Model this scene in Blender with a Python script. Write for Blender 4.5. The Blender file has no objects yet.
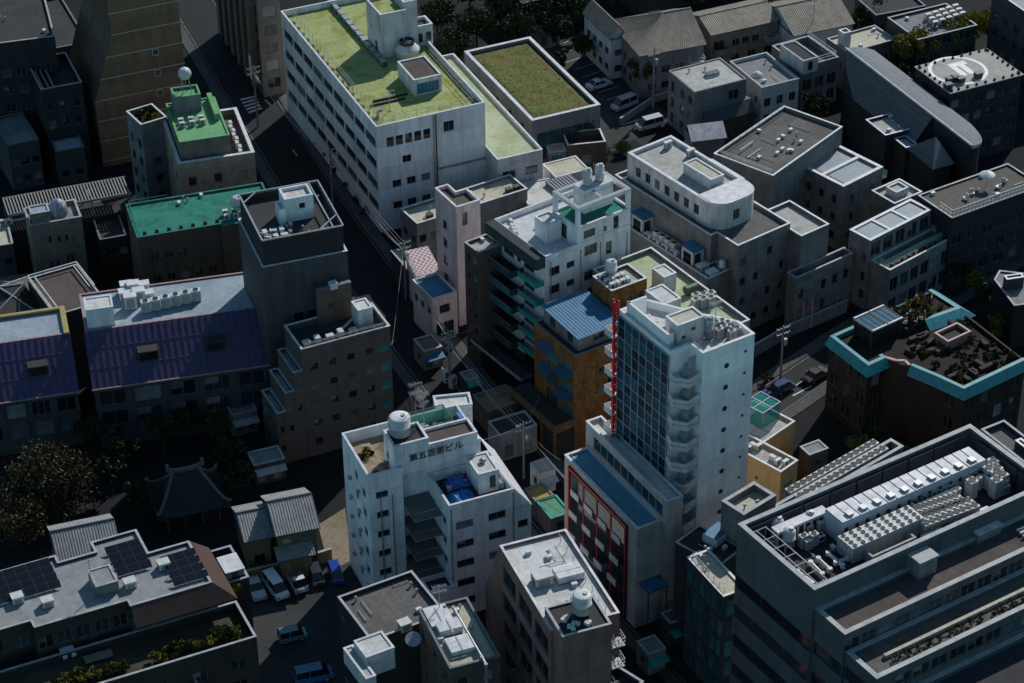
import bpy, bmesh, math, random
from mathutils import Vector, Matrix, noise
rnd = random.Random(11)
PI = math.pi
scene = bpy.context.scene
COL = scene.collection

# ------------------------------------------------------------------ camera (190 m up, looking down on the district)
PITCH, FOC, ROLL, CAMH = math.radians(34.3), 2420.0, math.radians(-0.77), 190.0
_F = Vector((0, math.cos(PITCH), -math.sin(PITCH)))
_r0, _u0 = Vector((1, 0, 0)), Vector((0, math.sin(PITCH), math.cos(PITCH)))
_R = _r0*math.cos(ROLL) + _u0*math.sin(ROLL)
_U = -_r0*math.sin(ROLL) + _u0*math.cos(ROLL)
CAMP = Vector((0, 0, CAMH))
cd = bpy.data.cameras.new('camera'); cam = bpy.data.objects.new('camera', cd); COL.objects.link(cam)
cd.sensor_width = 36.0; cd.lens = FOC*36.0/1024.0; cd.clip_start = 1.0; cd.clip_end = 12000
cam.matrix_world = Matrix(((_R.x, _U.x, -_F.x, 0), (_R.y, _U.y, -_F.y, 0), (_R.z, _U.z, -_F.z, CAMH), (0, 0, 0, 1)))
scene.camera = cam
VW = {'1':(0,0,4),'2':(256,0,4),'3':(512,0,4),'4':(768,0,4),'5':(0,171,4),'6':(256,171,4),'7':(512,171,4),'8':(768,171,4),
      'u1':(0,342,4),'u2':(256,342,4),'u3':(512,342,4),'u4':(768,342,4),'v1':(0,512,4),'v2':(256,512,4),'v3':(512,512,4),'v4':(768,512,4),
      'A':(600,270,5.256),'B':(545,400,3.795),'C':(420,160,5.693),'D':(460,260,4.267),'E':(820,280,4.02),'F':(720,420,2.595),
      'G':(570,0,4.876),'H':(820,40,4.02),'K':(330,390,4.876),'R3':(480,510,6.206),'R5':(500,160,6.206),'R6':(640,120,6.83),'R1':(0,530,6.83),'R2':(110,520,6.83),'R4':(340,20,6.83),'R7':(160,60,7.59)}
def q(k, x, y):
    o = VW[k]; return (o[0]+x/o[2], o[1]+y/o[2])
def at(p, z=0.0):
    """survey: the world point seen at picture point p that lies at height z"""
    d = _F*FOC + _R*(p[0]-512) - _U*(p[1]-341.5)
    return CAMP + d*((z-CAMP.z)/d.z)

# ------------------------------------------------------------------ materials
MATS = {}
def nodes(name):
    m = bpy.data.materials.new(name); m.use_nodes = True
    nt = m.node_tree; bs = nt.nodes['Principled BSDF']
    return m, nt, bs
def N(nt, t, **kw):
    n = nt.nodes.new(t)
    for k, v in kw.items(): setattr(n, k, v)
    return n
def math_n(nt, op, a, b=None, c=None):
    n = N(nt, 'ShaderNodeMath', operation=op)
    for i, v in enumerate((a, b, c)):
        if v is None: continue
        if isinstance(v, (int, float)): n.inputs[i].default_value = v
        else: nt.links.new(v, n.inputs[i])
    return n.outputs[0]
def ramp(nt, src, stops):
    n = N(nt, 'ShaderNodeValToRGB'); cr = n.color_ramp
    while len(cr.elements) < len(stops): cr.elements.new(0.5)
    for e, (p, c) in zip(cr.elements, stops):
        e.position = p; e.color = (c, c, c, 1) if isinstance(c, (int, float)) else (*c, 1)
    nt.links.new(src, n.inputs[0]); return n.outputs[0]
def mix(nt, fac, a, b, mode='MIX'):
    n = N(nt, 'ShaderNodeMix', data_type='RGBA', blend_type=mode)
    for s, v in ((n.inputs[0], fac), (n.inputs[6], a), (n.inputs[7], b)):
        if isinstance(v, (int, float)): s.default_value = v
        elif isinstance(v, tuple): s.default_value = (*v, 1)
        else: nt.links.new(v, s)
    return n.outputs[2]
def noise_n(nt, vec, scale, detail=4, rough=.6, dist=0):
    n = N(nt, 'ShaderNodeTexNoise'); n.inputs['Scale'].default_value = scale; n.inputs['Detail'].default_value = detail
    n.inputs['Roughness'].default_value = rough; n.inputs['Distortion'].default_value = dist
    nt.links.new(vec, n.inputs['Vector']); return n.outputs['Fac']
def comb(nt, x, y, z):
    n = N(nt, 'ShaderNodeCombineXYZ')
    for i, v in enumerate((x, y, z)):
        if isinstance(v, (int, float)): n.inputs[i].default_value = v
        else: nt.links.new(v, n.inputs[i])
    return n.outputs[0]
def wallm(name, col, tile=None, stain=.5, rough=.75, joint=.5, var=.12, spec=.3):
    """facade: panels or tiles laid in the wall's own plane, rain streaks, blotches"""
    if name in MATS: return MATS[name]
    m, nt, bs = nodes(name)
    tc = N(nt, 'ShaderNodeTexCoord'); sp = N(nt, 'ShaderNodeSeparateXYZ'); nt.links.new(tc.outputs['Object'], sp.inputs[0])
    sn = N(nt, 'ShaderNodeSeparateXYZ'); nt.links.new(tc.outputs['Normal'], sn.inputs[0])
    x, y, z = sp.outputs
    h = math_n(nt, 'ADD', math_n(nt, 'MULTIPLY', x, math_n(nt, 'ABSOLUTE', sn.outputs[1])), math_n(nt, 'MULTIPLY', y, math_n(nt, 'ABSOLUTE', sn.outputs[0])))
    v = comb(nt, h, z, 0)
    c = tuple(col)
    out = None
    if tile:
        b = N(nt, 'ShaderNodeTexBrick', offset=tile[2] if len(tile) > 2 else 0.0)
        nt.links.new(v, b.inputs['Vector'])
        b.inputs['Scale'].default_value = 1; b.inputs['Brick Width'].default_value = tile[0]; b.inputs['Row Height'].default_value = tile[1]
        b.inputs['Mortar Size'].default_value = tile[3] if len(tile) > 3 else .03; b.inputs['Mortar Smooth'].default_value = .3
        b.inputs['Color1'].default_value = (*[k*(1+var) for k in c], 1); b.inputs['Color2'].default_value = (*[k*(1-var) for k in c], 1)
        b.inputs['Mortar'].default_value = (*[k*joint for k in c], 1)
        out = b.outputs['Color']
    base = out if out is not None else c
    streak = noise_n(nt, comb(nt, math_n(nt, 'MULTIPLY', h, .8), math_n(nt, 'MULTIPLY', z, .16), 0), 1.0, 5, .65)
    blot = noise_n(nt, tc.outputs['Object'], .35, 5, .7, .4)
    s1 = ramp(nt, streak, [(.32, 1-stain*.75), (.56, 1.0)])
    s2 = ramp(nt, blot, [(.3, 1-stain*.45), (.65, 1.06)])
    r = mix(nt, 1.0, base, s1, 'MULTIPLY'); r = mix(nt, 1.0, r, s2, 'MULTIPLY')
    nt.links.new(r, bs.inputs['Base Color'])
    bs.inputs['Roughness'].default_value = rough; bs.inputs['Specular IOR Level'].default_value = spec
    MATS[name] = m; return m
def roofm(name, col, dirt=(.25, .22, .18), amount=.55, seams=None, scale=.22, rough=.85, spec=.2):
    """flat roof: membrane with damp patches, dust, faint seams"""
    if name in MATS: return MATS[name]
    m, nt, bs = nodes(name)
    tc = N(nt, 'ShaderNodeTexCoord'); vec = tc.outputs['Object']; c = tuple(col)
    base = c
    if seams:
        b = N(nt, 'ShaderNodeTexBrick', offset=.0); nt.links.new(vec, b.inputs['Vector'])
        b.inputs['Scale'].default_value = 1; b.inputs['Brick Width'].default_value = seams[0]; b.inputs['Row Height'].default_value = seams[1]
        b.inputs['Mortar Size'].default_value = .03; b.inputs['Mortar Smooth'].default_value = .4
        b.inputs['Color1'].default_value = (*[k*1.07 for k in c], 1); b.inputs['Color2'].default_value = (*[k*.92 for k in c], 1); b.inputs['Mortar'].default_value = (*[k*.62 for k in c], 1)
        base = b.outputs['Color']
    n1 = noise_n(nt, vec, scale, 6, .68, .8); n2 = noise_n(nt, vec, 1.7, 5, .7, .2); n3 = noise_n(nt, vec, 9, 3, .6)
    f = math_n(nt, 'MULTIPLY', ramp(nt, n1, [(.47, 0.0), (.62, 1.0)]), amount)
    r = mix(nt, f, base, tuple(a*b*2.2 for a, b in zip(c, dirt)))
    r = mix(nt, 1.0, r, ramp(nt, n2, [(.3, .78), (.6, 1.05)]), 'MULTIPLY')
    r = mix(nt, 1.0, r, ramp(nt, n3, [(.3, .9), (.7, 1.06)]), 'MULTIPLY')
    nt.links.new(r, bs.inputs['Base Color']); bs.inputs['Roughness'].default_value = rough; bs.inputs['Specular IOR Level'].default_value = spec
    MATS[name] = m; return m
def plain(name, col, rough=.6, metal=0.0, spec=.4, var=.25, scale=1.3):
    if name in MATS: return MATS[name]
    m, nt, bs = nodes(name)
    tc = N(nt, 'ShaderNodeTexCoord')
    n1 = noise_n(nt, tc.outputs['Object'], scale, 5, .65, .3)
    r = mix(nt, 1.0, tuple(col), ramp(nt, n1, [(.3, 1-var), (.65, 1+var*.3)]), 'MULTIPLY')
    nt.links.new(r, bs.inputs['Base Color']); bs.inputs['Roughness'].default_value = rough; bs.inputs['Metallic'].default_value = metal
    bs.inputs['Specular IOR Level'].default_value = spec
    MATS[name] = m; return m
def glassm(name, col, rough=.06, spec=.6):
    if name in MATS: return MATS[name]
    m, nt, bs = nodes(name)
    tc = N(nt, 'ShaderNodeTexCoord'); oi = N(nt, 'ShaderNodeObjectInfo')
    n1 = noise_n(nt, tc.outputs['Object'], .8, 2, .5)
    r = mix(nt, 1.0, tuple(col), ramp(nt, oi.outputs['Random'], [(0, .5), (1, 1.7)]), 'MULTIPLY')
    r = mix(nt, 1.0, r, ramp(nt, n1, [(.3, .7), (.7, 1.2)]), 'MULTIPLY')
    nt.links.new(r, bs.inputs['Base Color']); bs.inputs['Roughness'].default_value = rough; bs.inputs['Specular IOR Level'].default_value = spec
    MATS[name] = m; return m
def clearm(name, col, alpha=.35):
    if name in MATS: return MATS[name]
    m, nt, bs = nodes(name)
    bs.inputs['Base Color'].default_value = (*col, 1); bs.inputs['Roughness'].default_value = .08; bs.inputs['Alpha'].default_value = alpha
    MATS[name] = m; return m

WHITE = plain('white_paint', (.62,.63,.64), .5, 0, .4, .3)
CAPW = plain('white_coping', (.6,.6,.62), .5, 0, .4, .35, .9)
CAPG = plain('grey_coping', (.36,.37,.38), .6, 0, .3, .35, .9)
CAPD = plain('dark_coping', (.16,.17,.18), .6, 0, .3, .3, .9)
STEEL = plain('galvanised_steel', (.38,.4,.42), .4, .5, .5, .35)
DSTEEL = plain('dark_steel', (.06,.065,.07), .5, .3, .4, .3)
ALU = plain('window_aluminium', (.25,.26,.27), .4, .4, .5, .2)
ACBODY = plain('appliance_enamel', (.56,.56,.54), .5, 0, .4, .25)
ACDARK = plain('fan_black', (.02,.021,.022), .6)
RUBBER = plain('tyre_rubber', (.015,.015,.015), .8)
GLASS = glassm('window_glass', (.018,.022,.026))
GLASSK = glassm('sky_reflecting_glass', (.05,.07,.085), .05, 1.0)
GLASSL = glassm('curtained_glass', (.13,.14,.14), .12)
GLASSB = glassm('blue_curtain_glass', (.012,.045,.07), .05, .8)
GLASST = glassm('teal_glass', (.03,.12,.13), .06)
CLEAR = clearm('balustrade_glass', (.35,.6,.55), .22)
CONC = wallm('concrete_wall', (.3,.3,.29), (1.8,.9,0,.015), .5)

# ------------------------------------------------------------------ mesh helpers
def link(name, me, parent=None, loc=None, rot=None):
    o = bpy.data.objects.new(name, me); COL.objects.link(o)
    if parent is not None: o.parent = parent
    if loc is not None: o.location = loc
    if rot is not None: o.rotation_euler = rot
    return o
class MB:
    """collects shapes of one object"""
    def __init__(s): s.v = []; s.f = []; s.mi = []; s.mats = []; s.sm = []
    def mat(s, m):
        if m not in s.mats: s.mats.append(m)
        return s.mats.index(m)
    def add(s, vs, fs, m, smooth=False):
        b = len(s.v); s.v += [tuple(p) for p in vs]; k = s.mat(m)
        for f in fs: s.f.append(tuple(b+i for i in f)); s.mi.append(k); s.sm.append(smooth)
    def quad(s, a, b, c, d, m): s.add((a, b, c, d), ((0,1,2,3),), m)
    def box(s, x0, x1, y0, y1, z0, z1, m, top=None):
        vs = [(x0,y0,z0),(x1,y0,z0),(x1,y1,z0),(x0,y1,z0),(x0,y0,z1),(x1,y0,z1),(x1,y1,z1),(x0,y1,z1)]
        s.add(vs, ((0,3,2,1),(0,1,5,4),(1,2,6,5),(2,3,7,6),(3,0,4,7)), m); s.add(vs[4:], ((0,1,2,3),), top or m)
    def bar(s, a, b, w, m, h=None):
        a, b = Vector(a), Vector(b); d = b-a
        if d.length < 1e-5: return
        d.normalize(); up = Vector((0,0,1)) if abs(d.z) < .95 else Vector((1,0,0))
        x = d.cross(up).normalized()*w/2; y = x.cross(d).normalized()*(h or w)/2
        vs = [a-x-y, a+x-y, a+x+y, a-x+y, b-x-y, b+x-y, b+x+y, b-x+y]
        s.add(vs, ((0,1,2,3),(7,6,5,4),(0,4,5,1),(1,5,6,2),(2,6,7,3),(3,7,4,0)), m)
    def tube(s, pts, r, m, n=6):
        for a, b in zip(pts, pts[1:]):
            s.cone(a, b, r, r, m, n)
    def cone(s, a, b, r0, r1, m, n=10, caps=True):
        a, b = Vector(a), Vector(b); d = (b-a).normalized(); up = Vector((0,0,1)) if abs(d.z) < .95 else Vector((1,0,0))
        x = d.cross(up).normalized(); y = d.cross(x).normalized()
        vs = [a+(x*math.cos(t)+y*math.sin(t))*r0 for t in (2*PI*i/n for i in range(n))] + [b+(x*math.cos(t)+y*math.sin(t))*r1 for t in (2*PI*i/n for i in range(n))]
        s.add(vs, [(i, n+i, n+(i+1)%n, (i+1)%n) for i in range(n)], m, True)
        if caps: s.add(vs[n:], [tuple(reversed(range(n)))], m); s.add(vs[:n], [tuple(range(n))], m)
    def lathe(s, prof, m, n=20, c=(0,0,0)):
        vs = []
        for r, z in prof:
            for i in range(n): t = 2*PI*i/n; vs.append((c[0]+r*math.cos(t), c[1]+r*math.sin(t), c[2]+z))
        fs = [(j*n+i, j*n+(i+1)%n, (j+1)*n+(i+1)%n, (j+1)*n+i) for j in range(len(prof)-1) for i in range(n)]
        s.add(vs, fs, m, True)
        s.add(vs[-n:], [tuple(range(n))], m)
    def poly(s, pts, m): s.add(pts, [tuple(range(len(pts)))], m)
    def prism(s, pts, z0, z1, m, top=None):
        n = len(pts); vs = [(p[0], p[1], z0) for p in pts]+[(p[0], p[1], z1) for p in pts]
        s.add(vs, [(i, (i+1)%n, n+(i+1)%n, n+i) for i in range(n)]+[tuple(reversed(range(n)))], m); s.add(vs[n:], [tuple(range(n))], top or m)
    def mesh(s, name):
        me = bpy.data.meshes.new(name); me.from_pydata(s.v, [], s.f)
        for m in s.mats: me.materials.append(m)
        me.polygons.foreach_set('material_index', s.mi); me.polygons.foreach_set('use_smooth', s.sm); me.update(); return me
    def obj(s, name, parent=None, loc=None, rot=None): return link(name, s.mesh(name), parent, loc, rot)
def tag(o, label, cat, group=None, kind=None):
    if label: o['label'] = label
    if cat: o['category'] = cat
    if group: o['group'] = group
    if kind: o['kind'] = kind
    return o
def empty(name, loc, rz, label, cat, group=None):
    o = bpy.data.objects.new(name, None); COL.objects.link(o); o.location = loc; o.rotation_euler = (0,0,rz)
    return tag(o, label, cat, group)
def offset(poly, d):
    """move every edge of a CCW polygon inwards by d"""
    n = len(poly); out = []
    for i in range(n):
        p0, p1, p2 = Vector(poly[i-1]), Vector(poly[i]), Vector(poly[(i+1)%n])
        e1 = (p1-p0).normalized(); e2 = (p2-p1).normalized(); n1 = Vector((-e1.y, e1.x)); n2 = Vector((-e2.y, e2.x))
        k = 1+n1.dot(n2); out.append(tuple(p1+(n1+n2)*(d/max(k, .25))))
    return out
WINM = {}
def window_mesh(w, h, nm, nr, fm, gm):
    half = gm == 'half'; gm = GLASS if half else gm
    key = (round(w,2), round(h,2), nm, nr, fm.name, gm.name, half)
    if key not in WINM:
        a = MB(); t = .06
        a.box(-w/2, w/2, -.03, .03, -h/2, -h/2+t, fm); a.box(-w/2, w/2, -.03, .03, h/2-t, h/2, fm)
        a.box(-w/2, -w/2+t, -.03, .03, -h/2+t, h/2-t, fm); a.box(w/2-t, w/2, -.03, .03, -h/2+t, h/2-t, fm)
        for i in range(1, nm): x = -w/2+w*i/nm; a.box(x-.025, x+.025, -.025, .025, -h/2+t, h/2-t, fm)
        for i in range(1, nr): z = -h/2+h*i/nr; a.box(-w/2+t, w/2-t, -.02, .02, z-.025, z+.025, fm)
        g = MB(); g.quad((-w/2+.02,.01,-h/2+.02),(w/2-.02,.01,-h/2+.02),(w/2-.02,.01,h/2-.02),(-w/2+.02,.01,h/2-.02), gm)
        if half: g.quad((-w/2+.04,0,0),(w/2*.1,0,0),(w/2*.1,0,h/2-.04),(-w/2+.04,0,h/2-.04), GLASSL)
        WINM[key] = (a.mesh('window'), g.mesh('pane'))
    return WINM[key]
ALLB = []
class Mass:
    """a storeyed block of a building: walls with true openings, parapet with coping, roof deck"""
    def __init__(s, b, name, poly, z0, z1, wall, roof, par=.6, pt=.22, cap=CAPW, main=False, over=.04):
        s.b, s.name, s.poly, s.z0, s.z1, s.wall, s.roof, s.par, s.pt, s.cap, s.main, s.over = b, name, poly, z0, z1, wall, roof, par, pt, cap, main, over
        s.op = []; b.masses.append(s)
    def elen(s, e): return (Vector(s.poly[(e+1)%len(s.poly)])-Vector(s.poly[e])).length
    def win(s, e, a, z, w, h, nm=1, nr=1, fm=None, gm=None, kind='window'):
        L = s.elen(e)
        if a-w/2 < .05 or a+w/2 > L-.05 or z < s.z0 or z+h > s.z1: return
        for o in s.op:
            if o[0] == e and abs(o[1]-a) < (o[3]+w)/2 and o[2] < z+h and z < o[2]+o[4]: return
        s.op.append((e, a, z, w, h, nm, nr, fm or ALU, gm, kind))
    def row(s, e, z, n, w, h, a0=0., a1=1., skip=0., **k):
        L = s.elen(e); a0 *= L; a1 *= L
        for i in range(n):
            if rnd.random() < skip: continue
            s.win(e, a0+(a1-a0)*(i+.5)/n, z, w, h, **k)
    def grid(s, e, z, dz, rows, n, w, h, a0=0., a1=1., skip=0., **k):
        for r in range(rows): s.row(e, z+dz*r, n, w, h, a0, a1, skip, **k)
    def build(s):
        P = s.poly; n = len(P); bm = MB(); W = s.wall
        for e in range(n):
            p = Vector((*P[e], 0)); r = Vector((*P[(e+1)%n], 0)); L = (r-p).length; d = (r-p)/L; nrm = Vector((d.y, -d.x, 0))
            ops = [o for o in s.op if o[0] == e]
            xs = sorted({0.0, L, *[o[1]-o[3]/2 for o in ops], *[o[1]+o[3]/2 for o in ops]})
            zs = sorted({s.z0, s.z1, *[o[2] for o in ops], *[o[2]+o[4] for o in ops]})
            pt = lambda a, z, dep=0.0: tuple(p+d*a-nrm*dep+Vector((0,0,z)))
            for i in range(len(xs)-1):
                if xs[i+1]-xs[i] < 1e-4: continue
                xm = (xs[i]+xs[i+1])/2; run = None
                cells = []
                for j in range(len(zs)-1):
                    zm = (zs[j]+zs[j+1])/2
                    hole = any(abs(xm-o[1]) < o[3]/2 and o[2] < zm < o[2]+o[4] for o in ops)
                    if not hole:
                        if run is None: run = zs[j]
                        end = zs[j+1]
                    if hole and run is not None: cells.append((run, end)); run = None
                if run is not None: cells.append((run, zs[-1]))
                for z0, z1 in cells: bm.quad(pt(xs[i], z0), pt(xs[i+1], z0), pt(xs[i+1], z1), pt(xs[i], z1), W)
            D = .2
            for (_, a, z, w, h, nm, nr, fm, gm, kind) in ops:
                x0, x1, z1 = a-w/2, a+w/2, z+h
                bm.quad(pt(x0,z), pt(x0,z1), pt(x0,z1,D), pt(x0,z,D), W); bm.quad(pt(x1,z1), pt(x1,z), pt(x1,z,D), pt(x1,z1,D), W)
                bm.quad(pt(x0,z), pt(x0,z,D), pt(x1,z,D), pt(x1,z), W); bm.quad(pt(x0,z1,D), pt(x0,z1), pt(x1,z1), pt(x1,z1,D), W)
        inner = offset(P, s.pt); zr = s.z1-s.par; cz = .07
        if s.par > 0:
            ou = offset(P, -s.over); ii = offset(P, s.pt+.03)
            for i in range(n):
                j = (i+1)%n
                bm.quad((*inner[j], zr), (*inner[i], zr), (*inner[i], s.z1), (*inner[j], s.z1), W)
                for A, B in ((ou, ii),):
                    bm.quad((*A[i], s.z1+cz), (*A[j], s.z1+cz), (*B[j], s.z1+cz), (*B[i], s.z1+cz), s.cap)
                    bm.quad((*A[i], s.z1), (*A[j], s.z1), (*A[j], s.z1+cz), (*A[i], s.z1+cz), s.cap)
                    bm.quad((*B[j], s.z1), (*B[i], s.z1), (*B[i], s.z1+cz), (*B[j], s.z1+cz), s.cap)
                    bm.quad((*A[j], s.z1), (*A[i], s.z1), (*B[i], s.z1), (*B[j], s.z1), s.cap)
        o = bm.obj(s.name, s.b.root); s.o = o
        rm = MB()
        if s.par > 0: rm.poly([(*p, zr) for p in inner], s.roof)
        elif s.roof is not None:
            ou = offset(P, -s.over*2); rm.prism(ou, s.z1+.002, s.z1+.14, s.cap, s.roof)
        if rm.f: rm.obj('roof', s.b.root if s.main else o)
        for (e, a, z, w, h, nm, nr, fm, gm, kind) in s.op:
            p = Vector((*P[e], 0)); r = Vector((*P[(e+1)%n], 0)); d = (r-p).normalized(); nrm = Vector((d.y, -d.x, 0))
            g = gm or rnd.choices((GLASS, GLASSL, 'half', GLASSK), (60, 14, 16, 10))[0]
            f_, g_ = window_mesh(w, h, nm, nr, fm, g)
            c = p+d*a-nrm*.14+Vector((0,0,z+h/2))
            wo = link(kind, f_, s.b.root, c, (0,0,math.atan2(d.y, d.x))) if s.main else link(kind, f_, o, c, (0,0,math.atan2(d.y, d.x)))
            if s.main: link('pane', g_, wo)
            else:
                # a pane of a window on an upper block is joined into the window itself
                bpy.data.objects.remove(wo)
                key = f_.name+'|'+g_.name
                if key not in WINM:
                    b2 = MB()
                    for me in (f_, g_):
                        for pp in me.polygons: b2.add([tuple(me.vertices[i].co) for i in pp.vertices], (tuple(range(len(pp.vertices))),), me.materials[pp.material_index])
                    WINM[key] = b2.mesh('window')
                link(kind, WINM[key], o, c, (0,0,math.atan2(d.y, d.x)))
class Bld:
    def __init__(s, name, label, cat, L, F, R, h, W=None, D=None, z0=0., group=None, th=None):
        pL, pF, pR = at(L, h), at(F, h), at(R, h); u, v = pR-pF, pL-pF
        if th is None:
            t0 = math.atan2(u.y, u.x); t1 = math.atan2(v.y, v.x)-PI/2
            wu, wv = u.length, v.length; th = (t0*wu+t1*wv)/(wu+wv)
        else: th = math.radians(th)
        s.th = th; s.h = h; s.F = Vector((pF.x, pF.y, z0)); s.c, s.s_ = math.cos(th), math.sin(th)
        s.W = W or (u.x*s.c+u.y*s.s_); s.D = D or (-v.x*s.s_+v.y*s.c)
        s.root = empty(name, s.F, th, label, cat, group); s.masses = []; ALLB.append(s)
    def loc(s, p, z):
        """survey point p at height z in the building's own metres"""
        a = at(p, z)-s.F; return Vector((a.x*s.c+a.y*s.s_, -a.x*s.s_+a.y*s.c, z))
    def w(s, x, y, z=0.): return Vector((s.F.x+x*s.c-y*s.s_, s.F.y+x*s.s_+y*s.c, z))
    def rect(s, x0, x1, y0, y1): return [(x0,y0),(x1,y0),(x1,y1),(x0,y1)]
    def main(s, wall, roof, par=.6, poly=None, **k):
        m = Mass(s, 'wall', poly or s.rect(0, s.W, 0, s.D), 0, s.h, wall, roof, par, main=True, **k); return m
    def mass(s, name, x0, x1, y0, y1, z0, z1, wall, roof, par=.3, **k): return Mass(s, name, s.rect(x0,x1,y0,y1), z0, z1, wall, roof, par, **k)
    def pmass(s, name, L, F, R, z0, z1, wall, roof, par=.3, **k):
        l, f, r = s.loc(L, z1), s.loc(F, z1), s.loc(R, z1)
        return s.mass(name, (f.x+l.x)/2, r.x, (f.y+r.y)/2, l.y, z0, z1, wall, roof, par, **k)
    def poly(s, pts, z): return [tuple(s.loc(p, z).xy) for p in pts]
    def finish(s):
        for m in s.masses: m.build()
    def part(s, name, mb): return mb.obj(name, s.root)
    def pipe_down(s, x, y, z1, z0=.2, m=None, r=.07):
        k = MB(); k.cone((x,y,z0), (x,y,z1), r, r, m or STEEL, 6); [k.box(x-r-.03, x+r+.03, y-r-.03, y+r+.03, z0+i*3., z0+i*3.+.06, DSTEEL) for i in range(1, int((z1-z0)/3.))]; return k.obj('drainpipe', s.root)
    def rail(s, pts, z, hh=1.0, m=None, step=1.6, name='railing', mid=1, posts=True):
        b = MB(); m = m or STEEL
        for a, c in zip(pts, pts[1:]):
            a, c = Vector((*a, z)), Vector((*c, z)); n = max(1, int((c-a).length/step))
            for k in range(mid+1): zz = hh*(1-k/(mid+1)); b.bar(a+Vector((0,0,zz)), c+Vector((0,0,zz)), .05, m)
            for i in range(n+1): p = a.lerp(c, i/n); b.bar(p, p+Vector((0,0,hh)), .05, m)
        return b.obj(name, s.root)
# ------------------------------------------------------------------ things that stand on roofs and streets
CACHE = {}
def ac_unit(loc, rz, label, group, w=.85, d=.35, h=.75, fans=1):
    k = ('ac', w, d, h, fans)
    if k not in CACHE:
        b = MB(); b.box(-w/2, w/2, -d/2, d/2, .1, h, ACBODY)
        for i in range(fans):
            z = .1+(h-.1)*(i+.5)/fans; r = min(w*.32, (h-.1)/fans*.42); x = -w*.12
            b.cone((x, -d/2, z), (x, -d/2-.02, z), r, r, ACDARK, 12); b.cone((x, -d/2-.02, z), (x, -d/2-.035, z), r*.3, r*.3, ACBODY, 8)
        for x in (-w*.4, w*.4): b.box(x-.05, x+.05, -d/2, d/2, 0, .1, DSTEEL)
        b.box(w/2, w/2+.03, -d*.3, d*.1, .2, .45, DSTEEL)
        CACHE[k] = b.mesh('outdoor_unit')
    return tag(link('outdoor_unit', CACHE[k], None, loc, (0,0,rz)), label, 'air conditioner', group)
def condenser(loc, rz, label, group, w=1.0, d=1.0, h=1.3):
    k = ('cond', w, d, h)
    if k not in CACHE:
        b = MB(); b.box(-w/2, w/2, -d/2, d/2, .12, h, ACBODY); 
        for x in (-w*.42, w*.42): b.box(x-.05, x+.05, -d/2, d/2, 0, .12, DSTEEL)
        for i in range(7): z = .3+i*(h-.45)/7; b.box(-w*.42, w*.42, -d/2-.012, -d/2, z, z+.05, ACDARK); b.box(-w/2-.012, -w/2, -d*.42, d*.42, z, z+.05, ACDARK)
        f = MB(); r = min(w, d)*.42
        f.cone((0,0,h), (0,0,h+.1), r, r*.97, ACBODY, 16, False); f.cone((0,0,h+.02), (0,0,h+.04), r*.95, r*.95, ACDARK, 16)
        for i in range(4): t = i*PI/2; f.bar((0,0,h+.06), (r*.9*math.cos(t), r*.9*math.sin(t), h+.06), .03, DSTEEL)
        CACHE[k] = (b.mesh('body'), f.mesh('fan'))
    a, f = CACHE[k]; o = tag(link('condenser', a, None, loc, (0,0,rz)), label, 'air conditioner', group)
    link('fan', f, o); return o
def tank(loc, rz, label, r=1.1, h=2.2, m=None, legs=.5, group=None, dome=.25, name='water_tank', ladder=True):
    m = m or ACBODY; o = empty(name, loc, rz, label, 'water tank', group)
    b = MB(); b.lathe([(r*.9, legs), (r, legs+.05), (r, legs+h*.48), (r+.05, legs+h*.48), (r+.05, legs+h*.52), (r, legs+h*.52), (r, legs+h), (r*.7, legs+h+dome*.7), (r*.25, legs+h+dome)], m, 22)
    b.poly([(r*.9*math.cos(-t), r*.9*math.sin(-t), legs) for t in (i*PI/8 for i in range(16))], m); b.obj('tank_shell', o)
    l = MB(); l.lathe([(.26, legs+h+dome*.6), (.26, legs+h+dome+.12)], STEEL, 12, (r*.35, 0, 0)); l.obj('hatch', o)
    s = MB()
    for i in range(4): t = PI/4+i*PI/2; s.box(r*.7*math.cos(t)-.08, r*.7*math.cos(t)+.08, r*.7*math.sin(t)-.08, r*.7*math.sin(t)+.08, 0, legs+.06, DSTEEL)
    s.obj('stand', o)
    if ladder:
        d = MB()
        for y in (-.2, .2): d.bar((-r-.15, y, 0), (-r-.15, y, legs+h+.3), .04, STEEL)
        for i in range(int((legs+h)/.35)): d.bar((-r-.15, -.2, .3+i*.35), (-r-.15, .2, .3+i*.35), .03, STEEL)
        d.obj('ladder', o)
    return o
def antenna(loc, rz, label, h=4., kind=0, group=None):
    o = empty('antenna', loc, rz, label, 'antenna', group)
    b = MB(); b.bar((0,0,0), (0,0,h), .07, STEEL); b.box(-.2, .2, -.2, .2, 0, .08, STEEL)
    for i in range(3): t = i*2*PI/3; b.bar((math.cos(t)*h*.25, math.sin(t)*h*.25, 0), (0,0,h*.5), .02, STEEL)
    b.obj('mast', o)
    d = MB()
    for k, z in enumerate((h*.95, h*.75)):
        d.bar((-.7, 0, z), (.9, 0, z), .04, STEEL)
        for i in range(8): x = -.7+i*.22; l = .5-.03*i; d.bar((x, -l, z), (x, l, z), .025, STEEL)
    d.obj('aerial', o); return o
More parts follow.
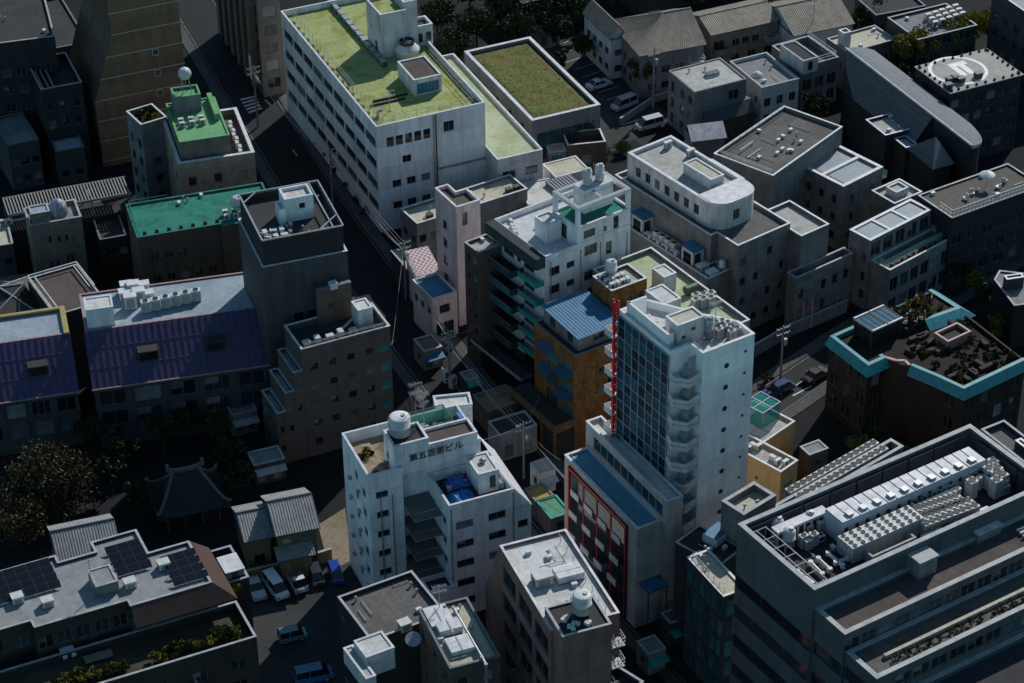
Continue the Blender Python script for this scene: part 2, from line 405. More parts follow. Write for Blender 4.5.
def duct_unit(loc, rz, label, w, d, h, m=None, group=None, name='ventilation_box', cat='ventilation unit'):
    """sheet metal box with a lid rim, louvres and feet"""
    m = m or ACBODY; o = empty(name, loc, rz, label, cat, group)
    b = MB(); b.box(-w/2, w/2, -d/2, d/2, .1, h-.06, m); b.box(-w/2-.05, w/2+.05, -d/2-.05, d/2+.05, h-.06, h, m)
    for x in (-w*.4, w*.4): b.box(x-.06, x+.06, -d/2, d/2, 0, .1, DSTEEL)
    b.obj('casing', o)
    l = MB(); n = max(3, int((h-.4)/.14))
    for i in range(n):
        z = .25+i*(h-.5)/n; l.box(-w*.36, w*.3, -d/2-.02, -d/2, z, z+.05, DSTEEL); l.box(-w/2-.02, -w/2, -d*.36, d*.3, z, z+.05, DSTEEL)
    l.obj('louvre', o); return o
def pipes(pts, r, m, label, name='pipe', group=None, n=6, cat='pipe'):
    b = MB(); b.tube([Vector(p) for p in pts], r, m, n)
    for p in pts: b.lathe([(r*1.25, -r), (r*1.25, r)], m, 8, tuple(p))
    return tag(b.obj(name), label, cat, group)
def clutter(b, x0, x1, y0, y1, z, n, what, big=1.):
    """odds and ends on a roof: little vents, boxes, drain pots and pipes, each a thing"""
    for i in range(n):
        x, y = rnd.uniform(x0, x1), rnd.uniform(y0, y1); k = rnd.choice('vbp'); p = b.w(x, y, z)
        if k == 'v':
            if 'vent' not in CACHE:
                m = MB(); m.cone((0,0,0), (0,0,.55), .1, .1, STEEL, 8); m.cone((0,0,.5), (0,0,.68), .22, .1, STEEL, 10); CACHE['vent'] = m.mesh('roof_vent')
            tag(link('roof_vent', CACHE['vent'], None, p, (0,0,rnd.random()*6)), 'small steel mushroom vent on '+what, 'vent', 'roof vents on '+what)
        elif k == 'b':
            if 'rbox' not in CACHE:
                m = MB(); m.box(-.3, .3, -.2, .2, 0, .42, ACBODY); m.box(-.33, .33, -.23, .23, .42, .46, WHITE); CACHE['rbox'] = m.mesh('junction_box')
            tag(link('junction_box', CACHE['rbox'], None, p, (0,0,b.th+rnd.choice((0, PI/2)))), 'small pale cabinet on '+what, 'cabinet', 'cabinets on '+what)
        else:
            L = rnd.uniform(1.2, 3.2)*big; dx, dy = rnd.choice(((1,0),(0,1))); 
            if x+dx*L > x1 or y+dy*L > y1: continue
            if 'pp' not in CACHE: CACHE['pp'] = 0
            m = MB(); c, s = math.cos(b.th), math.sin(b.th); e = Vector((dx*c-dy*s, dx*s+dy*c, 0))*L; r = .05
            m.tube([Vector((0,0,.02)), Vector((0,0,.2)), e+Vector((0,0,.2)), e+Vector((0,0,.02))], r, STEEL, 6)
            tag(m.obj('pipe', None, p), 'thin grey service pipe on '+what, 'pipe', 'service pipes on '+what)
# ================================================================== buildings
W_WHITE = wallm('white_panel_wall', (.78,.79,.8), (2.4,2.9,0,.02), .3)
W_WHITE2 = wallm('white_tile_wall', (.72,.73,.74), (.9,.45,.5,.012), .35, .5)
W_OFFW = wallm('off_white_render', (.6,.6,.59), (3.2,3.0,0,.015), .4)
W_GREY = wallm('grey_render', (.2,.2,.2), (2.8,2.9,0,.02), .45)
W_CONC = wallm('fair_faced_concrete', (.2,.197,.19), (1.8,.9,0,.014), .5)
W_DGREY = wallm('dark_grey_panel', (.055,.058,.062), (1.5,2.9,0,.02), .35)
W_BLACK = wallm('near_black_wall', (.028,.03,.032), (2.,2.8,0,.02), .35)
W_BEIGE = wallm('beige_tile_wall', (.2,.17,.135), (.8,.4,.5,.012), .35)
W_BROWN = wallm('brown_tile_wall', (.12,.085,.062), (.7,.35,.5,.012), .4)
W_TAUPE = wallm('taupe_tile_wall', (.1,.078,.068), (.6,.3,.5,.01), .35)
W_MAUVE = wallm('mauve_render', (.24,.135,.115), (3.2,3.1,0,.015), .35)
W_PINK = wallm('pale_pink_render', (.74,.56,.54), (1.2,30,0,.015), .35)
W_BRICK = wallm('orange_brown_brick', (.26,.12,.036), (.45,.2,.5,.02), .7, .8, .5, .35)
W_OLIVE = wallm('ochre_render', (.24,.2,.1), None, .5)
W_ORANGE = wallm('apricot_render', (.5,.3,.13), None, .3)
W_TEAL = wallm('dark_teal_panel', (.03,.06,.06), (1.,2.8,0,.02), .3)
R_GREEN = roofm('yellow_green_roof_coating', (.33,.375,.15), (.3,.26,.12), .85, (6,6))
R_PALEG = roofm('pale_green_roof_coating', (.42,.46,.3), (.3,.28,.2), .5)
R_VGREEN = roofm('bright_green_roof_coating', (.15,.36,.17), (.3,.3,.25), .35)
R_TEAL = roofm('teal_roof_coating', (.026,.2,.15), (.25,.3,.25), .8, None, .35)
R_WHITE = roofm('white_roof_membrane', (.58,.58,.57), (.3,.28,.25), .55, (1.8,40))
R_LGREY = roofm('pale_grey_roof_slab', (.42,.42,.4), (.28,.26,.24), .6, (3,3))
R_GREY = roofm('grey_roof_membrane', (.22,.225,.23), (.26,.25,.24), .5, (1.2,50))
R_DGREY = roofm('dark_weathered_slab', (.13,.125,.12), (.3,.28,.26), .7, (.9,.9))
R_CREAM = roofm('cream_roof_coating', (.5,.47,.38), (.28,.26,.22), .45)
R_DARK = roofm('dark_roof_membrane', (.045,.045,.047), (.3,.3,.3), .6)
R_BROWN = roofm('brown_roof_felt', (.1,.08,.075), (.3,.28,.28), .6, (1.,30))
R_BLUEG = roofm('blue_grey_roof_coating', (.3,.36,.42), (.3,.3,.3), .5)
R_BLUE = plain('light_blue_sheet_metal', (.035,.16,.29), .45, .1, .4, .3)
R_JUNK = roofm('earth_strewn_slab', (.26,.22,.17), (.2,.2,.16), .9, None, .5)
TURQ = plain('turquoise_copper_cladding', (.02,.235,.27), .5, 0, .4, .35)
PURPLE = plain('violet_sheet_metal', (.065,.048,.11), .42, .1, .5, .3)
RED = plain('signal_red_paint', (.6,.015,.03), .45)
MOSS = None

# ---- 27 long white block with yellow-green roof
b = Bld('office_building', 'long white office block with yellow-green roof terrace and ribbon windows', 'building', (281.8,11), (376,127), (484.3,102), 18)
W27 = wallm('white_blue_panel_wall', (.76,.77,.78), (3.4,3.6,0,.02), .3)
m = b.main(W27, R_GREEN, .9, cap=WHITE)
BW = b
for z in (14.1, 10.5, 6.9, 3.3):
    m.row(3, z, 9, b.D/9*.9, 1.5, .02, .99, 0, nm=4)
m.row(0, 14.2, 5, 1.15, 1.6, .08, .5, nm=1); m.win(0, 11.4, 14.6, 1.7, 1.7, 2)
m.win(0, 4.6, 11, 1.4, 1.2, 2); m.row(0, 7.2, 3, 1.4, 1.2, .1, .5, nm=2); m.row(0, 3.5, 3, 1.4, 1.2, .1, .5, nm=2)
zr = 17.1
p1, p2, p3 = b.loc(q('2',440,150), zr), b.loc(q('2',505,235), zr), b.loc(q('2',622,205), zr)
pt = b.mass('stair_tower', p2.x, p2.x+4.2, p2.y, p2.y+6.0, zr, zr+7.4, W_OFFW, R_GREEN, .4, cap=WHITE)
pt.win(3, 1.6, zr+3.6, .5, .5); pt.win(3, 3.6, zr+.1, 1., 2., kind='door')
ch = b.mass('chimney', p2.x+4.2, p2.x+6.4, p2.y+.9, p2.y+4.4, zr, zr+8.2, W_OFFW, R_LGREY, .25, cap=WHITE)
an = b.pmass('annex', q('2',618,75), q('2',625,112), q('2',706,95), zr, zr+3.4, W_OFFW, R_DARK, .5, cap=WHITE); an.row(0, zr+.6, 2, 1., 1.6)
bx = b.pmass('plant_room', q('2',565,247), q('2',632,322), q('2',742,298), zr, zr+2.7, W_OFFW, R_BROWN, .12, cap=WHITE)
bx.row(0, zr+.3, 1, bx.elen(0)*.8, 1.7, nm=6, gm=R_BLUE)
lw = b.poly([q('2',925,650), (543,150), q('2',800,212)], 10.5)
wg = Mass(b, 'low_wing', [(b.W+.02, lw[0][1]), (lw[1][0], lw[0][1]), (lw[1][0], lw[2][1]), (b.W+.02, lw[2][1])], 0, 10.5, W_OFFW, R_PALEG, .5, cap=WHITE)
wg.row(0, 6.8, 2, 2., 1.4, nm=2); wg.row(0, 3.2, 2, 2., 1.4, nm=2)
b.finish()
b.rail([(1.6,b.D-1.5),(1.6,1.6),(b.W-1.2,1.6),(b.W-1.2,b.D*.45)], zr, 1.3, STEEL, 1.7)
for (x_, y_) in [(.75, 1.2+i*2.15) for i in range(18)]+[(2.2+i*2.1, .7) for i in range(7)]+[(b.W-.9, 2+i*1.9) for i in range(9)]:
    k0 = MB(); k0.box(x_, x_+.45, y_, y_+.5, zr, zr+.35, CONC); b.part('rail_footing', k0)
k0 = MB(); dx = b.W*.52; k0.box(dx-.12, dx+.12, -.22, -.02, .2, 17.8, STEEL); k0.box(dx+.3, dx+.42, -.2, -.02, .2, 17.8, DSTEEL); b.part('drainpipe', k0)
k0 = MB(); k0.box(dx+.6, b.W-.1, -.3, -.02, 8.6, 8.85, STEEL); b.part('drainpipe', k0)
t = b.loc(q('2',606,228), zr); o = empty('cooling_tower', b.w(t.x,t.y,zr), b.th, 'round cream cooling tower beside the white stair tower on the green roof', 'cooling tower')
k0 = MB(); k0.lathe([(1.5,0),(1.75,.3),(1.8,1.2),(1.95,1.25),(1.95,1.5),(1.6,1.8),(1.3,2.2),(1.1,2.35)], ACBODY, 24); k0.obj('casing', o)
k0 = MB(); k0.cone((0,0,2.3),(0,0,2.9),1.15,1.15,DSTEEL,20,False); k0.cone((0,0,2.5),(0,0,2.55),1.1,1.1,ACDARK,20); [k0.bar((0,0,2.65),(1.1*math.cos(i),1.1*math.sin(i),2.65),.08,STEEL) for i in range(6)]; k0.obj('fan', o)
k0 = MB(); a0, a1, a2 = b.loc(q('2',297,0), zr), b.loc(q('2',440,185), zr), b.loc(q('2',520,268), zr)
xx = (a1.x+a2.x)/2
k0 = MB(); k0.box(-.35,.35,0,a0.y-a2.y,.25,.75,STEEL); [k0.box(-.4,.4,i*2.,i*2.+.12,0,.82,DSTEEL) for i in range(int((a0.y-a2.y)/2))]
tag(k0.obj('duct', None, b.w(xx,a2.y,zr), (0,0,b.th)), 'long grey cable duct running across the yellow-green roof', 'duct')
for i in range(2):
    t = b.loc(q('2',(470,460)[i],(410,428)[i]), zr); k0 = MB()
    for j in range(9): k0.box(j*.62, j*.62+.5, 0, .3, 0, .3, ACDARK, DSTEEL)
    tag(k0.obj('planter_row', None, b.w(t.x,t.y,zr), (0,0,b.th)), 'row of black trays on the green roof, '+('nearer the brown-topped hut','nearer the roof corner')[i], 'tray')
t = b.loc(q('2',488,465), zr); pipes([b.w(t.x,t.y,zr),b.w(t.x,t.y,zr+.9),b.w(t.x+.5,t.y,zr+.9)], .22, STEEL, 'grey bent roof vent in the front corner of the green roof', 'roof_vent', cat='vent')
antenna(b.w(4.2,5.2,zr), b.th, 'thin mast beside the black trays on the yellow-green roof', 3.4)

# ---- 28 flat building with mossy roof
b = Bld('office_building', 'low grey building with a mossy brown-green planted roof inside a pale rim', 'building', (471,50), (532,121), (597,101.5), 8.5)
MOSSM, nt, bs = nodes('moss')
tc = N(nt,'ShaderNodeTexCoord'); n1 = noise_n(nt, tc.outputs['Object'], .35, 6, .7, .5); n2 = noise_n(nt, tc.outputs['Object'], 2.2, 5, .7)
r0 = N(nt,'ShaderNodeValToRGB'); cr = r0.color_ramp; cr.elements[0].position=.36; cr.elements[0].color=(.07,.1,.015,1); cr.elements[1].position=.66; cr.elements[1].color=(.15,.105,.03,1)
e = cr.elements.new(.5); e.color=(.12,.125,.022,1); nt.links.new(n1, r0.inputs[0])
nt.links.new(mix(nt,1.,r0.outputs[0],ramp(nt,n2,[(.3,.55),(.65,1.15)]),'MULTIPLY'), bs.inputs['Base Color']); bs.inputs['Roughness'].default_value=.95
m = b.main(W_GREY, R_DARK, .55, cap=CAPW, pt=.5)
m.row(3, 1.2, 5, 1.2, 5.2, .05, .95, nm=1); m.win(0, b.W*.5, 1.2, b.W*.85, 4.8, 5, 2, gm=GLASST)
b.finish()
k0 = MB(); nx, ny = 26, 52; g = b.rect(1.1,b.W-1.1,1.1,b.D-1.1)
vs = []
for j in range(ny+1):
    for i in range(nx+1):
        x, y = 1.1+(b.W-2.2)*i/nx, 1.1+(b.D-2.2)*j/ny; e_ = min(i,nx-i,j,ny-j)
        vs.append((x,y,8.0+(.12+.16*noise.noise((x*.5,y*.5,1))+.1*noise.noise((x*1.7,y*1.7,4)) if e_ else 0)))
k0.add(vs, [(j*(nx+1)+i,j*(nx+1)+i+1,(j+1)*(nx+1)+i+1,(j+1)*(nx+1)+i) for j in range(ny) for i in range(nx)], MOSSM, True)
for i in range(2600):
    x, y = rnd.uniform(1.2,b.W-1.2), rnd.uniform(1.2,b.D-1.2); a = rnd.random()*6.3; l = rnd.uniform(.05,.16); hh = rnd.uniform(.03,.12); z = 8.1+.16*noise.noise((x*.5,y*.5,1))
    k0.add([(x-math.cos(a)*l,y-math.sin(a)*l,z),(x+math.cos(a)*l,y+math.sin(a)*l,z),(x+rnd.uniform(-.1,.1),y+rnd.uniform(-.1,.1),z+hh)], [(0,1,2)], MOSSM)
tag(b.part('planting', k0), 'patchy moss and sedum bed', None, None, 'stuff')

# ---- 29 small dark outbuilding in front of it
b = Bld('outbuilding', 'small dark brown outbuilding with open roof well below the mossy roof', 'outbuilding', q('3',231,518), q('3',222,582), q('3',368,550), 4.6, D=4.2)
m = b.main(W_BROWN, R_BROWN, 1.5, cap=CAPW); m.win(0, b.W*.5, 1, 1.6, 1.6, 2)
e = b.pmass('porch', q('3',135,580), q('3',148,615), q('3',216,600), 0, 3.4, W_GREY, R_LGREY, .1); e.win(0, e.elen(0)*.5, .6, e.elen(0)*.7, 2.2, 3, gm=GLASST)
b.finish()
b = Bld('shed', 'pale flat-roofed shed beside the dark trees at the top of the car park', 'shed', q('3',22,108), q('3',65,140), q('3',190,100), 3.6)
m = b.main(W_GREY, R_CREAM, .12); m.row(0, .6, 3, 1.2, 1.9); b.finish()

# ---- houses with tiled roofs, top centre
def tilem(name, col, var=.3):
    if name in MATS: return MATS[name]
    m, nt, bs = nodes(name); tc = N(nt,'ShaderNodeTexCoord')
    b_ = N(nt,'ShaderNodeTexBrick', offset=.5); nt.links.new(tc.outputs['UV'], b_.inputs['Vector']); b_.inputs['Scale'].default_value=1
    b_.inputs['Brick Width'].default_value=.32; b_.inputs['Row Height'].default_value=.34; b_.inputs['Mortar Size'].default_value=.012
    b_.inputs['Color1'].default_value=(*[k*(1+var) for k in col],1); b_.inputs['Color2'].default_value=(*[k*(1-var) for k in col],1); b_.inputs['Mortar'].default_value=(*[k*.25 for k in col],1)
    n1 = noise_n(nt, tc.outputs['Object'], .6, 5, .7)
    nt.links.new(mix(nt,1.,b_.outputs['Color'],ramp(nt,n1,[(.3,.7),(.65,1.1)]),'MULTIPLY'), bs.inputs['Base Color']); bs.inputs['Roughness'].default_value=.7
    MATS[name]=m; return m
T_BEIGE = tilem('beige_roof_tile', (.27,.23,.18)); T_GREY = tilem('grey_roof_tile', (.13,.13,.13)); T_SILVER = tilem('silver_glazed_tile', (.3,.3,.3), .15)
def tiled(mb, quad, mat, pitch=.34, amp=.055, sub=5):
    """a roof slope: eave-left, eave-right, ridge-right, ridge-left; tiles run down the slope in rolls"""
    a, b_, c, d = [Vector(p) for p in quad]; L = max((b_-a).length, (c-d).length); n = max(3, int(L/pitch))*sub
    nrm = (b_-a).cross(d-a).normalized(); S = max(1,int(((d-a).length)/.34)) if False else 1
    vs = []
    for i in range(n+1):
        t = i/n; u = t*L/pitch; o = nrm*(amp*abs(math.sin(PI*u)))
        vs += [a.lerp(b_, t)+o, d.lerp(c, t)+o]
    mb.add(vs, [(2*i, 2*i+2, 2*i+3, 2*i+1) for i in range(n)], mat, False)
def uvtile(o):
    me = o.data; uv = me.uv_layers.new(name='UVMap')
    for p in me.polygons:
        n = p.normal; t = Vector((0,0,1)).cross(n); t = t.normalized() if t.length > 1e-4 else Vector((1,0,0)); s = n.cross(t)
        for li in p.loop_indices:
            v = me.vertices[me.loops[li].vertex_index].co; uv.data[li].uv = (v.dot(t), v.dot(s))
def hip(b, x0, x1, y0, y1, z, h, mat, over=.5, axis='x', hip0=True, hip1=True, name='roof', rolls=True, ridgecap=None, gw=None):
    """hipped or gabled roof over a rectangle in the building's metres"""
    X0, X1, Y0, Y1 = x0-over, x1+over, y0-over, y1+over; mb = MB()
    if axis == 'x':
        k = (Y1-Y0)/2; ym = (Y0+Y1)/2; r0 = (X0+(k if hip0 else 0), ym, z+h); r1 = (X1-(k if hip1 else 0), ym, z+h)
        quads = [((X0,Y0,z),(X1,Y0,z),r1,r0), ((X1,Y1,z),(X0,Y1,z),r0,r1)]
        tris = [((X0,Y1,z),(X0,Y0,z),r0,r0)] * hip0 + [((X1,Y0,z),(X1,Y1,z),r1,r1)] * hip1
        gables = [] if hip0 else [[(x0,y1,z-.05),(x0,y0,z-.05),(x0,ym,z+h-.25)]]
        gables += [] if hip1 else [[(x1,y0,z-.05),(x1,y1,z-.05),(x1,ym,z+h-.25)]]
    else:
        k = (X1-X0)/2; xm = (X0+X1)/2; r0 = (xm, Y0+(k if hip0 else 0), z+h); r1 = (xm, Y1-(k if hip1 else 0), z+h)
        quads = [((X0,Y1,z),(X0,Y0,z),r0,r1), ((X1,Y0,z),(X1,Y1,z),r1,r0)]
        tris = [((X0,Y0,z),(X1,Y0,z),r0,r0)] * hip0 + [((X1,Y1,z),(X0,Y1,z),r1,r1)] * hip1
        gables = [] if hip0 else [[(x0,y0,z-.05),(x1,y0,z-.05),(xm,y0,z+h-.25)]]
        gables += [] if hip1 else [[(x1,y1,z-.05),(x0,y1,z-.05),(xm,y1,z+h-.25)]]
    for Q in quads+tris:
        if rolls: tiled(mb, Q, mat)
        elif Q[2] == Q[3]: mb.add(Q[:3], ((0,1,2),), mat)
        else: mb.quad(*Q, mat)
    cs = [(X0,Y0,z),(X1,Y0,z),(X1,Y1,z),(X0,Y1,z)]
    mb.add([(p[0],p[1],z-.12) for p in cs], ((3,2,1,0),), W_OFFW)
    for i in range(4): a, c = cs[i], cs[(i+1)%4]; mb.quad((a[0],a[1],z-.12),(c[0],c[1],z-.12),(c[0],c[1],z+.02),(a[0],a[1],z+.02), DSTEEL)
    o = mb.obj(name, b.root); uvtile(o)
    for t in gables: g = MB(); g.poly(t, gw or W_OFFW); g.obj('gable', b.root)
    rc = MB(); cm = ridgecap or mat
    rc.tube([Vector(r0), Vector(r1)], .16, cm, 8)
    for Q in tris: rc.cone(Q[0], Q[2], .12, .12, cm, 8); rc.cone(Q[1], Q[2], .12, .12, cm, 8)
    ro = rc.obj('ridge', o if False else b.root); uvtile(ro)
    return o
def house(name, label, cat, L, F, R, h, wall, group=None, **k):
    b = Bld(name, label, cat, L, F, R, h, group=group, **k); m = Mass(b, 'wall', b.rect(0,b.W,0,b.D), 0, h, wall, None, 0, main=True); return b, m
# 30 big beige-tiled house
b, m = house('house', 'large grey house under a broad beige tiled hip roof with dark skylight', 'house', q('G',262,120), q('G',345,270), q('G',635,195), 8, W_GREY)
m.grid(0, 1.2, 2.9, 2, 4, 1.5, 1.3, .08, .95, nm=2); m.grid(3, 1.2, 2.9, 2, 4, 1.5, 1.3, .05, .95, nm=2)
b.finish(); hip(b, 0, b.W, 0, b.D+2, 8, 3.4, T_BEIGE, .35, 'x', True, False)
k0 = MB(); s_ = b.loc(q('G',415,75), 9.6); k0.box(s_.x-.9,s_.x+.9,s_.y-.6,s_.y+.6,9.2,10.15,DSTEEL,GLASS); b.part('skylight', k0)
k0 = MB(); k0.box(b.W-2.6,b.W-.2,-1.3,-.01,5.1,5.25,WHITE); b.part('balcony', k0); b.rail([(b.W-2.6,-.02),(b.W-2.6,-1.25),(b.W-.2,-1.25),(b.W-.2,-.02)],5.25,1.,WHITE,.5)
b2, m = house('house', 'beige tiled house with pale gable end left of the largest tiled roof', 'house', q('G',100,60), q('G',200,190), q('G',262,160), 7.5, W_OFFW)
m.grid(3, 1.2, 2.9, 2, 4, 1.4, 1.2, .05, .95, nm=2); m.grid(0, 1.2, 2.9, 2, 1, 1.4, 1.2)
b2.finish(); hip(b2, 0, b2.W, 0, b2.D, 7.5, 2.2, T_BEIGE, .3, 'y', False, False)
# 32
b, m = house('house', 'cream walled house under a low beige tiled roof with recessed balcony', 'house', q('G',625,60), q('G',690,170), q('G',985,75), 6.8, W_BEIGE)
m.win(0, 1.5, 3.6, 2., 1.7, 2); m.row(0, 3.8, 3, 1.3, 1.2, .3, .75, nm=2); m.row(0, 1., 4, 1.5, 1.3, nm=2); m.row(3, 3.8, 2, 1.2, 1.2, nm=2)
b.finish(); hip(b, 0, b.W, 0, b.D, 6.8, 1.6, T_BEIGE, .3, 'x', False, False, gw=W_BEIGE)
k0 = MB(); k0.box(.3,2.8,-1.3,-.01,3.3,3.42,W_BEIGE); k0.box(.3,2.8,-1.3,-1.2,3.42,4.3,W_BEIGE); k0.box(.3,.4,-1.2,-.01,3.42,4.3,W_BEIGE); k0.box(2.7,2.8,-1.2,-.01,3.42,4.3,W_BEIGE)
b.part('balcony', k0); k0 = MB(); k0.box(b.W-2.3,b.W-.2,-1.3,-.01,3.3,3.42,W_BEIGE); b.part('balcony', k0); b.rail([(b.W-2.3,-.03),(b.W-2.3,-1.25),(b.W-.2,-1.25),(b.W-.2,-.03)],3.42,1.,WHITE,.4)
# 31 grey cube
b = Bld('house', 'grey three-storey cube house with pale flat roof and one skylight', 'house', (668,71), (694.5,92.5), (747,79.5), 9.3)
m = b.main(W_GREY, R_LGREY, .1, cap=CAPD); m.win(0, 7.2, 6.3, 1.9, 1.7, 2); m.grid(3, 1., 2.8, 3, 2, 1.3, 1.4, .4, 1, nm=1); m.grid(3, .6, 2.8, 3, 1, .9, 1.9, .04, .3)
b.finish()
s_ = b.loc(q('3',800,300), 9.2); k0 = MB(); k0.box(s_.x-1.1,s_.x+1.1,s_.y-.5,s_.y+.5,9.2,9.75,STEEL,GLASSL); b.part('skylight', k0)
b2, m = house('house', 'small taupe house with steep lean-to roof in front of the grey cube house', 'house', q('3',765,440), q('3',790,490), q('3',950,425), 4.6, W_TAUPE)
m.row(0, 1.5, 4, .5, .7, .1, .9); b2.finish()
k0 = MB(); W_, D_ = b2.W, b2.D; ex = [(-.2,-.3,4.45),(W_+.2,-.3,4.45),(W_+.2,D_*.35,6.0),(-.2,D_*.35,6.0),(W_+.2,D_,5.6),(-.2,D_,5.6)]
k0.add(ex, ((0,1,2,3),), DSTEEL); k0.add(ex, ((3,2,4,5),), R_GREY); k0.add([(0,0,4.6),(0,D_,4.6),(0,D_,5.5),(0,D_*.35,5.9)], ((0,3,2,1),), W_TAUPE); k0.add([(W_,0,4.6),(W_,D_,4.6),(W_,D_,5.5),(W_,D_*.35,5.9)], ((0,1,2,3),), W_TAUPE); b2.part('roof', k0)
# 33
b = Bld('house', 'cream and grey flat-roofed house with a parapet and white roof hatch', 'house', (731,61), (762,88), (798.5,78), 7.5)
m = b.main(W_OFFW, R_GREY, .5, cap=CAPG); m.grid(0, 1., 2.9, 2, 3, 1.2, 1.5, nm=2); m.grid(3, 1.2, 2.9, 2, 3, .7, 1.1)
b.finish(); h_ = b.loc(q('3',980,303), 7); k0 = MB(); k0.lathe([(.9,0),(.85,.3),(.5,.6),(.1,.75)], ACBODY, 16, (h_.x,h_.y,7)); b.part('roof_dome', k0)
# 34
b = Bld('house', 'stepped grey house with roof terrace and small pent hut', 'house', (771.5,46), (802,67.5), (839,57.5), 8)
m = b.main(W_GREY, R_DGREY, 1., cap=CAPG); m.row(0, 3.6, 3, 1.7, 1.9, nm=2); m.row(0, .8, 3, 1.5, 1.9, nm=2); m.grid(3, 1.2, 2.9, 2, 2, 1.,1.1)
e = b.pmass('penthouse', q('4',82,170), q('4',118,262), q('4',192,222), 7, 9.4, W_OFFW, R_DARK, .1, cap=CAPG); e.row(0, 7.4, 1, 1., 1.6)
b.finish(); b.rail([(.3,.3),(b.W-.3,.3),(b.W-.3,b.D-.3)], 8.07, .9, WHITE)
# 35
b = Bld('house', 'grey house with pale dusty flat roof and brown chimney block', 'house', (825.5,39), (848,53), (897,40), 7.2)
m = b.main(W_GREY, R_CREAM, .25, cap=CAPG); m.row(0, 3., 9, .75, 2.2, gm=GLASST); m.row(3, 3.5, 2, 1., 1.2)
e = b.pmass('chimney_block', q('4',285,120), q('4',300,135), q('4',335,128), 6.95, 9.6, W_OFFW, R_BROWN, .1); b.finish()
# 36
b = Bld('office_building', 'grey flat-roofed building with a long rank of roof air conditioners behind yellow-green trees', 'building', (888,17.5), (918,40), (977,25), 9)
m = b.main(W_DGREY, R_GREY, .4, cap=CAPG); m.grid(0, 1.2, 2.9, 3, 5, 1.6, 1.4, nm=2); b.finish()
for r in range(3):
    for i in range(5):
        p = b.loc(q('4',640+i*27+r*14, 78-i*9+r*15), 8.6); ac_unit(b.w(p.x,p.y,8.6), b.th, 'pale box air conditioner in the ranks on the grey roof behind the yellow-green trees', 'air conditioners on the grey roof behind the yellow-green trees', 1., .6, 1.1)
# 37
b, m = house('house', 'house with a single pale tiled roof slope and television mast', 'house', q('4',60,75), q('4',105,142), q('4',325,82), 6, W_OFFW)
m.row(0, 2.6, 4, 1.3, 1.3, nm=2); b.D = max(b.D, 8); b.finish(); hip(b, 0, b.W, 0, b.D+4, 6, 2.6, T_BEIGE, .3, 'x', False, False)
antenna(b.w(4.6,2.,6.6), b.th, 'dark television mast on the single pale tiled slope', 4.5)
# 42 white boxes
SK = plain('sky_light_panel', (.3,.33,.35), .3, 0, .5, .2)
b = Bld('house', 'white flat-topped concrete house with two big roof lights', 'house', (800.5,163), (843.6,187), (881,166), 11)
m = b.main(W_CONC, R_LGREY, .45, cap=WHITE, pt=.5); m.grid(3, 1.5, 3, 3, 3, 1., 1.4, .1, .95); m.grid(0, 1.5, 3, 3, 2, 1., 1.4)
b.finish(); k0 = MB()
for j, (y0,y1) in enumerate(((.08,.46),(.54,.92))): k0.box(b.W*.14,b.W*.86,b.D*y0,b.D*y1,10.55,10.78,CAPW,SK)
k0.box(.52,b.W-.52,b.D*.47,b.D*.53,10.55,11.06,WHITE); b.part('roof_light', k0)
gb = MB(); gb.box(b.W+.02,b.W+2.2,b.D*.1,b.D*.9,8.0,8.15,W_CONC); b.part('balcony', gb)
gb = MB(); gb.box(b.W+2.1,b.W+2.14,b.D*.1,b.D*.9,8.15,9.2,CLEAR); gb.box(b.W+.05,b.W+2.1,b.D*.1,b.D*.1+.04,8.15,9.2,CLEAR); b.part('balustrade', gb)
b = Bld('house', 'small low white-rimmed house with a square raised roof light between two white houses', 'house', (872,190.5), (894.6,204), (922,191.7), 9)
m = b.main(W_CONC, R_LGREY, .5, cap=WHITE); m.grid(0, 1.5, 3, 2, 2, 1.,1.4); e = b.mass('lantern', b.W*.3,b.W*.75,b.D*.3,b.D*.75,8.5,9.6,WHITE,SK,.2); b.finish()
b = Bld('house', 'white-topped house with three square roof lights and glazed planted terrace', 'house', (849,230), (870.5,241), (932,210), 11.5)
m = b.main(W_CONC, R_LGREY, .4, cap=WHITE, pt=.4); m.row(0, 8.6, 5, 2., 2.2, nm=2); m.grid(3, 1.5, 3, 3, 2, .9, 1.5)
tr = b.poly([(868,254),(889,271),(948,237.5)], 8.2)
e = b.mass('terrace', 0.4, b.W+.6, min(tr[1][1],-2.6), -.02, 0, 8.2, W_CONC, R_DGREY, .35, cap=WHITE); e.grid(0, 1., 3.4, 2, 6, 1.7, 2.2, nm=2)
b.finish(); y0 = min(tr[1][1],-2.6); k0 = MB()
for i in range(3): x = b.W*(.06+.315*i); k0.box(x,x+b.W*.25,b.D*.14,b.D*.86,11.1,11.4,CAPW,SK)
k0.box(b.W*.325,b.W*.36,.42,b.D-.42,11.1,11.56,WHITE); k0.box(b.W*.64,b.W*.675,.42,b.D-.42,11.1,11.56,WHITE); b.part('roof_light', k0)
k0 = MB(); k0.box(.8,b.W+.2,y0+1.2,y0+1.24,7.9,9.1,CLEAR); k0.box(b.W+.16,b.W+.2,y0+1.24,-.1,7.9,9.1,CLEAR); k0.box(.8,.84,y0+1.24,-.1,7.9,9.1,CLEAR); b.part('balustrade', k0)
TERR = (b, y0)
# 40, 41 right edge
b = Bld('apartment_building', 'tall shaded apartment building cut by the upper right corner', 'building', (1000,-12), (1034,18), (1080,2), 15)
m = b.main(W_DGREY, R_LGREY, .5); m.grid(3, 1.5, 2.9, 4, 4, 1.4, 1.5, nm=2); m.grid(0, 1.5, 2.9, 4, 4, 1.4, 1.5, nm=2); b.finish()
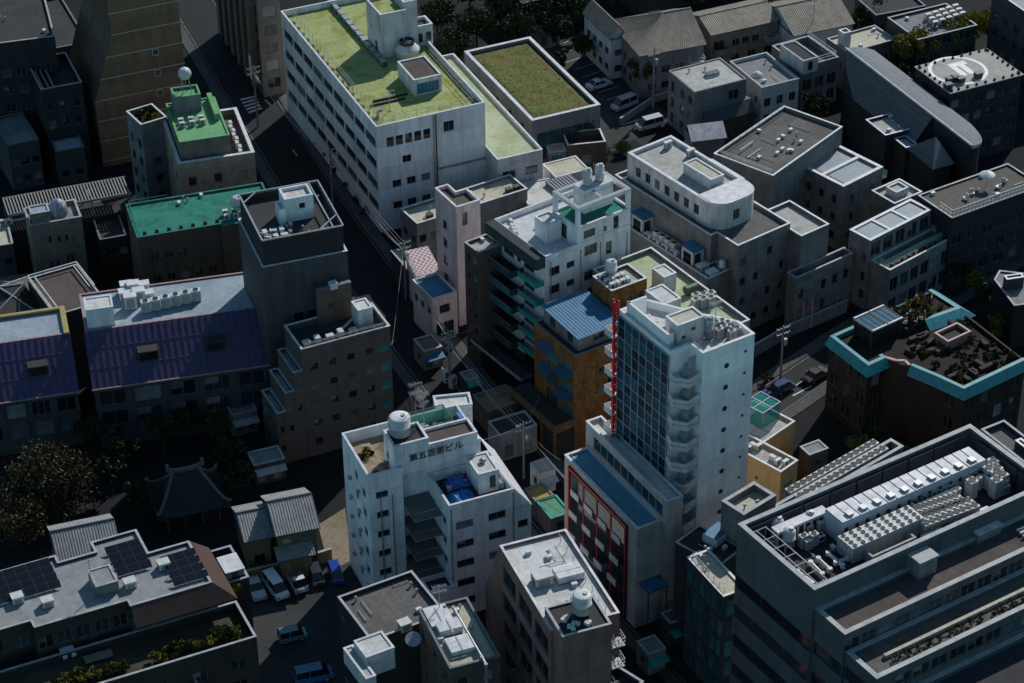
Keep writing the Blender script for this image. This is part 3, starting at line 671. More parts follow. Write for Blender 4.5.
# ---- 38 curved-roof hall
b = Bld('hall', 'dark hall with a long ridged metal roof rounded at its near end', 'building', q('H',105,120), q('H',560,520), q('H',640,470), 8, th=None)
R_HALL_SHADE = roofm('metal_roof_shaded', (.12,.125,.135), (.3,.3,.3), .35, (.45,60)); R_HALL_LIT = roofm('metal_roof_lit', (.2,.215,.225), (.3,.3,.3), .3, (.45,60))  # one roof metal, with shade and sun put into two colours
pe = [b.loc(q('H',*p), z) for p, z in (((105,122),9),((170,85),13),((280,80),11.5),((590,432),13),((600,335),11.5),((645,400),11),((150,237),9))]
xl = pe[0].x; xr = pe[1].x; xR = (pe[2].x+pe[4].x)/2; yb = pe[2].y; yf = pe[3].y
k0 = MB(); n = 10; yb1 = max(pe[0].y, pe[1].y)
# curved lit-toned slope from ridge to right eave, with rounded near end
xs = [xr+(xR-xr)*i/n for i in range(n+1)]; prof = [13-1.6*(i/n)**1.8 for i in range(n+1)]
yend = [yf + 8.*(i/n)**2.6 for i in range(n+1)]
vs = [(xs[i], yb1, prof[i]) for i in range(n+1)]+[(xs[i], yend[i], prof[i]) for i in range(n+1)]
k0.add(vs, [(n+1+i, n+2+i, i+1, i) for i in range(n)], R_HALL_LIT, True)
k0.add([(xs[i], yend[i], prof[i]) for i in range(n+1)]+[(xs[i], yend[i], prof[i]-.5) for i in range(n+1)], [(n+1+i, n+2+i, i+1, i) for i in range(n)], CAPG)
k0.quad((xs[-1],yend[-1],prof[-1]-.5),(xs[-1],yb1,prof[-1]-.5),(xs[-1],yb1,prof[-1]),(xs[-1],yend[-1],prof[-1]), CAPG)
ev=b.loc(q('H',215,305),8.5); ec=b.loc(q('H',150,236),8.5); eb=b.loc(q('H',105,122),10.5); xl=ev.x
k0.add([(xl,8.,8.5),(xr,8.,13),(xr,yb1,13),(eb.x,min(eb.y,yb1),10.5),(xl,ec.y,8.5)],((0,1,4),(1,2,4),(2,3,4)),R_HALL_SHADE)
b.part('roof', k0)
k0 = MB(); k0.bar((xr,yf,13.04),(xr,yb1,13.04),.3,CAPG); b.part('ridge', k0)
k0 = MB(); P = [(xl+.5,8.),(xr,7.9),(xr-.02,yf+.4)]+[(xs[i],yend[i]+.4) for i in range(1,n)]+[(xs[-1]-.4,yend[-1]+.4),(xs[-1]-.4,yb1-.3),(xr-.2,yb1-.3),(eb.x+.3,min(eb.y,yb1)-.3),(xl+.5,ec.y)]
hs = [8.4,12.9,12.9]+[prof[i]-.1 for i in range(1,n)]+[prof[-1]-.1,prof[-1]-.1,12.85,10.35,8.4]
N_ = len(P)
for i in range(N_):
    j = (i+1)%N_; k0.quad((*P[i],0),(*P[j],0),(*P[j],hs[j]),(*P[i],hs[i]), W_BLACK)
b.part('wall', k0)
e = b.pmass('flat_roofed_wing', q('H',185,320), q('H',255,380), q('H',440,345), 0, 10, W_BLACK, R_LGREY, .4, cap=CAPW)
e2 = b.pmass('low_wing', q('H',300,395), q('H',345,437), q('H',392,420), 0, 9.2, W_BLACK, R_BLUEG, .3, cap=CAPW)
b.finish()
for i in range(3): clutter(b, e.poly[0][0]+.5, e.poly[1][0]-.5, e.poly[0][1]+.5, e.poly[2][1]-.5, 9.6, 2, 'the flat roof beside the ridged metal hall')
tr = b.poly([q('H',395,450), q('H',455,520), q('H',545,485)], 9); ap = b.loc(q('H',495,390), 12)
k0 = MB(); x0,x1,y0,y1 = -4.6,-.7,.3,7.4; ap=Vector((-2.2,3.6,12.3))
for e4 in (((x0,y0,9),(x1,y0,9)),((x1,y0,9),(x1,y1,9)),((x1,y1,9),(x0,y1,9)),((x0,y1,9),(x0,y0,9))): k0.add([e4[0],e4[1],tuple(ap)], ((0,1,2),), R_HALL_SHADE if e4[0][0]==x0 and e4[0][1]!=y0 or e4[0]==(x0,y0,9) and False else R_HALL_LIT)  # left face painted in the shaded tone, the others in the lit one
k0.add([(x0,y0,9),(x1,y0,9),(x1,y1,9),(x0,y1,9)], ((3,2,1,0),), CAPG); b.part('pyramid_roof', k0)
k0 = MB(); k0.box(x0+.4,x1-.4,y0+.4,y1-.4,0,8.98,W_BLACK); b.part('corner_tower', k0)
# ---- 39 helipad building
b = Bld('office_building', 'dark building whose pale roof is a helipad with a white ring mark', 'building', (922,66), (950.6,93.5), (1018,72), 13)
R_HELI = roofm('pale_concrete_deck', (.4,.385,.35), (.3,.28,.26), .5); HEL = plain('white_marking_paint', (.75,.75,.74), .6)
m = b.main(W_BLACK, R_HELI, 0, cap=CAPG, over=.1); m.grid(0, 1.5, 2.9, 4, 6, 1.6, 1.4, nm=2); m.grid(3, 1.5, 2.9, 4, 4, 1.4, 1.4, nm=2); b.finish()
cx = b.loc(q('H',555,122), 13.14); k0 = MB(); z = 13.155; r1, r0_ = 4.6, 4.05
n=48; vs=[(cx.x+r*math.cos(2*PI*i/n), cx.y+r*math.sin(2*PI*i/n), z) for r in (r0_,r1) for i in range(n)]
k0.add(vs, [(i,n+i,n+(i+1)%n,(i+1)%n) for i in range(n)], HEL)
for (x0,x1,y0,y1) in ((-.5,.5,-1.9,2.3),(.9,1.9,-1.9,1.2),(.5,2.6,1.2,2.3)): k0.add([(cx.x+x0,cx.y+y0,z),(cx.x+x1,cx.y+y0,z),(cx.x+x1,cx.y+y1,z),(cx.x+x0,cx.y+y1,z)],((0,1,2,3),),HEL)
b.part('helipad_mark', k0)
for (x,y) in [(min(max(b.W*i/8.,.4),b.W-.4),yy) for i in range(9) for yy in (.3,b.D-.3)]+[(xx,b.D*(i+.5)/7) for i in range(7) for xx in (.3,b.W-.3)]:
    k0 = MB(); k0.lathe([(.22,13.14),(.2,13.4),(.08,13.5)], ACDARK, 8, (x,y,0)); b.part('edge_light', k0)

for i,(x,y) in enumerate(((520,170),(540,165),(565,170),(635,150),(515,195))):
    p = b.loc(q('H',x,y),13.14); duct_unit(b.w(p.x,p.y,13.14), b.th, 'dark squat machine on the front edge of the helipad', 1.1, .9, .9, DSTEEL, 'dark machines on the helipad')
# ---- 41 round terrace building
b = Bld('apartment_building', 'black-walled building with a pale furnished roof terrace behind a rail', 'building', (940.5,207.5), (952,218.5), (1040,184), 12)
R_DECK = roofm('timber_deck', (.13,.115,.1), (.3,.28,.26), .5, (.3,8)); b.D = 7.5
m = b.main(W_BLACK, R_DECK, .2, cap=CAPG); m.grid(0, 1.5, 2.9, 3, 6, 1.7, 1.5, nm=2); m.grid(3, 1.5, 2.9, 3, 3, 1.4, 1.5, nm=2); b.finish()
b.rail([(.2,b.D*.4),(.2,.2),(b.W-.2,.2)], 12.07, 1.1, STEEL, .7)
k0=MB(); k0.box(.4,b.W-.4,.26,.29,12.1,13.05,CLEAR); b.part('balustrade', k0)
p = b.loc(q('8',872,60), 11.8); o = empty('parasol', b.w(p.x,p.y,11.8), 0, 'round white parasol on the pale roof terrace', 'parasol'); k0=MB(); k0.cone((0,0,0),(0,0,2.3),.04,.04,STEEL); k0.obj('pole',o); k0=MB(); k0.lathe([(1.15,1.9),(1.1,1.95),(.5,2.25),(.05,2.42)],WHITE,12); k0.obj('canopy',o)
for i,(x,y) in enumerate(((815,95),(850,90),(945,45),(920,70),(790,115))):
    p = b.loc(q('8',x,y),11.8); k0=MB(); k0.box(-.35,.35,-.35,.35,.3,.42,WHITE); k0.box(-.35,.35,.28,.35,.42,.9,WHITE); [k0.box(a-.03,a+.03,c-.03,c+.03,0,.3,STEEL) for a in (-.3,.3) for c in (-.3,.3)]
    tag(k0.obj('garden_chair',None,b.w(p.x,p.y,11.8),(0,0,i*1.3)),'white garden chair on the pale roof terrace','chair','garden chairs on the pale roof terrace')
# right edge hex grey roof (47)
b = Bld('house', 'house with a folded grey metal roof at the right edge', 'house', q('8',935,430), q('8',985,540), q('8',1120,500), 7)
m = b.main(W_BLACK, R_GREY, .15, cap=CAPG, poly=[(0,0),(b.W,0),(b.W,b.D),(b.W*.3,b.D+2),(0,b.D)]); e=b.pmass('penthouse', q('8',940,420), q('8',975,455), q('8',1010,405), 6.85, 8.6, W_DGREY, R_GREY, .1); b.finish()
# ---- 44 grey complex with the white round-cornered penthouse
b = Bld('office_building', 'large grey office complex with a white round-cornered penthouse and sunken machine terrace', 'building', (622,172), (738,246), (799,219), 15)
l1, l2, l3 = b.loc(q('7',800,262),15), b.loc(q('7',830,243),15), b.loc(q('7',905,300),15)
x1 = b.loc((799,219),15).x; xw = l1.x
P = [(0,0),(x1,0),(x1,6.2),(x1+.02,6.2),(x1,b.D),(xw,b.D),(xw,l2.y),(0,l2.y)]
x1=9.58; P = [(0,0),(x1,0),(x1,b.D),(xw,b.D),(xw,4.3),(0,4.3)]
m = Mass(b,'wall',P,0,15,W_CONC,R_DGREY,.5,main=True,cap=WHITE)
m.grid(0,1.5,3.3,4,4,1.,1.3,nm=1,skip=.3); m.row(4,11.6,8,1.5,1.6,.05,.9,nm=2)
# lower machine terrace on the left
lt = b.poly([q('7',480,212),q('7',790,430)],10.5)
e = Mass(b,'machine_terrace',[(-4.,1.4),(-.02,1.4),(-.02,4.28),(xw-.02,4.28),(xw-.02,b.D),(-4.,b.D)],0,10.5,W_CONC,R_BLUEG,.6,cap=WHITE)
MT=(b,lt,xw,e)
e.grid(5,1.5,3.,2,6,1.2,1.3,nm=2,skip=.3)
# penthouse
c = [b.loc(p,18.5) for p in (q('R6',0,190),q('R6',425,540),q('R6',520,613),q('R6',715,410),q('R6',225,80),q('R6',775,480),q('R6',640,580))]
px0=c[1].x; px1=c[3].x; py1=c[0].y; py0=min(c[2].y,c[5].y)
rr=2.6; PP=[(px0,py1),(px0,py0+rr)]+[(px0+rr-rr*math.cos(t),py0+rr-rr*math.sin(t)) for t in (PI/8,PI/4,3*PI/8,PI/2)]+[(px1-rr+rr*math.sin(t),py0+rr-rr*math.cos(t)) for t in (0,PI/8,PI/4,3*PI/8)]+[(px1,py0+rr),(px1,py1)]
ph=Mass(b,'penthouse',PP,14.5,18.5,W_OFFW,R_LGREY,.5,cap=WHITE,pt=.4)
ph.row(0,15.6,7,1.1,1.5,.08,.95,nm=2); ph.win(5,ph.elen(5)*.3,15.6,1.2,1.6,2); ph.win(5,ph.elen(5)*.7,15.6,1.2,1.6,2)
b.finish()
hx=b.pmass('plant_room',q('R6',308,290),q('R6',475,415),q('R6',575,375),18.,19.6,W_OFFW,R_CREAM,.08,cap=CAPW); hx.build()
k0=MB(); cy=py0+4.4; k0.add([(p[0]*.985+(px0+px1)/2*.015,p[1],18.62) for p in PP[2:-1]]+[(px1-.2,cy,18.62),(px0+.2,cy,18.62)],[tuple(range(len(PP[2:-1])+2))],CAPW)
k0.quad((px0+.2,cy,18.0),(px1-.2,cy,18.0),(px1-.2,cy,18.62),(px0+.2,cy,18.62),CAPW); k0.quad((px1-.2,cy,18.0),(px0+.2,cy,18.0),(px0+.2,cy,18.62),(px1-.2,cy,18.62),CAPW); b.part('canopy_roof',k0)
for i,(x,y) in enumerate(((190,190),(345,245))): p=b.loc(q('R6',x,y),18); duct_unit(b.w(p.x,p.y,18),b.th,('slim white vent cabinet at the far end of the round-cornered penthouse roof','slim white vent cabinet beside the hut on the round-cornered penthouse roof')[i],1.2,.5,1.1,WHITE)
# ledges on the right side of the penthouse
e3=b.mass('side_ledge',px1+.05,px1+2.2,py0+6,py0+13,14.5,16.8,W_OFFW,R_LGREY,.3,cap=WHITE); e3.build()
for i in range(4):
    condenser(b.w(-2.7,13.8-i*1.25,9.9),b.th,'green-grey condenser in the row on the sunken machine terrace','condensers on the sunken machine terrace',1.,1.,1.7)
for i,(x,y) in enumerate(((545,150),(718,285))):
    k0=empty('cabin',b.w(-2.3,(17.5,6.6)[i],9.9),b.th,('cream equipment cabin at the far end of the sunken machine terrace','cream equipment cabin at the near end of the sunken machine terrace')[i],'cabin')
    a=MB(); a.box(-1.,1.,-1.2,1.2,0,2.6,W_OFFW); a.obj('wall',k0); a=MB(); a.box(-1.1,1.1,-1.4,1.4,2.6,2.75,R_BLUE); a.obj('roof',k0); a=MB(); a.box(-.7,.4,-1.23,-1.2,.3,2.1,GLASS); a.box(-1.03,-1.0,-.8,.8,.3,2.1,GLASS); a.obj('door',k0)
for i,(x,y) in enumerate(((560,240),(585,255),(610,270),(640,285))): ac_unit(b.w(-3.3,9.2+i*1.9,9.9),b.th-PI/2,'pale air conditioner along the outer parapet of the sunken machine terrace','air conditioners along the sunken machine terrace',1.3,.7,1.1)
for i,(x,y) in enumerate(((680,330),(765,390))): p=b.loc(q('7',x,y),9.9); duct_unit(b.w(-2.4,(4.4,2.4)[i],9.9),b.th,('low white ventilation hood on the blue-grey part of the machine terrace','white ventilation hood in the near corner of the machine terrace')[i],1.5,1.2,.9,WHITE)
tank(b.w(-.7,2.2,9.9),0,'slim white cylinder in the near corner of the machine terrace',.45,1.6,WHITE,.2)
pt_=b.poly([(784,203),(768+245/4,171+212/4),q('8',280,292),q('8',60,395)],12.5)
# right lower blocks of the complex
e4=b.mass('right_wing',9.6,14.8,-2.3,5.8,0,14,W_CONC,R_LGREY,.5,cap=WHITE); e4.grid(0,1.5,3.2,3,2,1.,1.3); e4.build()
e5=b.mass('front_terrace',7.3,18,-4.2,-2.32,0,9.,W_CONC,R_DGREY,1.,cap=CAPG); e5.grid(0,2.,3.2,2,5,1.,1.6,skip=.4); e5.build()
# ---- 44b dark weathered roof
b=Bld('office_building','grey block with a dark weathered flat roof behind the round-cornered penthouse','building',(722,148),(773,176),(830.5,122.5),14)
m=b.main(W_CONC,R_DGREY,.5,cap=WHITE); m.grid(1,1.5,3.2,4,5,1.2,1.4); b.finish()
clutter(b,1,b.W-1,1,b.D-1,13.5,18,'the dark weathered flat roof',1.3); b.rail([(.6,.6),(.6,b.D-.6),(b.W-.6,b.D-.6)],14.07,.5,STEEL,1.6)
p=b.loc(q('3',930,600),13.5); pipes([b.w(p.x-1,p.y,13.6),b.w(p.x-1,p.y,14.),b.w(p.x+2,p.y,14.),b.w(p.x+2,p.y,13.6)],.08,WHITE,'white looped pipe on the dark weathered flat roof')
# white peaked awning between
b=Bld('shed','white tent-like sheet roof tucked behind the round-cornered penthouse','shed',q('R6',300,95),q('R6',350,150),q('R6',600,130),7); k0=MB(); W_,D_=b.W,max(b.D,5)
k0.add([(0,0,7),(W_,0,7),(W_,D_*.5,8.6),(0,D_*.5,8.6),(W_,D_,7),(0,D_,7)],((0,1,2,3),(3,2,4,5)),CAPW); b.part('roof',k0)
m=b.main(W_GREY,None,0,poly=b.rect(.3,W_-.3,.3,D_-.3)); m.z1=6.9; b.finish()

# ---- 22 white apartment block with the open roof frame
b=Bld('apartment_building','white apartment block with an open square frame on its roof and dark green balcony side','building',(495.5,219),(544.2,257.5),(580.5,241.5),21,W=14.2)
AP=b
R_WB=roofm('white_blue_roof_sheet',(.56,.57,.58),(.3,.3,.32),.4)
m=b.main(W_WHITE,R_WB,.7,cap=WHITE)
pw=b.loc(q('R5',520,330),27).x
fx=5.4
for r in range(6):
    z=17.6-2.85*r
    m.win(0,1.7,z,1.7,1.35,2); m.win(0,4.3,z+.2,1.3,1.,2)
    if r>0 or True: m.win(0,7.6,z+1.1*(r==0),2.1,1.5,3); m.win(0,10.6,z,1.,2.,1,2)
m.row(3,17.3,1,1.,1.)
for r in range(6):
    z=17.2-2.85*r
    for i in range(5): m.win(3,b.D*(i+.5)/5,z,2.4,1.9,2)
zr=20.3
fr=b.mass('stair_core',fx,b.W-.02,.03,5.6,zr+.0,zr+3.2,W_WHITE,R_TEAL,.3,cap=WHITE); fr.win(0,2.,zr+1.1,1.9,1.2,2); fr.win(0,4.6,zr+1.1,.5,.8); fr.win(3,2.4,zr+.2,1.6,2.2,2); fr.win(0,6.4,zr+.9,.9,1.9)  # teal on this roof is painted shade inside the frame
b.finish()
k0=MB(); z0=zr+3.2; z1=zr+6.2
for (x,y) in ((fx,.03),(b.W-.55,.03),(fx,5.05),(b.W-.55,5.05)): k0.box(x+.01,x+.54,y+.01,y+.54,z0+.07,z1-.5,W_WHITE)
k0.box(fx,b.W,.03,.58,z1-.5,z1,W_WHITE); k0.box(fx,b.W,5.05,5.6,z1-.5,z1,W_WHITE); k0.box(fx,fx+.55,.58,5.05,z1-.5,z1,W_WHITE); k0.box(b.W-.55,b.W,.58,5.05,z1-.5,z1,W_WHITE); k0.box((fx+b.W)/2-.2,(fx+b.W)/2+.2,.58,5.05,z1-.45,z1-.02,W_WHITE)
b.part('roof_frame',k0)
k0=MB(); k0.box(fx+3,b.W-1.,2.6,5.0,z0-.2,z1+.3,W_WHITE,R_WB); b.part('lift_house',k0)
for i,x in enumerate((605,695)): p=b.loc(q('R5',x,(150,100)[i]),z1+.3); tank(b.w(b.W-4.4+i*2.,3.8,z1+.3),0,('ribbed cream water tank on the frame of the white apartment block, the nearer of two','ribbed cream water tank on the frame of the white apartment block, the farther of two')[i],.62,2.1,ACBODY,.1,None,.2)
# stair hut on the left roof
hb=b.mass('roof_hut',2.9,5.3,3.4,6.2,zr,zr+2.9,W_WHITE,R_WB,.15,cap=WHITE); hb.build()
for i in range(3): p=b.w(.9,2.5+i*1.4,zr); ac_unit(b.w(.9+.3*i,7.8+.8*i,zr),b.th+PI/2,'small dark-faced unit along the rear parapet of the white and blue roof','units along the rear parapet of the white and blue roof',.7,.4,.6)
# balconies of the left face: far half dark glass, near half teal
GT=plain('teal_fascia',(.02,.3,.24),.4)
k0=MB(); k0.box(-1.5,-.02,-.3,b.D*.98,19.6,21.3,W_TEAL); b.part('roof_fascia',k0)
for r in range(6):
    z=16.6-2.85*r; k0=MB(); k0.box(-1.3,-.02,.1,b.D*.36,z,z+.14,W_OFFW); k0.box(-1.36,-1.3,.1,b.D*.36,z-.1,z+.75,GT); k0.box(-1.3,-.02,.05,.1,z,z+.8,GT); b.part('balcony',k0)
    k0=MB(); k0.box(-2.2,-.02,b.D*.4,b.D*.97,z-.5,z-.3,W_DGREY); k0.box(-2.26,-2.2,b.D*.4,b.D*.97,z-.6,z+.5,(GLASST if r in(1,2) else W_TEAL)); k0.box(-2.2,-.02,b.D*.4-.05,b.D*.4,z-.5,z+.5,W_TEAL); k0.box(-2.24,-2.18,b.D*.4,b.D*.97,z+.5,z+.56,STEEL); b.part('balcony',k0)
k0=MB(); k0.box(-4.2,-2.3,-.4,b.D*.98,3.3,3.5,W_OFFW,R_DARK); k0.box(-4.25,-4.2,-.4,b.D*.98,3.1,3.6,CAPG); b.part('shop_canopy',k0)
k0=MB(); k0.box(-2.25,-.03,0,b.D*.97,.1,3.2,GLASS); [k0.box(-2.3,-2.25,i*b.D*.16,i*b.D*.16+.15,.1,3.2,ALU) for i in range(7)]; b.part('shop_front',k0)
for i in range(4): b.pipe_down((1.,5.9,9.2,13.6)[i],-.1,20)
# ---- 23 slim brown block
b=Bld('apartment_building','slim brown-grey block squeezed between the pink tower and dark green balconies','building',(466.5,241.5),(478.5,253),(500,243),18.2)
m=b.main(W_TAUPE,R_LGREY,.4,cap=CAPG); m.grid(3,1.5,2.85,6,2,.9,1.2,.05,.9); b.finish()
clutter(b,.6,b.W-.8,.6,b.D-.6,17.8,3,'the slim brown-grey block')
# ---- 24 pink tower
b=Bld('stair_tower_building','slim white and pink stair tower with four small windows and notched dark roof','building',(435,188),(456.2,207.6),(480,200.2),19.5)
bk=b.loc((452.5,182),19.5); W_,D_=b.W,b.D
m=Mass(b,'wall',[(0,0),(W_,0),(W_,D_*.62),(W_*.55,D_*.62),(W_*.55,D_),(0,D_)],0,19.5,W_PINK,R_BROWN,.5,main=True,cap=CAPW,pt=.25)
for i in range(5): m.win(5,D_*.42,14.2-2.9*i,1.2,1.4,1)
m.win(0,W_*.35,16.3,.8,2.,1); b.finish()
b2=Bld('shop','small pale pink two-storey shop with blue roof at the foot of the pink tower','shop',q('6',621,437),q('6',703,515),q('6',806,486),7)
m=b2.main(W_PINK,R_BLUE,.25,cap=CAPW); m.row(0,4.2,1,1.6,1.4); m.row(3,4.1,3,1.1,1.2); m.win(0,b2.W*.5,.2,b2.W*.7,2.5,3); b2.finish()
# pink tiled canopy
b3=Bld('shed','low building with a pink and white chequered tile roof beside the pink tower','shed',q('6',603,355),q('6',645,420),q('6',735,400),6)
m=b3.main(W_OFFW,None,0); b3.finish()
CHK,nt,bs=nodes('chequer_tile'); tc=N(nt,'ShaderNodeTexCoord'); ck=N(nt,'ShaderNodeTexChecker'); ck.inputs['Scale'].default_value=2.6; ck.inputs['Color1'].default_value=(.55,.5,.5,1); ck.inputs['Color2'].default_value=(.26,.12,.14,1); nt.links.new(tc.outputs['Object'],ck.inputs['Vector']); nt.links.new(ck.outputs['Color'],bs.inputs['Base Color'])
k0=MB(); k0.add([(-.2,-.2,6.05),(b3.W+.2,-.2,6.05),(b3.W+.2,b3.D+1,6.9),(-.2,b3.D+1,6.9)],((0,1,2,3),),CHK); k0.box(-.2,b3.W+.2,-.25,-.2,5.9,6.08,CAPW); b3.part('roof',k0)
b4=Bld('shed','narrow grey-green roofed kiosk beside the chequered tile roof','kiosk',q('6',545,318),q('6',610,402),q('6',640,390),4.5); m=b4.main(W_DGREY,R_PALEG,.06,cap=CAPG); b4.finish()
# ---- 25 cream long low block
b=Bld('office_building','long low building with cream flat roof running behind the pink tower','building',(401,208.5),(417,224),(527,188.5),8)
m=b.main(W_GREY,R_CREAM,.45,cap=CAPW); m.row(0,4.6,3,1.2,1.3,0,.3); m.grid(3,1.2,3,2,2,1.4,1.3,nm=2); m.row(0,4.8,2,.5,.5,.75,.98); b.finish()
for i,(x,y) in enumerate(((505,180),(548,165),(55,325))): p=b.loc(q('C',x,y),7.55); duct_unit(b.w(p.x,p.y,7.55),b.th,'dark low box on the cream flat roof behind the pink tower',.9,.7,.6,DSTEEL,'dark boxes on the cream flat roof')
# ---- 26 sheds
LOUV=roofm('ribbed_grey_metal_roof',(.24,.25,.27),(.3,.3,.3),.3,(.5,40))
b=Bld('shed','white lean-to shed roof behind the open roof frame','shed',q('R5',150,128),q('R5',175,280),q('R5',385,215),6,D=6.5)
m=b.main(W_OFFW,R_WHITE,.05,cap=CAPW); b.finish()
b=Bld('shed','low building with a ribbed grey metal roof behind the open roof frame','shed',q('R5',300,130),q('R5',385,225),q('R5',525,170),6.5)
k0=MB(); W_,D_=b.W,b.D; n=int(W_/.5)
for i in range(n): x=i*W_/n; k0.box(x,x+.12,0,D_,6.55,6.66,CAPG)
m=b.main(W_GREY,LOUV,.0,cap=CAPG); m.z1=6.4; b.finish(); b.part('rib',k0)
b=Bld('shed','cream roofed shed with striped awning behind the water tanks','shed',q('R5',330,75),q('R5',345,110),q('R5',545,50),6.5,D=4.5); m=b.main(W_OFFW,R_CREAM,.05); b.finish()
# ---- 21 orange brick building
b=Bld('shop_building','orange-brown brick building with blue sheet-metal roof hut and dark glass corner','building',(537,321),(575,356.5),(618,337.5),15)
m=b.main(W_BRICK,R_DARK,.25,cap=CAPD)
for i in range(2): m.win(0,b.W*.62,10.8-3.4*i,1.1,.9,2); m.win(0,b.W*.85,8.2-3.4*i,1.6,1.4,2)
for r in range(3): m.row(3,10.8-3.3*r,2,b.D*.3,2.3,.25,.98,nm=3,gm=GLASST)
hl=[b.loc(p,17.2) for p in (q('D',380,192),q('D',505,322),q('D',668,245))]
hb=b.mass('roof_hut',hl[1].x,hl[2].x,hl[1].y,hl[0].y,14.75,16.9,W_GREY,None,0); hb.row(0,15.4,1,1.8,1.,.25,.75,nm=2); hb.row(3,15.2,2,1.4,1.4,nm=2)
br=b.pmass('brick_tower',(591,277),(614.5,291.5),(646,277.5),0,19.6,W_BRICK,R_LGREY,.4,cap=CAPW); br.win(0,br.elen(0)*.6,15.6,.8,2.4); br.win(0,br.elen(0)*.85,15.6,.8,2.4)
b.finish()
k0=MB(); x0,x1,y0,y1=hl[1].x-.35,hl[2].x+.35,hl[1].y-.35,hl[0].y+.3
n=int((x1-x0)/.45)
k0.add([(x0,y0,16.95),(x1,y0,16.95),(x1,y1,17.4),(x0,y1,17.4)],((0,1,2,3),),R_BLUE)
for i in range(n+1): x=x0+(x1-x0)*i/n; k0.bar((x,y0,16.98),(x,y1,17.43),.03,R_BLUE)
k0.box(x0,x1,y0-.03,y0,16.8,16.95,CAPG); b.part('hut_roof',k0)
for i in range(9): p=br.poly; ac_unit(b.w(br.poly[0][0]+.8+.8*(i%4),br.poly[0][1]+1.+1.2*(i//4),19.2),b.th+(i%2)*PI/2,'dark jumbled machine on the brick tower roof','jumbled machines on the brick tower roof',.8,.5,.9)
tank(b.w(br.poly[0][0]+2.2,br.poly[2][1]-1.,19.2),0,'octagonal cream tank at the back of the brick tower roof',.75,2.3,ACBODY,.1)
AW=plain('blue_awning',(.02,.07,.14),.4)
for r in range(2):
    for i,(y,z) in enumerate(((b.D*.62,13.2),(b.D*.2,11.4))):
        k0=MB(); zz=z-3.4*r; k0.add([(-.05,y-1.4,zz+.5),(-.05,y+1.4,zz+.5),(-1.3,y+1.4,zz),(-1.3,y-1.4,zz)],((0,1,2,3),),AW); k0.box(-1.3,-1.27,y-1.4,y+1.4,zz-.15,zz,AW); b.part('awning',k0)
k0=MB(); k0.box(-3.2,-.02,-.2,b.D*1.15,4.2,4.7,W_BRICK,R_DARK); k0.box(-3.2,-3.0,-.2,b.D*1.15,4.7,5.4,W_BROWN); k0.box(-3.0,-.02,-.2,0,4.7,5.4,W_BROWN); b.part('podium_terrace',k0)
k0=MB(); k0.box(-3.05,-.02,0.,b.D*1.1,0,4.2,W_BLACK); b.part('shop_front',k0)
for i in range(4): k0=MB(); k0.box(-3.22,-3.06,b.D*i/3.-.2,b.D*i/3.+.2,0,4.2,W_BRICK); b.part('pillar',k0)
# ---- 45 low block with bright green roof and white cubes
b=Bld('office_building','low block with a light green roof, white cubes and pipes behind the glass hotel','building',(600,272),(690,344),(748,318.5),17,D=24)
bk=b.loc((648,248.5),17); b.D=bk.y; m=b.main(W_GREY,R_PALEG,.6,cap=CAPW)
m.grid(1,1.5,3,5,6,1.2,1.4); 
c1=b.pmass('roof_cube',q('7',535,478),q('7',620,545),q('7',665,500),16.4,19.2,W_OFFW,R_WHITE,.06,cap=CAPW); c2=b.pmass('roof_cube',q('7',553,393),q('7',617,425),q('7',657,407),16.4,19.,W_OFFW,R_WHITE,.06,cap=CAPW); b.finish()
p=b.loc(q('7',715,490),16.4); k0=MB(); gm_=plain('green_metal',(.05,.12,.07),.5); k0.cone((-.9,0,.75),(.9,0,.75),.6,.6,gm_,18); k0.cone((.9,0,.75),(1.1,0,.75),.6,.3,gm_,18); [k0.box(x-.06,x+.06,-.4,.4,0,.3,DSTEEL) for x in (-.5,.5)]; tag(k0.obj('drum',None,b.w(p.x,p.y,16.4),(0,0,b.th)),'squat green drum beside the parapet of the light green roof','drum')
for i in range(6): p=b.loc(q('7',735+(i%3)*30,530+(i%3)*-4+(i//3)*18),16.4); condenser(b.w(p.x,p.y,16.4),b.th,'white condenser in the cluster on the light green roof','condensers on the light green roof',1.1,.8,1.5)
pr=b.poly([q('7',850,590),q('7',935,600)],17)
# ---- 20 hotel tower on its red and black podium
TH=at((668,350),42)
def isect(a,b_,c,d):
    a,b_,c,d=[Vector(p) for p in (a,b_,c,d)]; r=b_-a; s=d-c; k=r.x*s.y-r.y*s.x; t=((c-a).x*s.y-(c-a).y*s.x)/k; return tuple(a+r*t)
Lp,F1,S1,Rp=q('A',120,203),q('A',365,430),q('A',540,440),q('A',800,325)
F0=isect(Lp,F1,S1,Rp)
HT=36.
b=Bld('hotel_tower','tall white tower with blue glass flank, open zigzag fire stairs and round portholes','tower',Lp,F0,Rp,HT)
f1,s1=b.loc(F1,HT),b.loc(S1,HT); ny=max(2.2,f1.y); nx=max(2.2,s1.x); W_,D_=b.W,b.D
W_TOW=wallm('white_tower_cladding',(.84,.85,.84),(30,2.9,0,.015),.22,.42,.8)
g1,g2,g3=b.loc(q('A',690,283),HT),b.loc(q('A',545,232),HT),b.loc(q('A',300,196),HT)
m=Mass(b,'wall',[(0.25,ny),(nx,ny),(nx,0.2),(W_,0.2),(W_,g1.y),(g2.x,g2.y),(min(g3.x,g2.x-1),D_),(0.25,D_)],0,HT,W_TOW,R_WHITE,.9,main=True,cap=WHITE,pt=.3)
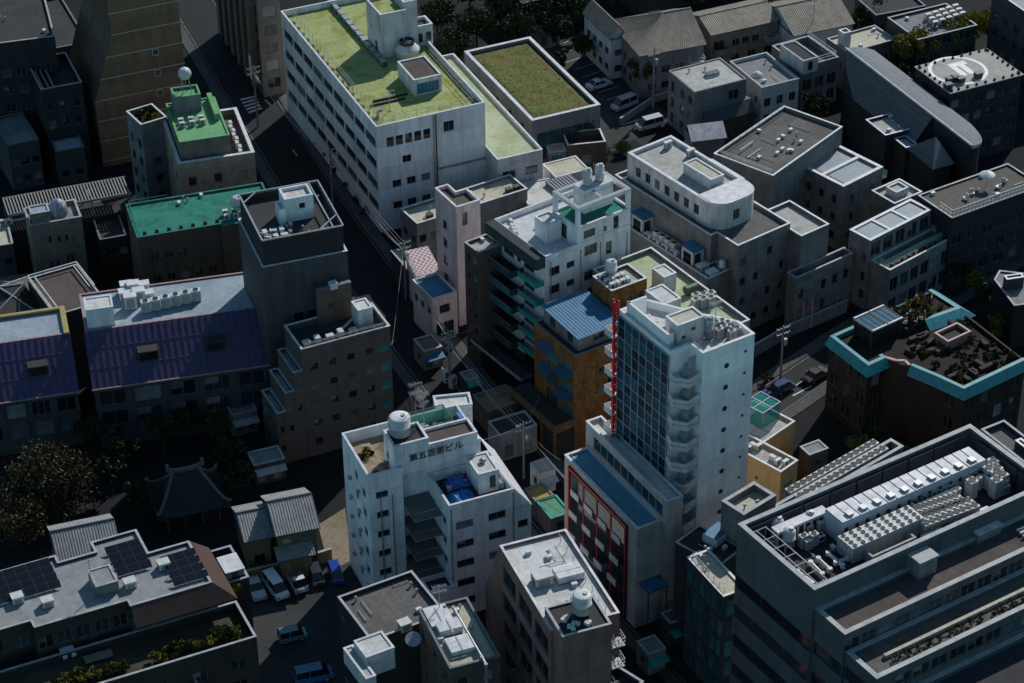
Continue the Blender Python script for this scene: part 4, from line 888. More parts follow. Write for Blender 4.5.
for k in range(11):
    z=HT-3.2-3.0*k
    PH=MB(); xx=nx+(W_-nx)*.47; zz=z+.3; PH.cone((xx,.18,zz),(xx,.15,zz),.36,.36,STEEL,18); PH.cone((xx,.15,zz),(xx,.14,zz),.3,.3,ACDARK,18); b.part('porthole',PH)
    PH=MB(); xx=nx+(W_-nx)*.83; zz=z+1.3; PH.cone((xx,.18,zz),(xx,.15,zz),.2,.2,STEEL,14); PH.cone((xx,.15,zz),(xx,.14,zz),.16,.16,ACDARK,14); b.part('porthole',PH)
b.finish()
# glass curtain wall on the left flank: one panel per bay and storey
MULL=plain('mullion_grey',(.3,.33,.35),.4,.3); gp=MB(); gf=MB(); n=7; gl=D_-ny; z0=12.
rows=8; dz=(HT-.6-z0)/rows
GV=[glassm('blue_curtain_glass_%s'%s,c,.35,.04) for s,c in (('deep',(.006,.065,.11)),('mid',(.012,.105,.175)),('dark',(.004,.035,.058)),('teal',(.016,.15,.22)))]
for r in range(rows):
    for i in range(n):
        y0=ny+gl*i/n; y1=ny+gl*(i+1)/n; za=z0+dz*r
        for (a,c) in ((0,.55),(.55,1)):
            t_=rnd.uniform(-.012,.012); gp.add([(.12+t_,y1,za+dz*a),(.12-t_,y0,za+dz*a),(.12-t_,y0,za+dz*c),(.12+t_,y1,za+dz*c)],((0,1,2,3),),rnd.choice(GV))
for i in range(n+1): y=ny+gl*i/n; gf.box(.02,.2,y-.05,y+.05,z0,HT-.6,MULL)
for r in range(rows+1): gf.box(.04,.19,ny,D_,z0+dz*r-.05,z0+dz*r+.05,MULL); 
for r in range(rows): gf.box(.05,.18,ny,D_,z0+dz*(r+.55)-.03,z0+dz*(r+.55)+.03,MULL)
b.part('curtain_wall_glass',gp); b.part('curtain_wall_frame',gf)
# open fire stairs in the notched corner
PANEL=plain('white_stair_panel',(.6,.59,.57),.55,0,.3,.25)
for k in range(11):
    z=HT-3.4-3.0*k; st=MB()
    if z<3: break
    P=[(.1,ny-.02),(.1,ny*.62),(nx*.45,.25),(nx-.02,.25)]
    Q=[(1.3,ny-.02),(1.3,ny*.66),(nx*.55,1.45),(nx-.02,1.45)]
    for i in range(3):
        a,c=P[i],P[i+1]; d,e=Q[i],Q[i+1]
        st.add([(*a,z),(*c,z),(*e,z),(*d,z),(*a,z-.18),(*c,z-.18),(*e,z-.18),(*d,z-.18)],((0,1,2,3),(7,6,5,4),(0,4,5,1),(2,6,7,3)),W_TOW)
        h0=.25 if i==1 else 1.0
        dv=(Vector(c)-Vector(a)).normalized(); nn=Vector((-dv.y,dv.x))*.1
        pz=[0,-.55,-.55,0]
        za,zc=z+pz[i],z+pz[i+1]
        st.add([(*a,za-.18),(*c,zc-.18),(*c,zc+1.0),(*a,za+1.0)],((0,1,2,3),),PANEL); st.add([(a[0]+nn.x,a[1]+nn.y,za-.18),(c[0]+nn.x,c[1]+nn.y,zc-.18),(c[0]+nn.x,c[1]+nn.y,zc+1.0),(a[0]+nn.x,a[1]+nn.y,za+1.0)],((3,2,1,0),),PANEL)
        st.add([(*a,za+1.0),(*c,zc+1.0),(c[0]+nn.x,c[1]+nn.y,zc+1.0),(a[0]+nn.x,a[1]+nn.y,za+1.0)],((0,1,2,3),),PANEL)
    # flight with treads
    for i in range(9):
        t=i/9; x=1.4+(nx-2.2)*t; st.box(x,x+(nx-2.2)/9+.02,ny-1.5,ny-.35,z-.15+2.95*t*.5,z+2.95*t*.5+.12,CAPG)
    for i in range(9):
        t=i/9; y=ny-1.5-(ny-2.6)*t; st.box(nx-1.35,nx-.3,y-(ny-2.6)/9,y,z+1.4+1.45*t,z+1.6+1.45*t,CAPG)
    st.box(nx-.35,nx-.05,.5,.9,z+.2,z+.6,ACBODY)
    b.part('fire_stair',st)
# corner fire ladder balconies and red sign mast
k0=MB(); [k0.bar((x,D_+y,12),(x,D_+y,HT+1.2),.2,RED) for x,y in ((-.35,.15),(.25,.15),(-.05,.75))]
for i in range(17):
    z=12.4+i*1.45; k0.bar((-.35,D_+.15,z),(.25,D_+.15,z+1.4),.1,RED); k0.bar((.25,D_+.15,z),(-.35,D_+.15,z+1.4),.1,RED); k0.bar((-.35,D_+.15,z),(-.05,D_+.75,z+1.4),.1,RED); k0.bar((-.35,D_+.15,z),(.25,D_+.15,z),.12,RED)
b.part('red_lattice_mast',k0)
for r in range(8):
    k0=MB(); z=13.+2.75*r; k0.box(-.7,.2,D_+.02,D_+1.5,z,z+.12,W_TOW); k0.box(-.75,-.7,D_+.02,D_+1.5,z,z+.95,PANEL); k0.box(-.7,.2,D_+1.45,D_+1.5,z,z+.95,PANEL); b.part('escape_balcony',k0)
zr=HT-.9
k0=MB(); cy=max(ny,1)+.8
pl=b.pmass('plant_room',q('A',345,243),q('A',408,296),q('A',552,243),zr,zr+2.9,W_OFFW,R_CREAM,.08,cap=CAPW)
pl.win(0,.9,zr+.9,.6,.4); pl.win(0,2.2,zr+1.6,.6,.4); pl.build()
k0=MB(); k0.box(.7,1.0,ny+1.2,D_-.8,zr,zr+2.3,W_TOW); k0.box(.7,3.2,D_-1.2,D_-.9,zr,zr+2.3,W_TOW); [k0.box(.72,1.7,ny+1.4+i*1.5,ny+1.55+i*1.5,zr,zr+2.1,W_TOW) for i in range(4)]; b.part('roof_screen',k0)
b.rail([(1.2,ny+.6),(nx+.4,ny+.6),(nx+.4,1.)],zr,1.1,STEEL,.8,mid=3)
k0=MB(); k0.box(.32,nx,ny+.32,ny+.9,zr+.01,zr+.05,R_BLUE); b.part('roof_gutter',k0)
for i,(x,y) in enumerate(((610,300),(640,290),(670,300),(650,320),(700,325),(625,335),(720,330),(690,345))):
    p=b.loc(q('A',x,y+20),zr); condenser(b.w(min(max(p.x,1),W_-.9),min(max(p.y,.9),D_-1),zr),b.th,'white condenser crowded on the top of the tall white tower','condensers on top of the tall white tower',.8,.6,1.3)
p=b.loc(q('A',570,360),zr); tank(b.w(p.x,p.y,zr),0,'slim grey cylinder above the zigzag fire stairs',.5,2.4,STEEL,.2); 
p=b.loc(q('A',575,370),zr); antenna(b.w(p.x+1.2,p.y+.6,zr),b.th,'white lightning mast on top of the tall white tower',4.6)
# podium of the tower
b=Bld('shop_building','red-framed black shop podium with blue sheet roof below the tall white tower','building',q('B',78,207),q('B',350,492),q('B',440,455),15)
PO=b
W_POD=wallm('podium_panel',(.42,.41,.38),(2.2,3.1,0,.02),.3)
m=b.main(W_POD,plain('sky_lit_blue_sheet_roof',(.1,.27,.37),.5,0,.3,.3),.25,cap=CAPW,pt=.3)  # blue sheet made paler to put the sky's reflection into its colour
ST=[]
tl=b.poly([q('B',170,95),q('B',448,392)],18.6)
for r in range(4):
    m.row(3,1.0+3.4*r,5,b.D*.145,2.5,.07,.85,nm=2,gm=GLASS)
up=b.mass('upper_tier',b.W+.02,5.5,-1.0,b.D+.6,0,18.4,W_POD,R_WHITE,.5,cap=WHITE); up.row(3,15.6,10,1.5,1.7,.1,.95,gm=GLASSB)
b.finish()
k0=MB(); k0.box(-.2,-.02,b.D*.12,b.D*.93,.3,14.2,W_BLACK); b.part('dark_facade',k0)
for r in range(4):
    for i in range(4): k0=MB(); y=b.D*(.23+.19*i); k0.box(-.24,-.202,y-b.D*.08,y+b.D*.08,1.+3.4*r,3.4+3.4*r,GLASS); b.part('shop_window',k0)
k0=MB(); y=b.D*.92
k0.box(-.34,-.21,y-.28,y,.4,14.3,RED); k0.box(-.3,-.21,b.D*.12,b.D*.9,13.9,14.2,RED); [k0.box(-.28,-.203,b.D*(.135+.19*i)-.09,b.D*(.135+.19*i)+.09,.4,13.8,RED) for i in range(4)]
b.part('red_frame',k0)
for r in range(3):
    for i in range(4):
        y=b.D*(.3+.19*i)-.4*r; k0=MB(); k0.box(-.36,-.26,y-.95,y+.95,3.65+3.4*r,4.55+3.4*r,WHITE); b.part('sign_panel',k0)
k0=MB(); k0.box(b.W*.1,b.W*.95,-2.2,-.02,6.8,7.0,DSTEEL,R_BLUE); [k0.box(x-.06,x+.06,-2.1,-1.98,0,6.8,DSTEEL) for x in (b.W*.14,b.W*.9)]; b.part('porch',k0)
k0=MB(); [k0.bar((.6+b.W*.05,b.D*.02+i*b.D*.19,14.9),(.6+b.W*.05,b.D*.02+(i+1)*b.D*.19,14.9),.06,STEEL) for i in range(5)]; b.part('roof_cable',k0)
# ---- 17 white block with the rooftop name
b=Bld('office_building','white block with Japanese name lettering, round tank and junk-filled roof','building',q('K',58,216),q('K',185,422),q('K',305,392),20)
br_=b.loc(q('K',620,66),20); XR=br_.x; YB=(b.D+br_.y)/2
x_=b.loc(q('K',305,392),20).x
wf=b.loc(q('K',580,567),17); wr=b.loc(q('K',893,474),17)
NB=b
m=b.main(W_WHITE,R_JUNK,1.5,cap=CAPW,poly=[(0,0),(x_+1.2,0),(x_+1.2,1.6),(XR-.1,1.6),(XR-.1,YB),(0,YB)])
for r in range(6):
    z=16.4-2.9*r; m.win(0,1.6,z,1.5,.95,2); m.win(0,x_-.6,z,1.5,.95,2)
    m.win(5,YB*.8,z-.6,1.2,1.2,1); m.win(5,YB*.52,z+.2,1.,1.2,1)
wx0,wx1,wy0=wf.x,wr.x,wf.y
wing=b.mass('right_wing',wx0,wx1,wy0,1.58,0,17,W_WHITE,R_DARK,1.3,cap=CAPW)
for r in range(5):
    z=13.2-2.9*r; wing.win(0,1.9,z,2.2,1.1,2); wing.win(0,wing.elen(0)-2.2,z,2.2,1.1,2); wing.row(3,z,2,1.2,1.2)
sx=wx1+2.1
sl=b.mass('right_strip',wx1+.02,sx,wy0,YB*.7,0,14,W_WHITE,R_WHITE,0,cap=CAPW); sl.row(0,11,1,1.3,1.1)
tz=18.5
tl=b.loc(q('K',270,215),23); tf=b.loc(q('K',300,255),23); tr=b.loc(q('K',465,205),23)
tw=b.mass('name_tower',tf.x,tr.x,.6,tf.y+2.8 if tf.y>.3 else 4.2,18.5,22.8,W_WHITE,R_DARK,.25,cap=CAPW); tw.win(3,1.2,19.6,.8,1.)
lb=b.mass('louvre_box',tr.x+.05,tr.x+6.2,.9,4.,18.5,21.6,W_WHITE,R_BROWN,.3,cap=CAPW)
b.finish()
k0=MB(); k0.add([(wx1+.04,wy0+.02,17),(wx1+.04,YB*.7,17),(sx-.02,YB*.7,14.2),(sx-.02,wy0+.02,14.2)],((0,3,2,1),),CAPW); k0.add([(wx1+.04,wy0+.02,14.15),(sx-.02,wy0+.02,14.15),(wx1+.04,wy0+.02,17)],((0,1,2),),W_WHITE); b.part('sloping_parapet',k0)
def lettering(b,txt,size,x,y,z,label=None,mat=None,rx=PI/2,rz=0,name='lettering'):
    cu=bpy.data.curves.new(name,'FONT'); cu.body=txt; cu.size=size; cu.extrude=.03; cu.offset=.009; cu.align_x='LEFT'; cu.materials.append(mat or plain('black_letter_paint',(.02,.02,.022),.5))
    t_=bpy.data.objects.new('t',cu); COL.objects.link(t_); dg=bpy.context.evaluated_depsgraph_get(); dg.update()
    me=bpy.data.meshes.new_from_object(t_.evaluated_get(dg)); bpy.data.objects.remove(t_); return link(name,me,b.root,(x,y,z),(rx,0,rz))
k=(tr.x-tf.x)
lettering(b,'第五百瀬',1.12,tf.x+1.5*k/3.6,.56,20.2); 
lettering(b,'ビル',1.2,tr.x+2.0,.86,20.0)
tank(b.w(tf.x+1.7,3.0,22.55),b.th,'white cylindrical water tank on the white name tower',1.25,2.3,WHITE,.15,None,.12)
antenna(b.w(tr.x-.2,4.0,22.6),b.th,'tall aerial mast with many rods beside the white name tower',6.)
antenna(b.w(tr.x+.9,4.4,20),b.th+.6,'shorter aerial mast with many rods behind the lettering',6.5)
GNET=clearm('green_netting',(.05,.42,.3),.6)
k0=MB(); x0,x1,y0,y1=XR-6.6,XR-2.2,YB-4.2,YB-.8
for (a,c) in (((x0,y0),(x1,y0)),((x1,y0),(x1,y1)),((x1,y1),(x0,y1)),((x0,y1),(x0,y0))): k0.quad((*a,18.5),(*c,18.5),(*c,21.0),(*a,21.0),GNET)
[k0.bar((x,y,18.5),(x,y,21.1),.08,DSTEEL) for x in (x0,x1) for y in (y0,y1)]; [k0.bar((x0,y,21.1),(x1,y,21.1),.1,DSTEEL) for y in (y0,y1)]; [k0.bar((x,y0,21.1),(x,y1,21.1),.1,DSTEEL) for x in (x0,x1)]
o=tag(k0.obj('netting_cage',None,b.w(0,0,0),(0,0,b.th)),'green netted cage frame at the back of the roof with Japanese lettering','cage')
TARP=plain('blue_tarpaulin',(.02,.17,.5),.45,0,.4,.5,2.)
def tarp(bb,x0,x1,y0,y1,z,label,hh=.5,seed=0,m=None):
    k0=MB(); n=14; vs=[]
    for j in range(n+1):
        for i in range(n+1):
            x,y=x0+(x1-x0)*i/n,y0+(y1-y0)*j/n; e=min(i,n-i,j,n-j); vs.append((x+.2*noise.noise((x,y,seed+3)),y+.2*noise.noise((y,x,seed)),z+.03+(hh*(.5+abs(noise.noise((x*.9,y*.9,seed)))) if e>1 else (.15 if e else 0))))
    k0.add(vs,[(j*(n+1)+i,j*(n+1)+i+1,(j+1)*(n+1)+i+1,(j+1)*(n+1)+i) for j in range(n) for i in range(n)],m or TARP,False)
    return tag(k0.obj('tarpaulin',None,bb.w(0,0,0),(0,0,bb.th)),label,'tarpaulin')
tarp(b,wx0+.8,wx0+4.0,wy0+.6,wy0+3.6,15.7,'crumpled blue tarpaulin on the right wing roof of the lettered white block',.8,1)
tarp(b,wx0+1.6,wx0+4.4,wy0+4.2,wy0+6.2,15.7,'smaller crumpled blue tarpaulin behind the larger one on the lettered white block',.7,5)
tarp(b,XR-.9,XR-.1,YB*.3,YB*.85,19.9,'long blue sheet laid over the rear parapet of the lettered white block',.12,9)
k0=MB(); hb=b.mass('roof_hut',wx1-3.6,wx1-1.,wy0+2.2,wy0+6.0,15.7,18.6,W_WHITE,R_WHITE,.06,cap=WHITE); hb.win(0,1.8,16.2,.8,1.8); hb.build()
p=b.w(wx1-2.2,wy0+4.3,18.6); k0=MB(); k0.lathe([(.3,0),(.3,.2),(.45,.25),(.3,.45),(.05,.55)],STEEL,12); tag(k0.obj('roof_vent',None,p),'small round vent on the white hut above the blue tarpaulins','vent')
# earth, shrubs, rubbish on the junk roof
HEAP=roofm('dry_earth',(.3,.24,.17),(.3,.28,.2),.6)
k0=MB(); n=16; vs=[]
for j in range(n+1):
    for i in range(n+1): x,y=.4+(tf.x-.9)*i/n,.5+(YB-1.6)*j/n; e=min(i,n-i,j,n-j); vs.append((x,y,18.52+(.25+.5*abs(noise.noise((x*.6,y*.6,2))) if e else 0)))
k0.add(vs,[(j*(n+1)+i,j*(n+1)+i+1,(j+1)*(n+1)+i+1,(j+1)*(n+1)+i) for j in range(n) for i in range(n)],HEAP,True); tag(b.part('earth_heap',k0),None,None)
for i in range(7):
    ac_unit(b.w(tr.x+1.+rnd.uniform(0,7),4.8+rnd.uniform(0,YB-6.4),18.5),b.th+rnd.choice((0,PI/2)),'white machine among the clutter on the lettered white roof','machines on the lettered white roof',.9,.5,1.2)
for i in range(4): ac_unit(b.w(wx1-.6,wy0+2.6+i*1.6,15.7),b.th+PI/2,'white unit along the right parapet of the wing with blue tarpaulins','units along the wing with blue tarpaulins',1.,.4,.9)
clutter(b,wx0+.6,wx1-4,wy0+4,1.2,15.7,7,'the wing with blue tarpaulins',.8)
clutter(b,tr.x+1,XR-1,4.4,YB-1,18.5,8,'the lettered white roof')
# white tiled lean-to behind
b2=Bld('shed','white gridded screen box just behind the lettered white block','shed',q('K',500,62),q('K',515,88),q('K',695,75),19,D=2.5); m=b2.main(W_WHITE2,R_WHITE,.2,cap=WHITE); b2.finish()
an=b.mass('low_annex',x_+1.6,wx0-.05,wy0-1.2,wy0+1.6,0,6.,W_WHITE,R_DARK,.5,cap=CAPW); an.build()
for i,(x_p,y_p) in enumerate(((x_-.2,-.1),(x_*.45,-.1),(wx0+.2,wy0-.1),(wx1-.2,wy0-.1))): b.pipe_down(x_p,y_p,16.5)
for r in range(5):
    for y_p in (YB*.7,YB*.38): k0=MB(); k0.box(-.4,-.02,y_p-.22,y_p+.22,15.2-2.9*r,15.6-2.9*r,STEEL); b.part('vent_hood',k0)
# dark stair recess between the two masses
k0=MB(); [k0.box(x_+1.3,wx0-.1,wy0+2.+i*.0,1.5,2.9*i+2.6,2.9*i+2.75,CONC) for i in range(5)]; [k0.bar((x_+1.4,wy0+2.1,2.9*i+3.8),(wx0-.2,wy0+2.1,2.9*i+3.8),.06,STEEL) for i in range(5)]; b.part('landing',k0)
# ---- 18 mauve block bottom centre
b=Bld('apartment_building','mauve-brown block with pale debris-strewn roof and ribbed round tank near its front corner','building',q('R3',125,222),(551,631),q('R3',865,637),23)
m=b.main(W_MAUVE,R_WHITE,.35,cap=CAPW)
for r in range(5): m.row(3,18.6-3.9*r,3,b.D/3*.8,2.5,.03,.97,nm=2,gm=GLASS)
tx1=b.loc(q('R3',720,610),23).x; t0=.4
tw=b.mass('tank_tower',.25,tx1,-2.6,2.4,0,24.2,W_MAUVE,R_DARK,.15,cap=CAPG)
b.finish()
tank(b.w((tx1)*.62,.2,24.05),b.th,'ribbed pale round tank on the front tower of the mauve-brown block',1.0,2.2,ACBODY,.4,None,.1)
for i in range(9): ac_unit(b.w(.8+rnd.uniform(0,tx1-1.6),-2.1+rnd.uniform(0,4.),24.05),b.th+rnd.random()*3,'small dark and white machine clustered round the ribbed tank','machines clustered round the ribbed tank',.6,.4,.5)
p=b.loc(q('R3',385,450),22.65); duct_unit(b.w(p.x,p.y,22.65),b.th,'square cream hut on the left edge of the mauve block roof',2.,1.6,1.3)
p=b.loc(q('R3',548,415),22.65); k0=MB(); k0.box(-1.5,1.5,-1.,1.,.12,1.0,WHITE); k0.box(-1.5,1.5,-.05,.05,1.0,1.04,ACBODY); k0.box(-1.5,1.5,-1.,1.,0,.1,DSTEEL); tag(k0.obj('roof_cabinet',None,b.w(p.x,p.y,22.65),(0,0,b.th)),'long white ribbed cabinet beside the ribbed tank on the mauve block','cabinet')
k0=MB(); n=int(b.D/1.8)
for i in range(n): k0.bar((b.W-1.2,1+i*1.8,22.65),(b.W-1.2,1+i*1.8,23.5),.06,STEEL); 
k0.bar((b.W-1.2,1,23.5),(b.W-1.2,b.D-1,23.5),.05,STEEL); b.part('railing',k0)
clutter(b,1,b.W-2,3,b.D-1,22.65,14,'the pale roof of the mauve block')
k0=MB(); k0.add([(0,b.D+.02,23),(b.W,b.D+.02,23),(b.W,b.D+5.,13.5),(0,b.D+5.,13.5),(0,b.D+.02,0),(b.W,b.D+.02,0),(b.W,b.D+5.,0),(0,b.D+5.,0)],((0,1,2,3),(0,3,7,4),(1,5,6,2),(3,2,6,7)),W_MAUVE); b.part('sloping_back',k0)
# outside stair
for r in range(7):
    z=20.-2.9*r; k0=MB(); x0=tx1+.3; k0.box(x0,b.W-.1,-1.9,-.4,z,z+.12,STEEL)
    for i in range(8): t=i/8; k0.box(x0+.2+(b.W-x0-1.4)*t,x0+.2+(b.W-x0-1.4)*(t+.14),-1.8,-1.,z+.12+1.35*t,z+.2+1.35*t,DSTEEL)
    for a,c in (((x0,-1.9),(b.W-.1,-1.9)),((b.W-.1,-1.9),(b.W-.1,-.4))): 
        k0.bar((*a,z+1.1),(*c,z+1.1),.06,STEEL); k0.bar((*a,z+.6),(*c,z+.6),.04,STEEL); [k0.bar((a[0]+(c[0]-a[0])*t/4,a[1]+(c[1]-a[1])*t/4,z),(a[0]+(c[0]-a[0])*t/4,a[1]+(c[1]-a[1])*t/4,z+1.1),.04,STEEL) for t in range(5)]
    b.part('outside_stair',k0)
# bottom fragment roof
b2=Bld('office_building','dark roof corner with pale rim cut by the bottom edge beside the mauve block','building',q('v3',290,700),q('v3',420,760),q('v3',545,690),16); b2=b2; m=b2.main(W_DGREY,R_DARK,.7,cap=CAPG); b2.finish()
# ---- 19 small blocks at the bottom
b=Bld('shop_building','low block with dusty slatted roof and white hut at the bottom edge','building',q('v2',385,412),(371,641),(446,613),14,D=8.5)
m=b.main(W_BLACK,R_DGREY,.5,cap=CAPG); m.grid(3,1.5,3,4,5,1.2,1.3)
wb=b.pmass('white_hut',q('v2',395,515),q('v2',435,582),q('v2',556,545),13.5,16.4,W_OFFW,R_WHITE,.06,cap=CAPW); lo=b.pmass('low_hut',q('v2',350,545),q('v2',440,670),q('v2',480,655),13.5,15.6,W_OFFW,R_LGREY,.06,cap=CAPW); b.finish()
p=b.loc(q('v2',595,470),13.5); duct_unit(b.w(p.x,p.y,13.5),b.th,'blue-white machine beside the white hut on the dusty slatted roof',1.3,1.1,1.2)
p=b.loc(q('v2',630,520),13.5); k0=MB(); k0.lathe([(.05,.4),(.5,.55),(.9,.95)],STEEL,16); k0.bar((0,0,0),(0,0,.5),.1,DSTEEL); tag(k0.obj('dish',None,b.w(p.x,p.y,13.5),(.5,0,0)),'grey dish aerial on the dusty slatted roof','dish')
clutter(b,1,b.W-1,1,b.D-1,13.5,7,'the dusty slatted roof')
b=Bld('shop_building','small brown-edged block with cream slabs and piping on its roof at the bottom edge','building',q('v2',665,386),q('v2',776,628),q('v2',970,566),17)
m=b.main(W_TAUPE,R_CREAM,.4,cap=CAPD); m.grid(3,2,3,5,3,1.2,1.3); m.grid(0,2,3,5,2,1.2,1.3); b.finish()
for i in range(3): p=b.loc(q('v2',(730,815,775)[i],(425,545,480)[i]),16.6); k0=MB(); k0.box(-1.3,1.3,-1.6+.5*i,1.6-.3*i,.05,.5+.2*i,CAPW); k0.box(-1.2,1.2,-1.,1.,0,.05,DSTEEL); k0.box(-.08,.08,-1.2,1.2,.5+.2*i,.56+.2*i,STEEL); tag(k0.obj('roof_cabinet',None,b.w(p.x,p.y,16.6),(0,0,b.th)),('flat cream cabinet at the far end of the small brown-edged roof','flat cream cabinet at the near end of the small brown-edged roof','tall cream cabinet in the middle of the small brown-edged roof')[i],'cabinet')
p0=b.loc(q('v2',790,400),16.6); p1=b.loc(q('v2',905,600),16.6); pipes([b.w(p0.x,p0.y,17.2),b.w(p1.x,p1.y,17.2),b.w(p1.x,p1.y-1.2,17.2),b.w(p1.x,p1.y-1.2,12)],.16,STEEL,'thick grey pipe running off the front of the small brown-edged roof')
clutter(b,.6,b.W-.8,.6,b.D-.6,16.6,12,'the small brown-edged roof')
antenna(b.w(b.W*.4,b.D-.5,16.6),b.th,'white stub mast at the back corner of the small brown-edged roof',3.5)
# ---- 51 glass-fronted small building
b=Bld('office_building','low dark building with a teal roof light behind the cream roof terrace','building',q('v3',645,128),q('v3',830,218),q('v3',935,150),15)
m=b.main(W_DGREY,R_DARK,.25,cap=CAPG); b.finish(); p=b.loc(q('v3',820,92),15.3); k0=MB(); k0.box(p.x-1.4,p.x+1.4,p.y-1.,p.y+1.,14.75,15.9,WHITE,R_BLUE); b.part('roof_light',k0)
b=Bld('office_building','narrow green-glass fronted building with a cream tiled roof terrace','building',q('v3',706,178),q('v3',846,340),q('v3',906,312),15.5)
b.W+=.8
m=b.main(W_DGREY,R_CREAM,.12,cap=WHITE,pt=.25)
for r in range(5): m.row(3,12.2-3*r,6,b.D/6*.92,2.4,.0,1.,gm=GLASST,nm=1); m.row(0,12.2-3*r,1,b.W*.7,2.4,nm=2,gm=GLASST)
b.finish(); b.rail([(.5,.6),(.5,b.D-.5)],15.38,.9,STEEL,1.1)
clutter(b,.8,b.W-.6,.8,b.D-.6,15.38,4,'the cream roof terrace',.5)
b=Bld('office_building','small concrete block with sunken sandy roof between the white tower and machine-topped building','building',q('F',10,207),q('F',62,247),q('F',140,192),20)
m=b.main(W_CONC,R_CREAM,.9,cap=CAPG,pt=.4); b.finish()
# ---- 49 AC strip building
b=Bld('office_building','narrow building whose pale-rimmed roof holds one long row of air conditioners','building',q('F',85,205),q('F',170,245),q('F',490,77),18)
bk=b.loc(q('F',450,45),18); b.D=bk.y; m=b.main(W_CONC,R_DARK,.9,cap=CAPG,pt=.35); b.finish()
for i in range(15):
    for j in range(2): condenser(b.w(3.6+i*(b.W-5)/15.,1.2+j*1.5,17.1),b.th,'square-topped condenser in the long row on the pale-rimmed narrow roof','condensers in the long row on the pale-rimmed narrow roof',1.05,1.0,1.15)
# ---- 48 orange house
b=Bld('house','small apricot house with a glazed teal roof box and grey roof clutter','house',q('F',64,88),q('F',158,136),q('F',205,106),7.5,D=12.5)
rp=b.mass('rear_part',b.W+.02,b.W+6.4,5.6,12.4,0,7.3,W_ORANGE,R_LGREY,.35,cap=CAPW)
m=b.main(W_ORANGE,R_LGREY,.4,cap=CAPW); m.win(3,b.D*.25,3.8,1.5,1.5,2); m.win(3,b.D*.7,4.4,.5,.5); m.win(0,b.W*.5,3.6,1.8,1.5,2); m.row(0,.8,2,1.4,1.4); b.finish()
gb=b.loc(q('F',170,60),7.1); TGL=clearm('teal_glazing',(.03,.25,.23),.6); k0=MB(); x,y=b.W+4.2,9.4
k0.box(x-1.7,x+1.7,y-1.6,y+1.6,7.1,9.5,TGL); b.part('glass_box',k0); k0=MB(); [k0.bar((x+i*1.72,y+j*1.62,7.1),(x+i*1.72,y+j*1.62,9.6),.09,STEEL) for i in (-1,1) for j in (-1,1)]; [k0.bar((x-1.72,y+j*1.62,9.55),(x+1.72,y+j*1.62,9.55),.09,STEEL) for j in (-1,0,1)]; [k0.bar((x+j*1.72,y-1.62,9.55),(x+j*1.72,y+1.62,9.55),.09,STEEL) for j in (-1,0,1)]; b.part('glass_box_frame',k0)
for i in range(16): ac_unit(b.w(.7+rnd.uniform(0,b.W-1.2),.6+rnd.uniform(0,b.D*.9),7.1),b.th+rnd.choice((0,PI/2)),'pale machine in the jumble on the apricot house roof','machines in the jumble on the apricot house roof',.9,.5,.8)
b=Bld('shed','small corrugated grey-brown shed beside the apricot house','shed',q('F',205,70),q('F',232,92),q('F',283,75),5); m=b.main(W_TAUPE,LOUV,.05,cap=CAPG); m.row(0,2.8,3,.9,.9); b.finish()
# ---- 50 big stepped block lower right
b=Bld('office_building','huge dark stepped office block with machine-filled roof and banded terraces','building',q('F',45,270),q('F',245,442),q('F',789,197),31)
bk=b.loc(q('F',650,12),31); DD=(b.D+bk.y)/2; XR=bk.x; BG=b
W_BIG=wallm('dark_banded_cladding',(.085,.1,.11),(2.4,3.8,0,.025),.3,.5)
m=b.main(W_BIG,R_DARK,3.,cap=CAPG,pt=.5,poly=[(0,0),(XR,0),(XR,DD),(0,DD)])
for r in range(6): m.row(3,22.6-4.1*r,1,DD*.985,1.7,.0,1.,nm=3,gm=GLASS,fm=DSTEEL)
t1=b.loc(q('F',312,563),28.4); t2=b.loc(q('F',385,683),26.0)
y1=-abs(t1.y); y2=-abs(t2.y)
e1=b.mass('upper_terrace',.3,XR+8,y1,-.02,0,28.4,W_BIG,R_BROWN,.5,cap=CAPG,pt=.5); e2=b.mass('middle_terrace',.6,XR+12,y2,y1-.02,0,26.0,W_BIG,R_DGREY,.5,cap=CAPG,pt=.5); e3=b.mass('lower_terrace',.9,XR+14,y2-9,y2-.02,0,22.6,W_BIG,R_DARK,.6,cap=CAPG,pt=.5)
for e,zt in ((e1,28.4),(e2,26.0),(e3,22.6)):
    for r in range(5): e.row(3,(22.6 if zt>23 else 18.5)-4.1*r,1,e.elen(3)*.96,1.7,0,1,nm=1,gm=GLASS,fm=DSTEEL)
    e.row(0,zt-(2.5 if zt>23 else 3.4),18,e.elen(0)/18*.9,1.5 if zt>23 else 2.1,0,1,nm=2)
    e.row(0,zt-(6.6 if zt>23 else 8.2),18,e.elen(0)/18*.9,2.1,0,1,nm=2)
b.finish()
zr=28.0
k0=MB()
for i in range(int(XR/3.6)): k0.box(1.+i*3.6,1.+i*3.6+3.4,DD-.9,DD-.7,zr,zr+2.6,W_DGREY)
b.part('inner_screen',k0); k0=MB()
for i in range(int(DD/3.2)-1): k0.box(XR-.9,XR-.7,1+i*3.2,1+i*3.2+3.,zr,zr+2.6,W_DGREY)
b.part('inner_screen',k0)
BXW=wallm('pale_blue_grey_metal_panel',(.42,.47,.52),(1.,2.7,0,.015),.2,.45)
lp=[b.loc(q('F',*p),30.6) for p in ((275,236),(315,272),(675,96))]
lb=MB(); x0,x1,y0,y1=lp[1].x,lp[2].x,lp[1].y,lp[0].y; n=16
o=empty('machine_house',b.w(x0,y0,zr),b.th,'long pale blue-grey machine house with ribbed lid across the machine-filled roof','machine house')
a=MB(); a.box(0,x1-x0,0,y1-y0,0,2.8,BXW); a.obj('casing',o); a=MB()
